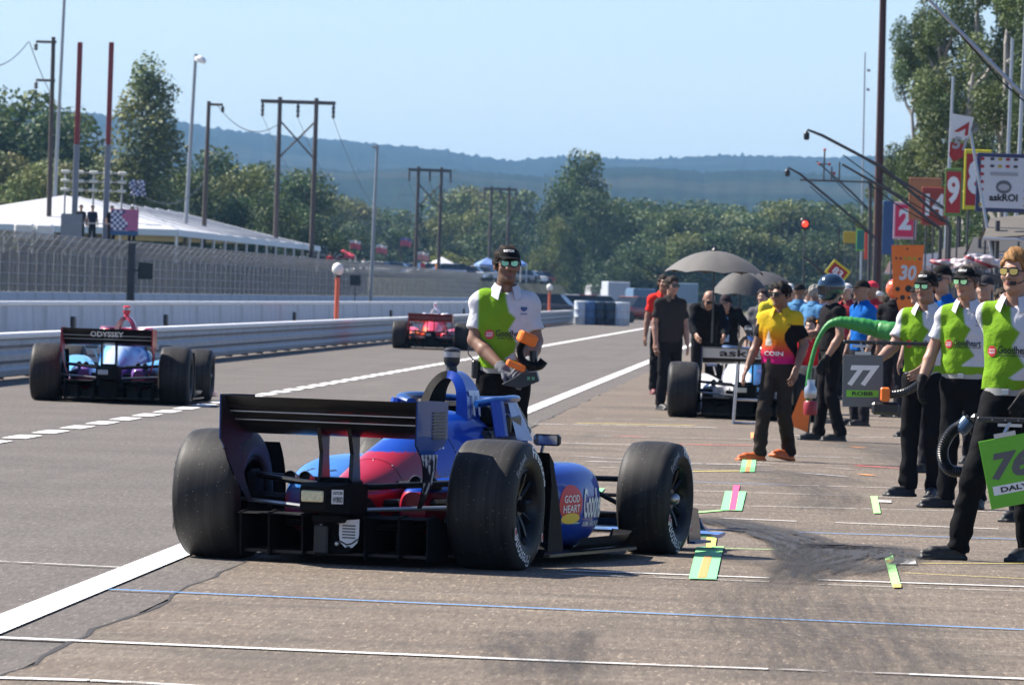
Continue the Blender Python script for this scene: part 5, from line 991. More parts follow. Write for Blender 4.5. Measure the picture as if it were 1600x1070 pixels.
    for k, (yw, pt) in (('A', footA), ('B', footB)):
        M = rotm(yw, pt, 0); an = j['an'+k]; off = an-M @ Vector((0, .03, .085))*1.0; T = lambda *p: off+M @ Vector(p)
        pts = np.array([T(0, .10, 0), T(0, -.25, 0), T(.08, -.05, .16), T(-.08, -.05, 0)]); sd = SDF(pts.min(0)-.07, pts.max(0)+.07, min(h, .008)); sd.cone(T(0, .045, .050), T(0, -.115, .040), .043, .040, .02); sd.cone(T(0, -.115, .040), T(.0, -.175, .034), .040, .026, .015); sd.cone(T(0, .035, .06), T(0, .030, .125), .042, .044, .02); sd.rbox(T(0, -.058, .014), (.047, .148, .016), .014, .008, np.array(M))
        V, F = sd.mesh(); Lz = (V-np.array(off)) @ np.array(M); C = np.tile(np.array(shoes), (len(V), 1)); C[Lz[:, 2] < .026] = np.array(sole if sole is not None else tuple(q*1.4 for q in shoes)); C[(np.abs(np.sin(Lz[:, 1]*120)) > .8) & (Lz[:, 2] > .07) & (Lz[:, 1] < -.02) & (np.abs(Lz[:, 0]) < .02)] *= 1.6
        link('shoe', mesh_np('shoe', V, F, True, C), root, m_shoe)
    if gloves is not None:
        for k in gloves[1]:
            hd = hands.get(k, dict()); w = j['wr'+k]; d = Vector(hd.get('d', (w-j['el'+k]).normalized())); n = Vector(hd.get('n', (-.8 if k == 'B' else .8, .5, 0))); sd = SDF(np.array(w)-.26, np.array(w)+.26, min(h, .0055)); hand_prims(sd, w, d, n, hd.get('curl', .35), (1 if k == 'A' else -1), r=.0095, inflate=.0035); e = (j['el'+k]-w).normalized(); sd.cone(w, w+e*.045, .036*s, .040*s, .01, cut=0); V, F = sd.mesh(); link('glove', mesh_np('glove', V, F, True, np.tile(np.array(gloves[0]), (len(V), 1))), root, m_glove)
    # --- head wear
    T = lambda x, y, z: tuple(Hp(x, y, z))
    if hair is not None:
        sd = SDF(np.array(hc)-.17, np.array(hc)+.19, min(h, .007)); ht = hairtop; sd.ell(Hp(0, .020, .036+ht*.4), tuple(q*hs for q in (.088, .106, .100+ht)), .01, Rn); sd.plane(Hp(0, -.078, .078), R @ Vector((0, -.80, -.60)))
        sd.ell(Hp(0, -.06, -.02), tuple(q*hs for q in (.074, .07, .085)), .01, Rn, 'sub'); sd.plane(Hp(0, .05, -.075), R @ Vector((0, -.1, -1)))
        sd.wave(lambda X, Y, Z: .004*np.sin(95*X+60*Y+ph[4])+.004*np.sin(80*Z+70*X+ph[5])+.003*np.sin(130*Y-50*Z)); V, F = sd.mesh(); tone = 1+.25*np.sin(V[:, [0]]*160+V[:, [2]]*110); link('hair', mesh_np('hair', V, F, True, np.array(hair)*tone), root, m_hair)
    if cap is not None:
        sd = SDF(np.array(hc)-.24, np.array(hc)+.22, min(h, .007)); sd.ell(Hp(0, .012, .044), tuple(q*hs for q in (.086, .106, .086)), .01, Rn); sd.plane(Hp(0, 0, .042), R @ Vector((0, -.12, -1)))
        X = R @ Vector((1, 0, 0)); b0, b1 = Hp(0, -.055, .054), Hp(0, -.135, .030); sd.cone(b0, b1, .074*hs, .050*hs, .012, flat=(R @ Vector((0, .25, 1)), .11)); sd.cone(Hp(0, .01, .126), Hp(0, .01, .131), .006, .006, .003); V, F = sd.mesh(); co = link('cap', mesh_np('cap', V, F, True, np.tile(np.array(cap), (len(V), 1))), root, m_capc)
        if captext: mb = MB(); bv = BVHTree.FromPolygons([Vector(v) for v in V], [tuple(f) for f in F]); Vt, Ft, sz = text_geo(captext, .02); mb.add(project(bv, Vt, Ft, Hp(-.0, -.07, .092), R @ Vector((1, 0, 0)), R @ Vector((0, .35, 1)), R @ Vector((0, 1, -.1)), .07*hs/sz[0], .018*hs/sz[1], .003, .3), Ft); mb.build('cap_badge', m_print, co)
    if glasses:
        g = MB(); l = MB()
        for sx in (-1, 1):
            for mb_, grow, yy in ((g, .005, -.1045), (l, 0, -.107)):
                pts = []
                for (a, b) in ((-.024, .012), (-.012, .016), (.012, .016), (.024, .012), (.022, -.010), (.010, -.018), (-.010, -.018), (-.022, -.010)): pts.append((a+math.copysign(grow, a), b+math.copysign(grow, b)))
                mb_.prism(pts, T(sx*.031, yy+abs(0), .010), R @ Vector((hs, -.18*sx*hs*-1, 0)), R @ Vector((0, .08*hs, hs)), R @ Vector((0, .004, 0)))
            g.tube([T(sx*.056, -.096, .016), T(sx*.074, -.06, .014), T(sx*.080, .01, .008)], .0035, 6)
        g.tube([T(-.01, -.109, .014), T(.01, -.109, .014)], .003, 6); go = g.build('sunglasses', m_frame, root); l.build('lens', m_lens[glasses], go)
    if headset: hsx = MB().tube([T(-.0, .03, .128), T(.06, .03, .10), T(.082, .02, .0)], .005, 6); hsx.lathe([(.025, -.006), (.025, .006)], T(.086, .015, -.004), R @ Vector((1, 0, 0)), 14); hsx.tube([T(.085, .0, -.02), T(.06, -.07, -.055), T(.030, -.108, -.058)], .0028, 6); hsx.tube([T(.045, -.100, -.057), T(.012, -.116, -.058)], .010, 8); hsx.build('headset', m_black, root, 60)
    return root, dict(s=s, j=j, Hp=Hp, R=R, SV=SV, SF=SF if SV is not None else None, so=so, root=root)
def print_on(info, t, x, z, w, h, m, dirn=(0, 1, 0), geo=None, off=.004, bold=.02):
    """flat print laid on the shirt front"""
    bv = info.get('bv') or BVHTree.FromPolygons([Vector(v) for v in info['SV']], [tuple(f) for f in info['SF']]); info['bv'] = bv
    if geo: V, F = geo; sx, sy = w/2, h/2
    else: V, F, sz = text_geo(t, bold); sx, sy = w/sz[0], h/sz[1]
    s = info['s']; mb = MB().add(project(bv, V, F, (x*s, -.1, z*s), (1, 0, 0), (0, 0, 1), dirn, sx*s, sy*s, off, .5), F); return mb.build('print', m, info['so'])
LIME, SW = (.175, .335, .022), (.55, .55, .59)
def marshal_shirt(V):
    x, y, z = V[:, 0], V[:, 1], V[:, 2]; v = np.clip((z-.985)/.46, 0, 1.3); bound = .9*np.interp(v, [0, .10, .14, .30, .55, .72, .80, 1.0], [.5, .4, .0, .105, .02, .07, .02, -.005])
    st = lambda q: np.clip(q/.014+.5, 0, 1); w = np.minimum(st(x-bound), st((v-.12)*.46)); w = np.maximum(w, np.minimum(st(np.abs(x)-.182), st(z-1.1))); w = np.maximum(w, np.minimum(st(y-.06), st(z-1.2))*(x > 0)); return np.array(LIME)*(1-w[:, None])+np.array(SW)*w[:, None]
def marshal_print(i):
    Vd, Fd = disc_geo(20, 4); print_on(i, '', -.105, 1.205, .062, .062, m_redprint, geo=(Vd, Fd)); print_on(i, 'Goodheart', .035, 1.215, .20, .045, m_blackprint); print_on(i, 'ANIMAL HEALTH CENTER', .04, 1.183, .19, .011, m_blackprint); print_on(i, 'GOOD', -.105, 1.214, .042, .013, m_print, off=.006); print_on(i, 'HEART', -.105, 1.197, .044, .013, m_print, off=.006)
    sh = [(-1, 1, 0), (1, 1, 0), (.9, -.2, 0), (0, -1, 0), (-.9, -.2, 0)]; print_on(i, '', .115, 1.375, .045, .030, mat('navy_print', (.03, .07, .2), .5), geo=(sh, [(0, 4, 3, 2, 1)])); print_on(i, 'INDYCAR', .115, 1.345, .045, .010, mat('navy_print', (.03, .07, .2), .5))
BLK = (.008, .008, .009); BLKT = (.0075, .0075, .009)
def at(px, D): return S(px, D, 0)
# -- marshal standing beyond the nose of the blue car
_, i = person(at(779, 44), .10, 1.79, 'person in a lime and white shirt holding a hose device behind the blue car', dict(elA=(-.225, -.02, 1.165), wrA=(-.02, -.24, .985), elB=(.235, -.01, 1.17), wrB=(.17, -.24, 1.02)), .0085, marshal_shirt, BLKT, head=(.10, -.05, 0), skin=(.30, .165, .11), hair=(.02, .014, .01), cap=BLK, captext='INDYCAR', glasses='green', beard=.45, gloves=((.16, .17, .19), 'AB'), hands=dict(A=dict(d=(.75, -.45, -.45), n=(.3, .2, -.8), curl=.5), B=dict(d=(-.5, -.6, -.4), n=(-.4, .4, -.7), curl=.6)), seed=1, fat=.0); marshal_print(i)
MB().box((-.185, -.01, .98), (.05, .06, .12), bev=.01).build('radio', m_black, _); MB().tube([(-.19, 0, 1.03), (-.235, .0, 1.08), (-.235, .02, 1.16), (-.17, .03, 1.2)], .004, 5).build('radio_cord', m_black, _)
# -- three marshals at the wall
_, i = person(at(1437, 52.4), -.30, 1.76, 'person in a lime shirt and black cap carrying the bar of the grey 77 board', dict(elA=(-.27, -.06, 1.18), wrA=(-.36, -.24, 1.06), elB=(.20, .10, 1.17), wrB=(.05, -.10, 1.03), anA=(-.10, -.03, .085), knA=(-.10, -.03, .5), anB=(.10, .10, .085)), .0085, marshal_shirt, BLKT, head=(-.12, .03, 0), skin=(.40, .23, .16), hair=(.03, .02, .015), cap=BLK, captext='INDYCAR', glasses='green', beard=.15, hands=dict(A=dict(d=(-.5, -.6, -.5), n=(.4, .2, -.7), curl=.7)), footA=(-.55, 0), footB=(.1, 0), seed=2); marshal_print(i)
_, i = person(at(1500, 49.7), -.25, 1.80, 'person in a lime shirt and dark cap with one black glove hanging down', dict(elA=(-.27, .0, 1.17), wrA=(-.33, -.14, .925), elB=(.24, .06, 1.16), wrB=(.22, -.03, .90), anA=(-.13, .02, .085), anB=(.14, .06, .085)), .0085, marshal_shirt, BLKT, head=(-.28, .05, 0), skin=(.46, .26, .18), hair=(.10, .08, .07), cap=BLK, captext='INDYCAR', glasses='green', gloves=(BLK, 'AB'), hands=dict(A=dict(d=(-.12, -.15, -1), n=(.9, .2, 0), curl=.55)), footA=(-.75, 0), footB=(.2, 0), fat=.015, seed=3); marshal_print(i)
_, i = person(at(1573, 39.6), -.30, 1.83, 'bareheaded person with fair hair and amber sunglasses in a lime shirt, one foot forward', dict(pel=(-.01, 0, .95), elA=(-.14, .20, 1.16), wrA=(-.0, .22, .96), elB=(.26, .03, 1.15), wrB=(.16, -.20, .965), hiA=(-.10, 0, .92), knA=(-.185, -.17, .50), anA=(-.30, -.13, .085), knB=(.10, .02, .5), anB=(.11, .10, .085)), .0085, marshal_shirt, BLKT, head=(-.12, .02, 0), skin=(.50, .285, .20), hair=(.26, .135, .05), hairtop=.012, glasses='amber', gloves=(BLK, 'AB'), hands=dict(B=dict(d=(-.45, -.3, -.8), n=(-.4, .3, -.4), curl=.7)), footA=(-.95, 0), footB=(-.2, 0), headset=True, seed=4)
marshal_print(i)
# -- crew member with orange shoes
def orange_shirt(V):
    x, y, z = V[:, 0], V[:, 1], V[:, 2]; t = np.clip((z-1.0)/.46, 0, 1); st = np.array([[.50, .015, .16], [.56, .035, .06], [.62, .14, .015], [.64, .30, .015], [.62, .40, .02], [.60, .41, .025]]); C = np.stack([np.interp(t, [0, .18, .38, .6, .75, 1], st[:, k]) for k in range(3)], 1)
    blk = (x > .125+.05*np.sin(z*14)) & (z < 1.36) | (np.abs(x) > .20) & (z < 1.36); C[blk] = (.012, .011, .012); wp = (np.abs(x+.09) < .035*np.clip((1.30-z)/.12, 0, 1)) & (z > 1.15) & (y < 0); C[wp] = (.7, .62, .5); return C
_, i = person(at(1212, 62.6), -.25, 1.67, 'person in a yellow to pink shirt and orange shoes walking across the pit boxes', dict(elA=(-.27, .02, 1.16), wrA=(-.34, -.10, .92), elB=(.27, .05, 1.16), wrB=(.24, -.13, .92), hiA=(-.09, 0, .92), knA=(-.11, -.17, .50), anA=(-.15, -.14, .085), knB=(.08, -.03, .50), anB=(.09, .22, .10)), .010, orange_shirt, (.030, .024, .021), shoes=(.52, .10, .012), sole=(.56, .13, .02), head=(-.45, .10, 0), skin=(.27, .145, .095), hair=(.012, .009, .008), glasses='dark', belt=None, hem=.965, collar=(.55, .36, .03), footA=(-.85, .0), footB=(-.5, -.15), fat=.012, seed=5)
print_on(i, 'COIN', -.03, 1.07, .20, .045, m_print); print_on(i, 'H', .12, 1.36, .03, .022, m_blackprint)
# -- helmeted refueller
_, i = person(at(1293, 72.5), -1.15, 1.76, 'helmeted person in black holding a green fuel hose beside the white car', dict(elA=(-.27, -.05, 1.17), wrA=(-.20, -.32, 1.13), elB=(.27, .0, 1.15), wrB=(.22, -.14, .90), anA=(-.14, -.06, .085), anB=(.14, .10, .085)), .011, lambda V: np.where(((V[:, [2]] > 1.27) & (V[:, [2]] < 1.31) & (np.abs(V[:, [0]]) > .18)), np.array([[.7, .22, .02]]), np.array([[.014, .013, .015]])), (.012, .011, .012), head=(-.2, .12, 0), skin=(.45, .26, .19), belt=None, collar=None, sleeve=.55, gloves=(BLK, 'AB'), footA=(0, 0), footB=(0, 0), seed=6)
Hp, R = i['Hp'], i['R']; sd = SDF(np.array(i['j']['head'])-.25, np.array(i['j']['head'])+.25, .009); sd.ell(Hp(0, .01, .03), (.128, .152, .142), .01, np.array(R)); sd.rbox(Hp(0, -.06, -.075), (.085, .075, .045), .04, .03, np.array(R)); sd.plane(Hp(0, 0, -.115), R @ Vector((0, 0, -1))); sd.rbox(Hp(0, -.15, .0), (.105, .07, .042), .02, .005, np.array(R), 'sub'); V, F = sd.mesh(); hl = link('helmet', mesh_np('helmet', V, F, True, np.tile((.012, .03, .055), (len(V), 1))), i['root'], mat('helmet_shell', (1, 1, 1), .15, attr=True, coat=1)); hg = [[Hp(.118*math.sin(a), -.005-.145*math.cos(a), z) for a in np.linspace(-1.2, 1.2, 14)] for z in (-.045, 0, .045)]; MB().sheet(hg).build('visor', mat('smoked_visor', (.01, .012, .016), .08, coat=1), hl, 60)
# -- people by the white car
_, i = person(at(1043, 89), .45, 1.77, 'person in a black shirt and sunglasses standing beside the white car, arms hanging', dict(wrB=(.24, -.10, .90), elB=(.25, .02, 1.16)), .012, (.030, .026, .026), (.012, .012, .014), head=(.1, .05, 0), skin=(.40, .22, .155), hair=(.03, .022, .018), glasses='dark', belt=None, hem=.90, collar=(.03, .027, .027), fat=.025, seed=7)
person(at(1031, 103), .15, 1.84, 'person in a red shirt standing behind the one in black beside the white car', dict(wrA=(-.28, -.02, .88)), .012, (.62, .030, .022), (.012, .012, .014), shoes=(.12, .02, .02), head=(.05, .0, 0), skin=(.33, .18, .12), hair=(.02, .015, .012), belt=None, hem=.90, collar=(.55, .03, .02), seed=8)
bend = dict(wai=(0, -.05, 1.07), che=(0, -.20, 1.25), nek=(0, -.30, 1.37), head=(0, -.42, 1.46), shA=(-.18, -.27, 1.33), shB=(.18, -.27, 1.33), elA=(-.27, -.40, 1.10), elB=(.27, -.40, 1.10), wrA=(-.22, -.62, .98), wrB=(.22, -.62, .98))
_, i = person(at(1096, 93), .15, 1.80, 'bald person in a black jacket leaning over the white car under the umbrella', bend, .012, (.010, .011, .014), (.012, .012, .014), head=(.1, .45, 0), skin=(.44, .25, .17), hair=None, glasses='dark', longsleeve=True, belt=None, hem=.90, collar=(.012, .012, .015), seed=9, beard=.2)
b2_ = dict(bend); b2_.update(wrB=(.42, -.50, 1.02), elB=(.38, -.30, 1.12)); _, i = person(at(1131, 94.5), -.05, 1.74, 'person in a black cap and jacket with a blue lanyard leaning over the white car', b2_, .012, (.010, .011, .014), (.012, .012, .014), head=(-.1, .15, 0), skin=(.46, .27, .20), cap=(.02, .015, .02), hair=(.03, .02, .02), longsleeve=True, belt=None, hem=.90, collar=(.012, .012, .015), seed=10)
MB().tube([(.03, -.40, 1.25), (.035, -.40, 1.10), (.03, -.38, 1.0)], .012, 6).build('lanyard', mat('blue_lanyard', (.05, .18, .45), .6), _); MB().box((.03, -.39, .95), (.07, .01, .10)).build('pass_card', mat('pass_card', (.35, .5, .65), .5), _)
# ================================================================== HELD THINGS
m_hose = mat('black_hose', (.010, .010, .011), .35); m_orgp = mat('orange_plastic', (.80, .17, .015), .45, noise=.06); m_bar = mat('bar_black', (.02, .02, .022), .4)
def hose(path, r, name, parent, m=None, pitch=None):
    q = interp([tuple(p) for p in path], 14); q = [Vector(p) for p in q]; rs = [r*(1.0 if i % 2 else .86) for i in range(len(q))]; return MB().tube(q, rs, 12).build(name, m or m_hose, parent, 30)
def local(root, *pp): return [root.matrix_world.inverted() @ Vector(p) if 0 else Vector(p)-root.location for p in pp]
def dev_root(px, py, D, name, label, cat): p = P(px, py, D); return empty(name, p, 0, label, cat)
def rel(o, px, py, D): return P(px, py, D)-o.location
d1 = dev_root(815, 592, 43.65, 'air_blower', 'black hose device with orange ends held by the person behind the blue car', 'blower')
hose([rel(d1, a, b, 43.62) for a, b in ((822, 530), (813, 540), (811, 552), (816, 564), (829, 572), (843, 571), (850, 563))], .032, 'hose', d1)
MB().box(rel(d1, 824, 529, 43.62), (.12, .10, .075), M=rotm(.3, .1, .35), bev=.012).build('hose_end', m_orgp, d1); MB().tube([rel(d1, 833, 548, 43.64), rel(d1, 834, 566, 43.64)], .026, 10).build('handle', m_hose, d1); MB().box(rel(d1, 806, 571, 43.62), (.13, .09, .045), M=rotm(.1, 0, .35), bev=.01).build('orange_block', m_orgp, d1)
pts = [rel(d1, 784, 601, 43.6), rel(d1, 815, 584, 43.6), rel(d1, 838, 581, 43.6), rel(d1, 842, 596, 43.6), rel(d1, 813, 607, 43.6)]; MB().add([p for p in pts]+[p+Vector((0, .15, .01)) for p in pts], [(0, 1, 2, 3, 4), (9, 8, 7, 6, 5)]+[(i, (i+1) % 5, 5+(i+1) % 5, 5+i) for i in range(5)]).build('casing', m_bar, d1)
for a in (826, 833): MB().box(rel(d1, a, 591, 43.585), (.018, .006, .02)).build('display', mat('green_display', (.10, .30, .16), .3), d1)
d2 = dev_root(1383, 616, 51.7, 'air_blower', 'black hose device with orange ends hanging beside the grey 77 board', 'blower'); hose([rel(d2, a, b, 51.75) for a, b in ((1456, 556), (1453, 575), (1438, 597), (1415, 612), (1388, 617))], .032, 'hose', d2)
MB().box(rel(d2, 1457, 550, 51.75), (.05, .06, .09), bev=.01).build('hose_end', m_orgp, d2); MB().box(rel(d2, 1383, 616, 51.75), (.075, .08, .11), bev=.012).build('orange_block', m_orgp, d2); MB().box(rel(d2, 1384, 638, 51.8), (.22, .12, .10), bev=.02).build('casing', m_bar, d2)
d3 = dev_root(1511, 660, 39.85, 'air_blower', 'corrugated black hose looped at the hip of the fair haired person', 'blower'); hose([rel(d3, a, b, 39.85) for a, b in ((1516, 655), (1502, 664), (1486, 676), (1474, 698), (1474, 718), (1484, 734), (1506, 737))], .036, 'hose', d3); MB().lathe([(.045, 0), (.045, .07), (.036, .09)], rel(d3, 1514, 657, 39.85), (-.5, 0, -.6), 16).build('coupling', mat('coupling_blue_grey', (.12, .18, .26), .3, .5), d3); MB().box(rel(d3, 1540, 665, 39.9), (.18, .1, .14), bev=.02).build('casing', m_bar, d3)
def board(D, TL, BL, w, h, col, num, numc, strip, sname, snc, label, bar, clampx):
    tl, bl = P(*TL, D), P(*BL, D); v = (tl-bl).normalized(); fwd = ray(*TL).normalized(); u = v.cross(fwd).normalized()*-1; u = fwd.cross(v).normalized(); c = bl+v*h/2+u*w/2; o = empty('pit_board', c, 0, label, 'sign', 'pit boards'); nrm = u.cross(v).normalized()
    if nrm.dot(fwd) > 0: nrm = -nrm
    M = Matrix((u, -nrm, v)).transposed(); MB().box((0, 0, 0), (w, .008, h), M=M, bev=.002).build('panel', mat('panel_'+num, col, .4, noise=.04), o)
    mb = MB(); text_flat(mb, num, v*h*.10+nrm*.006+u*w*.02, u, v, h=h*.40, w=w*.80, bold=.045, shear=.25); mb.build('number', numc, o)
    MB().box(-v*h*.245+nrm*.005, (w*.80, .002, h*.13), M=M).build('name_strip', strip, o); mb = MB(); text_flat(mb, sname, -v*h*.245+nrm*.009, u, v, h=h*.075, w=w*.52, bold=.03); mb.build('lettering', snc, o)
    a, b = P(*bar[0], D)-c, P(*bar[1], D)-c; MB().box((a+b)/2, ((b-a).length, .035, .030), M=Matrix.Rotation(-math.atan2((b-a).z, (b-a).x), 3, 'Y') @ Matrix.Rotation(0, 3, 'Z'), bev=.006).build('carry_bar', m_bar, o); t = v*h/2
    MB().box(t+v*.012, (w*.40, .02, .026), M=M).build('clamp', m_alloy, o); bx = a.lerp(b, clampx); MB().tube([t+v*.02, bx-Vector((0, 0, .01))], .012, 8).build('hanger', m_alloy, o); MB().box(bx-Vector((0, 0, .03)), (.14, .025, .018)).build('bracket', m_alloy, o)
    for k in (.18, .34, .5): MB().lathe([(.004, 0), (.004, .004)], a.lerp(b, k)+Vector((0, -.019, 0)), (0, -1, 0), 6).build('rivet', m_alloy, o)
    return o
board(38.9, (1529, 692), (1549, 796), .315, .40, (.13, .45, .02), '76', mat('charcoal_print', (.10, .10, .105), .5), m_print, 'DALY', m_blackprint, 'bright green pit board 76 DALY hanging from a black bar', ((1527, 655), (1655, 658)), .40)
board(51.9, (1317, 554), (1316, 635), .31, .40, (.13, .135, .14), '77', m_print, mat('lime_print', (.20, .55, .04), .5), 'ROBB', m_blackprint, 'grey pit board 77 ROBB hanging from a black bar', ((1318, 534), (1468, 538)), .18)
# green fuel hose with its coupling
m_gh = mat('green_hose_sleeve', (.028, .24, .045), .5, noise=.2, nscale=5, bump=.3, bscale=12); D = 72.0; gh = empty('fuel_hose', at(1262, 72.0), 0, 'thick green fuel hose with a silver and red coupling held by the helmeted person', 'hose')
hp = lambda a, b, D=72.0: P(a, b, D)-gh.location
q = [Vector(p) for p in interp([tuple(hp(*a)) for a in ((1263, 628), (1262, 600), (1268, 565), (1278, 532), (1292, 510), (1310, 503), (1335, 506), (1370, 514), (1410, 521), (1450, 530, 73))], 10)]; k = len(q); MB().tube(q, [(.024+.086*min(1, max(0, (i/k-.40)*2.2)))*(1+.05*math.sin(i*2.1)+.03*math.sin(i*.9)) for i in range(k)], 16).build('hose', m_gh, gh, 60)
MB().lathe([(.06, 0), (.068, .03), (.068, .10), (.045, .14), (.045, .2)], hp(1266, 622), (0, 0, 1), 18).build('coupling', m_alloy, gh, 40); MB().lathe([(.07, 0), (.075, .03), (.075, .13), (.06, .15)], hp(1266, 648), (0, 0, 1), 18).build('red_collar', mat('red_collar', (.26, .012, .018), .4), gh, 40)
# small orange board on a pole by the car
b = at(1248, 76); t = empty('orange_flag_board', b, 0, 'small orange panel standing at the right rear wheel of the white car', 'panel'); MB().prism([(-.12, .10), (.10, .02), (.13, .42), (.02, .50)], (0, 0, 0), (1, 0, 0), (0, 0, 1), (0, .02, 0)).build('panel', m_orgp, t); MB().tube([(.10, .02, 0), (.14, .02, .75)], .02, 6).build('pole', m_bar, t)
b = at(1152, 80.5); t = empty('lift_stand', b, 0, 'thin grey tube stand behind the rear wing of the white car', 'stand')
for a, c in (((-.05, 0, 0), (-.02, 0, .72)), ((-.05, 0, .02), (.30, 0, .02)), ((.28, 0, 0), (.28, 0, .32)), ((-.03, 0, .30), (.28, 0, .30))): MB().tube([a, c], .018, 6).build('tube', m_alloy, t)
# umbrellas
def umbrella(px, D, top, rimy, wpx, col, label, tilt=0.0, seed=0):
    k = D/FPX; c = P(px, top, D); hh = (rimy-top)*k*1.0; R_ = wpx/2*k; o = empty('umbrella', (c.x, c.y, 0), 0, label, 'umbrella'); mm = mat('umbrella_%d' % seed, col, .75, noise=.08, nscale=4, bump=.2, bscale=10); zc = c.z; n = 8
    for g in range(n):
        rows = []
        for i in range(9):
            t = i/8; row = []
            for jx in range(7):
                a = 2*math.pi*(g+jx/6)/n+.2; scal = 1-.035*math.sin(math.pi*jx/6)*t; rr = R_*t*scal; z = zc-hh*(t**2.0)*1.0+.03*math.sin(math.pi*jx/6)*t*t-(.02*t if 0 else 0)+(math.cos(a)*rr*tilt); row.append((math.cos(a)*rr, math.sin(a)*rr, z))
            rows.append(row)
        MB().sheet(rows).build('canopy_panel', mm, o, 60)
    for g in range(n):
        a = 2*math.pi*g/n+.2; MB().tube([(math.cos(a)*R_*t, math.sin(a)*R_*t, zc-hh*t*t-.012) for t in (0, .3, .6, .85, 1)], .006, 5).build('rib', m_bar, o)
    MB().tube([(0, 0, max(.9, zc-1.3)), (0, 0, zc+.06)], .012, 6).build('shaft', m_bar, o); MB().lathe([(.03, 0), (.05, .02), (.02, .05), (.008, .1)], (0, 0, zc-.01), n=10).build('ferrule', m_bar, o); return o, zc, hh, R_
umbrella(1117, 90.5, 392, 427, 156, (.105, .100, .094), 'large dark grey umbrella held over the white car', 0, 1); u2, zc, hh, R_ = umbrella(1158, 104, 424, 462, 96, (.065, .062, .06), 'smaller black umbrella behind the large grey one', 0, 2)
umbrella(1182, 112, 424, 448, 110, (.045, .045, .05), 'black umbrella half hidden by the other two umbrellas', .12, 3)
# ================================================================== PIT STANDS, SIGNS AND BOOMS ON THE RIGHT
m_frame_ = mat('stand_frame', (.06, .06, .065), .5, .3); m_canop = mat('dark_canopy', (.055, .052, .048), .75, noise=.15, nscale=2, bump=.3, bscale=4); m_silver = mat('silver_tube', (.42, .44, .48), .4, .5)
pw = empty('pit_wall', (4.6, 76, 0), 0, 'low concrete pit wall behind the crowd and pit stands', 'wall'); me = MB().prism([(.15, 0), (.12, .95), (-.12, .95), (-.15, 0)], (0, 0, 0), (1, 0, 0), (0, 0, 1), (0, 5.97, 0)).mesh('block'); me.materials.append(m_conc)
for i in range(43): o = link('block', me, pw); o.location = (0, i*6.0, 0)
def sign(x0, x1, y0, y1, D, col, border, txt, tcol, label, name='number_panel', sub=None, depth=.06, th=None, tw=None):
    a, b = P(x0, y1, D), P(x1, y0, D); w, h = (x1-x0)*D/FPX, (y1-y0)*D/FPX; c = P((x0+x1)/2, (y0+y1)/2, D); o = empty(name, c, 0, label, 'sign'); R_ = Matrix.Rotation(-ROLL*0, 3, 'Y')
    MB().box((0, 0, 0), (w, depth, h), bev=.01).build('panel', mat('sg_%s_%d' % (txt, int(D)), border or col, .45), o)
    if border: MB().box((0, -depth/2-.001, 0), (w*.84, .012, h*.86)).build('face', mat('sf_%s_%d' % (txt, int(D)), col, .45, noise=.05), o)
    if txt: mb = MB(); text_flat(mb, txt, (0, -depth/2-.012, h*.04), (1, 0, 0), (0, 0, 1), h=th or h*.58, w=tw or min(w*.72, h*.55*len(txt)*.62), bold=.04); mb.build('number', tcol, o)
    for sx in (-.3, .3): MB().tube([(sx*w, depth/2+.02, -h/2+.02), (sx*w, depth/2+.02, -c.z)], .022, 6).build('post', m_frame_, o)
    return o, w, h
RD = (.40, .018, .022)
sign(1396, 1432, 316, 374, 188, (.70, .02, .09), (.62, .40, .45), '2', m_print, 'pink panel with a white number 2 on a post at the pit wall'); sign(1440, 1482, 293, 352, 165, (.30, .035, .02), (.34, .045, .03), '14', m_print, 'dark red panel with a white number 14 on posts'); sign(1420, 1470, 278, 344, 172, (.42, .16, .06), (.36, .14, .06), '', m_print, 'plain rust orange panel behind the number 14 panel')
sign(1476, 1503, 263, 338, 150, RD, (.12, .22, .05), '9', m_print, 'red panel with green edge and white number 9'); sign(1506, 1548, 234, 328, 136, RD, (.66, .58, .03), '8', m_print, 'red panel with yellow border and part of a white 8'); sign(1379, 1398, 314, 398, 196, (.03, .08, .2), None, '', m_print, 'plain dark blue panel beside the pink number 2 panel'); sign(1338, 1352, 358, 392, 230, (.02, .16, .14), (.14, .4, .06), '', m_print, 'small teal panel with green edge far along the pit wall'); sign(1351, 1361, 360, 405, 222, (.60, .05, .02), None, '', m_print, 'small bright red panel far along the pit wall'); sign(1318, 1337, 362, 380, 240, (.42, .30, .02), None, '', m_print, 'small yellow panel far along the pit wall')
o, w, h = sign(1525, 1612, 240, 332, 118, (.60, .60, .62), (.03, .04, .10), 'askROI', m_blackprint, 'white sponsor board reading askROI above the pit stand', 'sponsor_board', th=.13, tw=.50)
for ch in o.children:
    if ch.name.startswith('number'): ch.location = (0, 0, -h*.29)
dots = ((.35, .02, .03), (.45, .33, .03), (.03, .18, .06), (.12, .16, .03), (.05, .05, .06)); Vd, Fd = disc_geo(12, 1)
for r_ in range(7):
    for cx, ci in ((-.40, (0, 0, 0, 0, 0, 2, 1)[r_]), (.40, (3, 3, 3, 3, 3, 1, 1)[r_])): MB().add([(cx*w+p[0]*.042, -.045, h*(.40-.13*r_)+p[1]*.03) for p in Vd], Fd).build('dot', mat('dot_%d' % ci, dots[ci], .5), o)
for i_, ci in ((0, 4), (1, 1), (2, 0), (3, 4)):
    for zz in (.40, .28): MB().add([(-.22*w+i_*w*.14+p[0]*.042, -.045, h*zz+p[1]*.028) for p in Vd], Fd).build('dot', mat('dot_%d' % ci, dots[ci], .5), o)
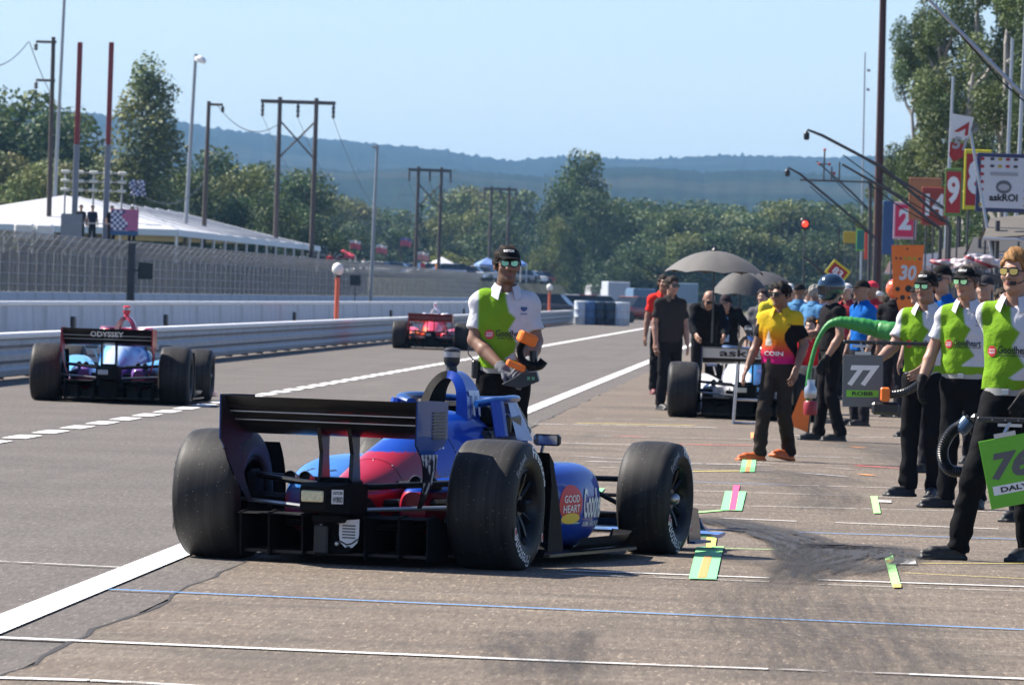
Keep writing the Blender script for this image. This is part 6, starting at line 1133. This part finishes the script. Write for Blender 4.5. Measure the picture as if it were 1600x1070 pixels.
MB().box((0, -.045, h*.15), (w*.5, .004, h*.06)).build('stripe', m_gprint, o); MB().add([(p[0]*.14, -.045, -h*.07+p[1]*.12) for p in Vd], Fd).build('roundel', mat('roundel_grey', (.12, .12, .13), .5), o); MB().add([(p[0]*.10, -.049, -h*.075+p[1]*.06) for p in Vd], Fd).build('roundel_inner', mat('roundel_pale', (.42, .42, .44), .5), o)
# long pit board 30 and others on poles
D = 88; c = P(1416, 440, D); o = empty('long_pit_board', c, .0, 'tall orange pit board 30 with punched holes and a pointed foot', 'sign'); k = D/FPX; pol = [((a-1416)*k, (440-b)*k) for a, b in ((1391, 384), (1442, 382), (1440, 440), (1430, 492), (1416, 498), (1408, 492), (1396, 452))]; MB().prism(pol[::-1], (0, 0, 0), (1, 0, 0), (0, 0, 1), (0, .015, 0)).build('panel', m_orgp, o); mb = MB(); text_flat(mb, '30', (2*k, -.006, (440-426)*k), (1, 0, 0), (0, 0, 1), h=24*k, w=27*k, bold=.04, shear=.15); mb.build('number', mat('silver_print', (.55, .55, .56), .4), o)
for a, b, r in ((1403, 452, 3.6), (1420, 451, 5.5), (1402, 467, 2), (1411, 465, 4), (1421, 465, 2.4), (1430, 466, 3.4), (1416, 389, 1.6)): MB().add([((a-1416)*k+p[0]*r*k, -.003, (440-b)*k+p[1]*r*k) for p in Vd], Fd).build('hole', m_black, o)
for a, r, cc in ((1399, 1.8, 4), (1406, 1.8, 4), (1413, 2.4, 1), (1420, 3, 1), (1428, 3, 1), (1436, 2, 4)): MB().add([((a-1416)*k+p[0]*r*k, -.003, (440-404)*k+p[1]*r*k) for p in Vd], Fd).build('dot', mat('dot_%d' % cc, dots[cc], .5), o)
MB().tube([(0, .02, -.2), (.05, .02, -1.0)], .018, 6).build('handle', m_silver, o)
D = 105; c = P(1309, 425, D); o = empty('diamond_pit_board', c, 0, 'red diamond pit board 83 with a yellow border above the helmet', 'sign'); M = rotm(0, 0, math.radians(36)); w = .33; MB().box((0, 0, 0), (w, .015, w*.78), M=M, bev=.003).build('panel', mat('sign_yellow', (.70, .58, .03), .5), o); MB().box((0, -.010, 0), (w*.80, .006, w*.56), M=M).build('face', mat('sign_red', (.36, .02, .02), .5), o); mb = MB(); text_flat(mb, '83', (0, -.018, .0), M @ Vector((1, 0, 0)), M @ Vector((0, 0, 1)), h=w*.34, w=w*.5, bold=.03); mb.build('number', m_print, o); MB().tube([(0, .02, .1), (0, .02, .7)], .012, 6).build('pole', m_bar, o)
D = 112; c = P(1502, 216, D); k = D/FPX; o = empty('pole_sign', c, 0, 'white and red paddle sign 51 on a slanted silver pole', 'sign'); tl = 14; MB().prism([((a-1502)*k, (216-b)*k) for a, b in ((1484, 252), (1488, 177), (1521, 183), (1508, 250), (1490, 256))][::-1] if 0 else [((a-1502)*k, (216-b)*k) for a, b in ((1487, 178), (1486, 216), (1512, 220), (1521, 183))], (0, 0, 0), (1, 0, 0), (0, 0, 1), (0, .03, 0)).build('upper_panel', m_white, o); MB().prism([((a-1502)*k, (216-b)*k) for a, b in ((1485, 223), (1484, 244), (1492, 253), (1505, 246), (1510, 225))], (0, 0, 0), (1, 0, 0), (0, 0, 1), (0, .03, 0)).build('lower_panel', mat('sign_red', (.36, .02, .02), .5), o); MB().prism([((a-1502)*k, (216-b)*k) for a, b in ((1490, 206), (1514, 190), (1512, 212), (1507, 212), (1508, 201), (1497, 207))][::-1], (0, -.004, 0), (1, 0, 0), (0, 0, 1), (0, -.004, 0)).build('chevron', mat('sign_red', (.36, .02, .02), .5), o); mb = MB(); text_flat(mb, '51', (-.02, -.012, -.09), (1, 0, -.15), (.15, 0, 1), h=.21, w=.24, bold=.04, shear=.1); mb.build('number', m_gprint, o); MB().tube([P(1516, 205, D)-c+Vector((0, .04, 0)), P(1550, 398, D)-c+Vector((0, .04, 0)), P(1562, 470, D)-c+Vector((0, .04, 0))], .024, 8).build('pole', m_silver, o)
# tall timber pole, masts
pole('timber_pole', 1367, -40, 440, 205, .14, mat('red_brown_pole', (.060, .026, .024), .85, noise=.25, stretch=(1, 1, .1)), 'tall dark red brown pole rising from the crowd past the number panels', 'pole', (), -6)
pole('steel_mast', 1576, -40, 300, 150, .05, m_silver, 'slim silver mast above the askROI board', 'mast', (), 9); pole('steel_mast', 1563, 60, 320, 190, .06, m_silver, 'grey mast just left of the slim silver mast', 'mast', (), 2); pole('steel_mast', 1470, 120, 330, 220, .06, m_silver, 'grey mast before the cottonwoods above the red number 9 panel', 'mast', (), 5); pole('antenna_mast', 1343, 82, 440, 330, .05, m_silver, 'thin lattice antenna left of the tall red brown pole', 'mast', ((-2, 3, 110), (-2, 3, 140)), -6)
def boom(pts, D, r, label, head=None, name='pit_boom'):
    c = P(*pts[-1], D); o = empty(name, (c.x, c.y, c.z), 0, label, 'boom'); q = [P(a, b, D)-o.location for a, b in pts]; MB().tube(q, [r*.7]+[r]*(len(q)-1), 8).build('arm', m_dark if D > 90 else m_silver, o); MB().tube([q[-1], q[-1]-Vector((0, 0, c.z))], r*1.3, 8).build('mast', m_dark, o)
    if head: MB().box(q[0]-Vector((.02, 0, .14)), (.13, .13, .18), bev=.03).build('camera_head', m_black, o); MB().tube([q[0], q[0]-Vector((.02, 0, .08))], r*.6, 6).build('head_stem', m_dark, o)
    MB().tube([q[0].lerp(q[-1], .25)-Vector((0, 0, .03)), q[0].lerp(q[-1], .6)-Vector((0, 0, .10)), q[0].lerp(q[-1], .95)-Vector((0, 0, .02))], r*.4, 5).build('air_line', m_black, o); return o
boom([(1262, 203), (1285, 212), (1380, 262), (1484, 352)], 150, .035, 'longest pit boom with a dark camera head reaching past the red brown pole', True); boom([(1232, 262), (1250, 272), (1320, 330), (1368, 372)], 170, .030, 'lowest pit boom with a bent tip in front of the hills', True); boom([(1316, 257), (1400, 305), (1470, 358)], 140, .032, 'short pit boom crossing in front of the number 14 panel'); boom([(1332, 236), (1420, 290), (1500, 340)], 160, .030, 'pit boom just above the short one that crosses the number 14 panel'); boom([(1276, 252), (1330, 300), (1362, 332)], 190, .028, 'thin far pit boom below the cross bar with antennas'); boom([(1440, -12), (1520, 70), (1605, 155), (1650, 200)], 78, .024, 'thick silver boom slanting down across the cottonwoods'); boom([(1255, 400), (1310, 445), (1345, 470)], 130, .030, 'dark boom dipping towards the crowd below the red lamp')
# antenna cross bar
c = P(1305, 283, 180); o = empty('antenna_bar', c, 0, 'horizontal bar with small upright antennas and red balls beside the red brown pole', 'antenna'); k = 180/FPX; MB().tube([(-55*k, 0, 0), (55*k, 0, 0)], .03, 6).build('bar', m_dark, o); MB().tube([(55*k, 0, 0), (60*k, 0, -c.z)], .05, 6).build('mast', m_dark, o)
for dx, hh_ in ((-18, 46), (-6, 22), (6, 30)): MB().tube([(dx*k, 0, 0), (dx*k, 0, hh_*k)], .022, 6).build('antenna', m_dark, o)
for dx, dz in ((-26, 26), (-10, 26), (-18, 48), (-2, 12)): MB().lathe([(.01, -.05), (.05, 0), (.01, .05)], (dx*k, 0, dz*k), n=8).build('ball', mat('dull_red', (.30, .04, .04), .5), o)
MB().tube([(-26*k, 0, 26*k), (-10*k, 0, 26*k)], .015, 5).build('cross_arm', m_dark, o)
# red signal lamp far down the lane
c = P(1258, 350, 240); o = empty('signal_lamp', (c.x, c.y, 0), 0, 'glowing red signal lamp on a dark stand far down the pit lane', 'signal'); MB().box((0, .1, c.z), (.34, .2, .40), bev=.05).build('housing', m_black, o); MB().lathe([(.11, 0), (.10, .05), (.04, .08), (.005, .09)], (0, -.02, c.z), (0, -1, 0), 16).build('red_lens', mat('lit_red_lens', (.6, .02, .01), .3, emit=((1.0, .05, .02), 1.0)), o, 60); MB().tube([(0, .1, 0), (0, .1, c.z-.2)], .03, 6).build('post', m_dark, o)
# pit stands with canopies, tables and kit behind the wall
def stand(y, x, w, d, z, col, label):
    o = empty('pit_stand', (x, y, 0), 0, label, 'pit stand')
    for sx in (0, 1):
        for sy in (0, 1): MB().tube([(sx*w, sy*d, 0), (sx*w, sy*d, z)], .04, 6).build('leg', m_frame_, o)
    MB().box((w/2, d/2, 1.25), (w, d, .08)).build('deck', m_frame_, o); MB().box((w/2, .05, 1.75), (w*.9, .06, .5)).build('monitor_desk', mat('desk_%d' % int(y), (.10, .10, .11), .4), o)
    MB().sheet([[(-.25, -.4, z-.30), (w/2, -.5, z-.12), (w+.25, -.4, z-.30)], [(-.1, d*.4, z+.05), (w/2, d*.45, z+.28), (w+.1, d*.4, z+.05)], [(-.25, d+.3, z-.3), (w/2, d+.4, z-.12), (w+.25, d+.3, z-.3)]]).build('canopy', mat('can_%d' % int(y), col, .75, noise=.15, nscale=2, bump=.3, bscale=4), o, 60); MB().tube([(-.25, -.42, z-.31), (w+.25, -.42, z-.31)], .035, 6).build('canopy_bar', m_silver, o); return o
stand(112, 3.3, 3.2, 2.2, 2.95, (.085, .075, .062), 'pit stand with a drab canopy below the askROI board'); stand(134, 3.6, 3.0, 2.2, 2.85, (.03, .03, .032), 'pit stand with a black canopy below the yellow bordered panel'); stand(158, 3.5, 3.0, 2.2, 2.8, (.06, .05, .045), 'pit stand below the number 14 panel'); stand(184, 3.1, 3.0, 2.2, 2.8, (.04, .05, .08), 'pit stand below the pink number 2 panel'); stand(214, 3.0, 3.0, 2.2, 2.8, (.07, .04, .04), 'far pit stand behind the red brown pole')
# crumpled white and red covers lying on the rail
m_cover = mat('cover_sheet', (1, 1, 1), .4, attr=True, bump=.8, bscale=9, coat=.3); c = P(1508, 408, 92); sd = SDF((-.55, -.2, -.16), (.55, .2, .2), .014); r_ = np.random.default_rng(5)
for i in range(26): sd.ell((r_.uniform(-.42, .42), r_.uniform(-.08, .08), r_.uniform(-.07, .06)), (r_.uniform(.06, .13), .08, r_.uniform(.03, .06)), .03)
fo = folds(3, 40, 90); sd.wave(lambda X, Y, Z: .012*fo(X, Y, Z)); V, F = sd.mesh(); cc = np.tile((.46, .40, .41), (len(V), 1)); cc[(V[:, 0] < -.2) & (V[:, 2] > .0) | (np.sin(V[:, 0]*9+V[:, 2]*25) > .85)] = (.36, .05, .06); o = empty('tyre_cover_bundle', c, 0, 'crumpled white and red covers heaped above the marshals', 'covers'); link('cover', mesh_np('cover', V, F, True, cc), o, m_cover); MB().box((0, .05, -.22), (1.2, .5, .14), bev=.02).build('tray', m_dark, o); [MB().tube([(sx, .05, -.25), (sx, .05, -c.z)], .03, 6).build('leg', m_dark, o) for sx in (-.5, .5)]
# equipment cart with dark kit behind the marshals
for px, D, w, h_, col, lab in ((1500, 96, 1.5, 1.45, (.03, .03, .033), 'black equipment cart behind the two capped marshals'), (1565, 84, 1.3, 1.5, (.05, .055, .04), 'dark olive equipment cart behind the fair haired person'), (1428, 100, 1.1, 1.2, (.06, .02, .02), 'dark red tool cabinet behind the orange pit board'), (1380, 108, 1.2, 1.3, (.025, .03, .05), 'navy tool cabinet behind the person in the orange helmet'), (1322, 118, 1.2, 1.2, (.05, .05, .055), 'grey tool cabinet behind the helmeted refueller')):
    b = at(px, D); o = empty('tool_cart', b, 0, lab, 'cart'); MB().box((0, 0, .12+h_/2), (w, .7, h_-.1), bev=.03).build('cabinet', mat('cart_%d' % px, col, .45, noise=.1), o)
    for i in range(4): MB().box((0, -.36, .28+i*(h_-.25)/4), (w*.88, .03, (h_-.35)/4.6), bev=.008).build('drawer', mat('cart_%d' % px, col, .45), o); MB().tube([(-w*.25, -.39, .30+i*(h_-.25)/4), (w*.25, -.39, .30+i*(h_-.25)/4)], .012, 6).build('drawer_handle', m_alloy, o)
    for sx in (-1, 1): MB().lathe([(.09, -.03), (.09, .03)], (sx*w*.4, -.25, .09), (1, 0, 0), 14).build('castor', m_black, o); MB().lathe([(.09, -.03), (.09, .03)], (sx*w*.4, .25, .09), (1, 0, 0), 14).build('castor', m_black, o)
# ================================================================== CROWD
SK = ((.46, .27, .19), (.36, .21, .14), (.50, .31, .23), (.24, .14, .095))
def extra(px, D, rz, H, label, shirt, trous=(.02, .02, .024), J=None, h=.015, group=None, **kw):
    kw.setdefault('skin', SK[int(px) % 4]); kw.setdefault('belt', None); kw.setdefault('hem', .92); kw.setdefault('collar', tuple(q*.9 for q in shirt)); kw.setdefault('wave', .8)
    return person(at(px, D), rz, H, label, J, h, shirt, trous, group=group, seed=int(px), **kw)
BLU, LBL = (.010, .11, .40), (.09, .23, .42)
extra(1462, 60, -.5, 1.86, 'person in a blue shirt and black cap standing between the two capped marshals', BLU, cap=BLK, glasses='dark', h=.012, J=dict(elA=(-.26, -.02, 1.16), wrA=(-.22, -.16, .94)))
extra(1530, 64, -.3, 1.80, 'person in dark clothes and cap behind the marshal with one glove', (.02, .02, .024), cap=(.03, .03, .035)); extra(1557, 78, .2, 1.72, 'person in a grey shirt seen between the marshals at the wall', (.20, .20, .21), hair=(.04, .03, .02)); extra(1609, 47, -.5, 1.74, 'person in dark clothes with a grey hat behind the fair haired one', (.03, .03, .035), cap=(.16, .17, .15), glasses='dark')
extra(1341, 82, -1.0, 1.78, 'person in a blue shirt and black cap right of the helmeted refueller', BLU, cap=BLK, h=.013); extra(1357, 96, -.8, 1.82, 'person in a red shirt and red cap behind the one in blue', (.45, .03, .04), cap=(.62, .05, .08)); _, i = extra(1392, 89, 2.7, 1.80, 'person in black with an orange helmet seen from behind beside the orange board', (.014, .014, .017))
Hp, R = i['Hp'], i['R']; sd = SDF(np.array(i['j']['head'])-.25, np.array(i['j']['head'])+.25, .012); sd.ell(Hp(0, .01, .03), (.125, .148, .138), .01, np.array(R)); sd.plane(Hp(0, 0, -.10), R @ Vector((0, 0, -1))); V, F = sd.mesh(); link('helmet', mesh_np('helmet', V, F, True, np.tile((.80, .14, .03), (len(V), 1))), i['root'], mat('helmet_shell', (1, 1, 1), .15, attr=True, coat=1))
extra(1243, 100, 2.8, 1.76, 'person in a pale blue shirt and black cap seen from behind near the umbrella', LBL, cap=BLK); extra(1267, 96, 2.4, 1.74, 'grey haired person in a pale blue shirt with a yellow band seen from behind', LBL, hair=(.30, .28, .25))
sit = dict(pel=(0, .05, .50), wai=(0, .03, .64), che=(0, -.04, .88), nek=(0, -.07, 1.03), head=(0, -.10, 1.20), shA=(-.17, -.05, .96), shB=(.17, -.05, .96), elA=(-.24, -.12, .72), elB=(.24, -.12, .72), wrA=(-.16, -.34, .62), wrB=(.16, -.34, .62), hiA=(-.10, .03, .48), hiB=(.10, .03, .48), knA=(-.16, -.40, .50), knB=(.16, -.40, .50), anA=(-.16, -.36, .085), anB=(.16, -.36, .085))
extra(1266, 87, -.3, 1.74, 'person in a red shirt crouching low behind the white car', (.55, .025, .03), (.30, .29, .28), sit, hair=(.03, .02, .015), hem=.50); extra(1204, 98, .4, 1.76, 'person in a yellow and blue shirt behind the person in the yellow to pink shirt', (.60, .50, .04), hair=(.02, .02, .02)); extra(1186, 101, -.2, 1.66, 'person in a grey shirt under the smaller black umbrella', (.10, .10, .11), hair=(.03, .02, .02)); extra(1228, 108, .1, 1.78, 'person in a white shirt behind the row of pit crew', (.60, .60, .62), cap=(.5, .5, .5))
extra(1296, 112, 2.6, 1.75, 'person in a navy shirt behind the helmeted refueller', (.03, .05, .14), hair=(.05, .04, .03)); extra(1318, 104, -.6, 1.80, 'person in a dark red shirt and white cap behind the refueller', (.28, .03, .04), cap=(.6, .58, .56)); extra(1412, 94, -.4, 1.70, 'person in a charcoal shirt behind the orange pit board', (.04, .04, .045), hair=(.06, .04, .03)); extra(1430, 76, -.9, 1.74, 'person in black with a black cap left of the person in blue', (.015, .015, .018), cap=BLK)
cr = ((.50, .03, .04), (.60, .58, .58), (.04, .06, .20), (.02, .02, .025), (.55, .06, .08), (.10, .25, .5), (.62, .2, .03), (.3, .3, .32)); nm = ('red', 'white', 'navy', 'black', 'crimson', 'sky blue', 'orange', 'grey')
rr = random.Random(3); base = []
for k_, (px, D) in enumerate(((1236, 150), (1258, 165), (1281, 142), (1303, 158), (1322, 176), (1342, 150), (1368, 140), (1383, 162), (1401, 134), (1331, 195), (1288, 190), (1352, 210), (1246, 205), (1309, 220), (1372, 186), (1420, 128))):
    extra(px, D, rr.uniform(-1.2, 3.5), rr.uniform(1.68, 1.86), 'far pit crew member in a %s shirt in the crowd along the pit wall' % nm[k_ % 8], cr[k_ % 8], h=.024, group='far pit crew', cap=None if k_ % 2 else cr[(k_+3) % 8], hair=(.04, .03, .02) if k_ % 2 else None, wave=.3)
# people on the flag stand
for k_, (px, col, lab) in enumerate(((125, (.03, .03, .035), 'dark figure on the flag stand next to the grey box'), (143, (.02, .022, .04), 'dark figure on the flag stand between the two posts'), (173, (.015, .015, .018), 'dark figure on the flag stand right of the second post'), (205, (.012, .012, .014), 'dark figure on the flag stand raising the checkered flag'))):
    p = S(px, 301, 2.97); person((p.x, p.y, 2.972), .3, 1.8, lab, dict(wrB=(.22, -.15, 1.75), elB=(.27, -.05, 1.5)) if k_ == 3 else None, .026, col, (.015, .015, .018), hair=(.02, .015, .01), belt=None, hem=.92, collar=None, wave=.3, seed=60+k_)
for k_, (px, D, col) in enumerate(((505, 480, 0), (520, 470, 1), (535, 485, 5), (548, 475, 4))): pass
# ================================================================== SPECTATOR BANK, PARKED CARS, TENTS
bk = MB().sheet([[(-95, 488, -.05), (-50, 488, -.05), (-32, 488, -.05), (-30.6, 488, -.05)], [(-95, 496, 2.2), (-50, 496, 2.2), (-33.5, 496, 2.1), (-30.6, 496, -.05)], [(-95, 700, 2.6), (-50, 700, 2.6), (-33.5, 700, 2.6), (-30.6, 700, -.05)], [(-95, 860, 2.8), (-40, 860, 2.8), (-30, 860, 2.6), (-28, 860, -.05)], [(-95, 880, -.05), (-50, 880, -.05), (-30, 880, -.05), (-28, 880, -.05)]]).build('spectator_bank', m_field, None, 30); bk['kind'] = 'structure'
def parked_meshes():
    body = loft(MB(), [(-2.1, 0, .65, .72, .10, .25, 4), (-2.0, 0, .68, .86, .22, .38, 4.5), (-.6, 0, .70, .90, .24, .42, 5), (.9, 0, .70, .90, .22, .42, 5), (1.9, 0, .66, .85, .14, .36, 4.5), (2.15, 0, .62, .66, .06, .22, 4)], 3, 20); gl = MB().add([(-.76, -1.9, .90), (.76, -1.9, .90), (.76, 1.15, .90), (-.76, 1.15, .90), (-.62, -1.35, 1.46), (.62, -1.35, 1.46), (.62, .25, 1.46), (-.62, .25, 1.46)], [(0, 1, 5, 4), (1, 2, 6, 5), (2, 3, 7, 6), (3, 0, 4, 7), (4, 5, 6, 7)]); rf = MB().box((0, -.55, 1.47), (1.26, 1.68, .05), bev=.02)
    w = MB(); w.lathe([(.20, -.1), (.33, -.09), (.33, .09), (.20, .1)], axis=(1, 0, 0), n=16); return body.mesh('body', 50), gl.mesh('glass'), rf.mesh('roof'), w.mesh('wheel', 40)
pmx = parked_meshes(); mcar = mat('parked_car_paint', (1, 1, 1), .3, objcol=True, coat=.6); pmx[0].materials.append(mcar); pmx[1].materials.append(mat('car_glass', (.02, .025, .03), .08)); pmx[2].materials.append(mcar); pmx[3].materials.append(m_side)
CC = ((.70, .70, .70, 1), (.70, .70, .70, 1), (.30, .31, .33, 1), (.62, .63, .66, 1), (.03, .03, .035, 1), (.25, .03, .03, 1), (.04, .08, .22, 1)); cn = ('white', 'white', 'grey', 'silver', 'black', 'dark red', 'blue')
def parked(p, rz, ci, lab, group):
    o = empty('parked_car', p, rz, lab, 'car', group)
    for nm_, me in zip(('body', 'glass', 'roof'), pmx): q = link(nm_, me, o); q.color = CC[ci]
    for sx in (-.82, .82):
        for sy in (-1.3, 1.35): q = link('wheel', pmx[3], o); q.location = (sx, sy, .33)
for k_ in range(26):
    px = 575+k_*10.5+rr.uniform(-3, 3); D = rr.uniform(660, 700)+max(0, (px-700)*.9); p = S(px, D, 2.6); ci = rr.randrange(7); parked((p.x, p.y, 2.64), rr.uniform(-.5, .5)+1.57, ci, '%s car parked on the spectator bank beyond the fence' % cn[ci], 'cars on the spectator bank')
mtent = mat('popup_tent', (1, 1, 1), .7, objcol=True)
def popup(p, w, h_, col, lab, group):
    o = empty('popup_tent', p, .3, lab, 'tent', group); q = MB().add([(-w/2, -w/2, h_), (w/2, -w/2, h_), (w/2, w/2, h_), (-w/2, w/2, h_), (0, 0, h_+w*.32), (-w/2, -w/2, h_-.25), (w/2, -w/2, h_-.25), (w/2, w/2, h_-.25), (-w/2, w/2, h_-.25)], [(0, 1, 4), (1, 2, 4), (2, 3, 4), (3, 0, 4), (5, 6, 1, 0), (6, 7, 2, 1), (7, 8, 3, 2), (8, 5, 0, 3)]).build('canopy', mtent, o); q.color = (*col, 1)
    for sx in (-1, 1):
        for sy in (-1, 1): MB().tube([(sx*w/2, sy*w/2, 0), (sx*w/2, sy*w/2, h_)], .05, 5).build('leg', m_white, o)
for px, D, w, h_, col, lab in ((505, 470, 2.6, 2.0, (.6, .6, .66), 'pale popup tent at the end of the marquee'), (536, 466, 1.7, 1.9, (.62, .05, .09), 'small red popup tent beyond the fence'), (527, 474, 1.7, 1.8, (.6, .25, .42), 'small pink popup tent beside the red one'), (760, 470, 2.4, 1.9, (.15, .25, .5), 'blue popup tent behind the person at the blue car'), (800, 480, 2.6, 2.1, (.12, .25, .6), 'bright blue popup tent right of the person at the blue car'), (690, 500, 2.4, 1.8, (.65, .65, .68), 'white popup tent on the spectator bank')): D = 560 if px < 600 else 720; p = S(px, D, 2.4); popup((p.x, p.y, 2.3 if px < 600 else 2.6), w*.95, h_*.95, col, lab, None)
# spectators along the rail by the marquee
for k_, (px, ci) in enumerate(((418, 6), (432, 1), (452, 5), (472, 1), (484, 3), (497, 2), (515, 0), (556, 7), (568, 1), (660, 4), (683, 6))):
    p = S(px, 505 if px < 530 else 640, 2.3); person((p.x, p.y, 2.2 if px < 530 else 2.5), rr.uniform(-.5, .5), rr.uniform(1.6, 1.9), 'distant spectator in a %s top standing on the bank by the marquee' % nm[ci], None, .035, cr[ci], (.05, .05, .06), hair=(.03, .02, .02), belt=None, hem=.92, collar=None, wave=0, group='spectators on the bank', seed=80+k_)
# flags
for px, py, D, c1, c2, lab in ((555, 383, 470, (.55, .1, .14), (.6, .6, .62), 'small red and white flag on a stick near the red popup tent'), (596, 390, 470, (.5, .12, .16), (.6, .6, .62), 'red and white flag by the plain thin pole'), (634, 379, 470, (.45, .10, .16), (.10, .12, .3), 'red and blue flag right of the plain thin pole'), (661, 401, 470, (.55, .25, .25), (.62, .6, .58), 'small pale flag near the yellow green bush')):
    c = P(px, py, 600); o = empty('flag', (c.x, c.y, 2.4), 0, lab, 'flag'); z = c.z-2.4; MB().tube([(-.5, 0, 0), (-.5, 0, z+.4)], .03, 5).build('stick', m_dark, o); g = [[(-.5+.2*i_, .12*math.sin(i_*1.2), z-.35+.25*j_+.06*math.sin(i_)) for i_ in range(6)] for j_ in range(4)]; MB().sheet(g[:2]+[g[2]]).build('cloth', mat('flag_%d' % px, c1, .7), o); MB().sheet(g[2:]).build('cloth', mat('flagb_%d' % px, c2, .7), o)
# ================================================================== FAR END OF THE LANE: drums, wall, trucks
m_drum = mat('blue_drum', (.05, .12, .25), .45, noise=.2); m_drumb = mat('navy_drum', (.012, .03, .055), .45, noise=.2); m_drumw = mat('pale_drum', (.45, .50, .56), .5, noise=.15)
dr = [MB().lathe([(.28, 0), (.30, .03), (.29, .30), (.305, .32), (.29, .34), (.29, .60), (.305, .62), (.29, .64), (.30, .92), (.26, .95), (.05, .95)], n=16).mesh('drum', 40) for _k in range(3)]
for q, m_ in zip(dr, (m_drum, m_drumb, m_drumw)): q.materials.append(m_)
for k_ in range(14):
    px = 906+k_*5.2; D = 335+(k_ % 3)*6; p = S(px, D, 0); ci = (2, 2, 0, 0, 1, 0, 1, 1, 0, 1, 0, 2, 2, 2)[k_]; o = link('drum', dr[ci]); o.location = p; o.scale = (1.05, 1.05, 1.25); tag(o, '%s water drum in the crash barrier at the end of the guard rail' % ('blue', 'navy', 'pale')[ci], 'drum', 'crash barrier drums')
t = empty('low_wall', S(930, 430, 0), -.25, 'low sandy yellow wall across the far end of the pit lane', 'wall'); MB().box((0, 0, .55), (14, .3, 1.1), bev=.02).build('wall_face', mat('sandy_wall', (.42, .33, .20), .9, noise=.2, nscale=.5), t); MB().box((0, 0, 1.13), (14.2, .4, .1)).build('coping', mat('coping', (.5, .45, .36), .8), t)
def truck(px, D, w, h_, L, col, lab):
    p = at(px, D); o = empty('truck', p, .15, lab, 'truck'); mt = mat('truck_%d' % px, col, .5, noise=.08, nscale=1); MB().box((0, L/2, .9+(h_-.9)/2), (w, L, h_-.9), bev=.06).build('box_body', mt, o); MB().box((0, L+.9, 1.3), (w*.92, 1.8, 1.9), bev=.15).build('cab', mt, o); MB().box((0, L/2, .62), (w*.8, L, .3)).build('chassis', m_dark, o); MB().box((0, -.03, .9+(h_-.9)/2), (w*.86, .05, (h_-.9)*.9), bev=.01).build('rear_door', mat('truck_door_%d' % px, tuple(q*.85 for q in col), .5), o)
    for sx in (-1, 1):
        for yy in (.9, L-.6, L+1.2): MB().lathe([(.2, -.14), (.46, -.13), (.46, .13), (.2, .14)], (sx*w*.42, yy, .46), (1, 0, 0), 16).build('wheel', m_side, o)
truck(966, 760, 2.5, 3.1, 6, (.42, .45, .50), 'white box truck far behind the drums'); truck(1006, 740, 2.5, 2.4, 6, (.09, .16, .26), 'blue truck far behind the umbrella group'); truck(1072, 760, 2.6, 3.2, 7, (.22, .30, .38), 'grey blue truck just left of the large umbrella'); truck(938, 800, 2.4, 2.7, 5, (.45, .45, .48), 'small white truck near the big dark tree')
for k_, (px, D, ci) in enumerate(((842, 395, 4), (868, 400, 3), (893, 402, 5), (915, 410, 0), (985, 440, 0), (1012, 430, 1), (985, 380, 5))): parked(at(px, D), 1.4+.2*k_, ci, '%s car standing beyond the end of the guard rail' % cn[ci], 'cars beyond the guard rail')
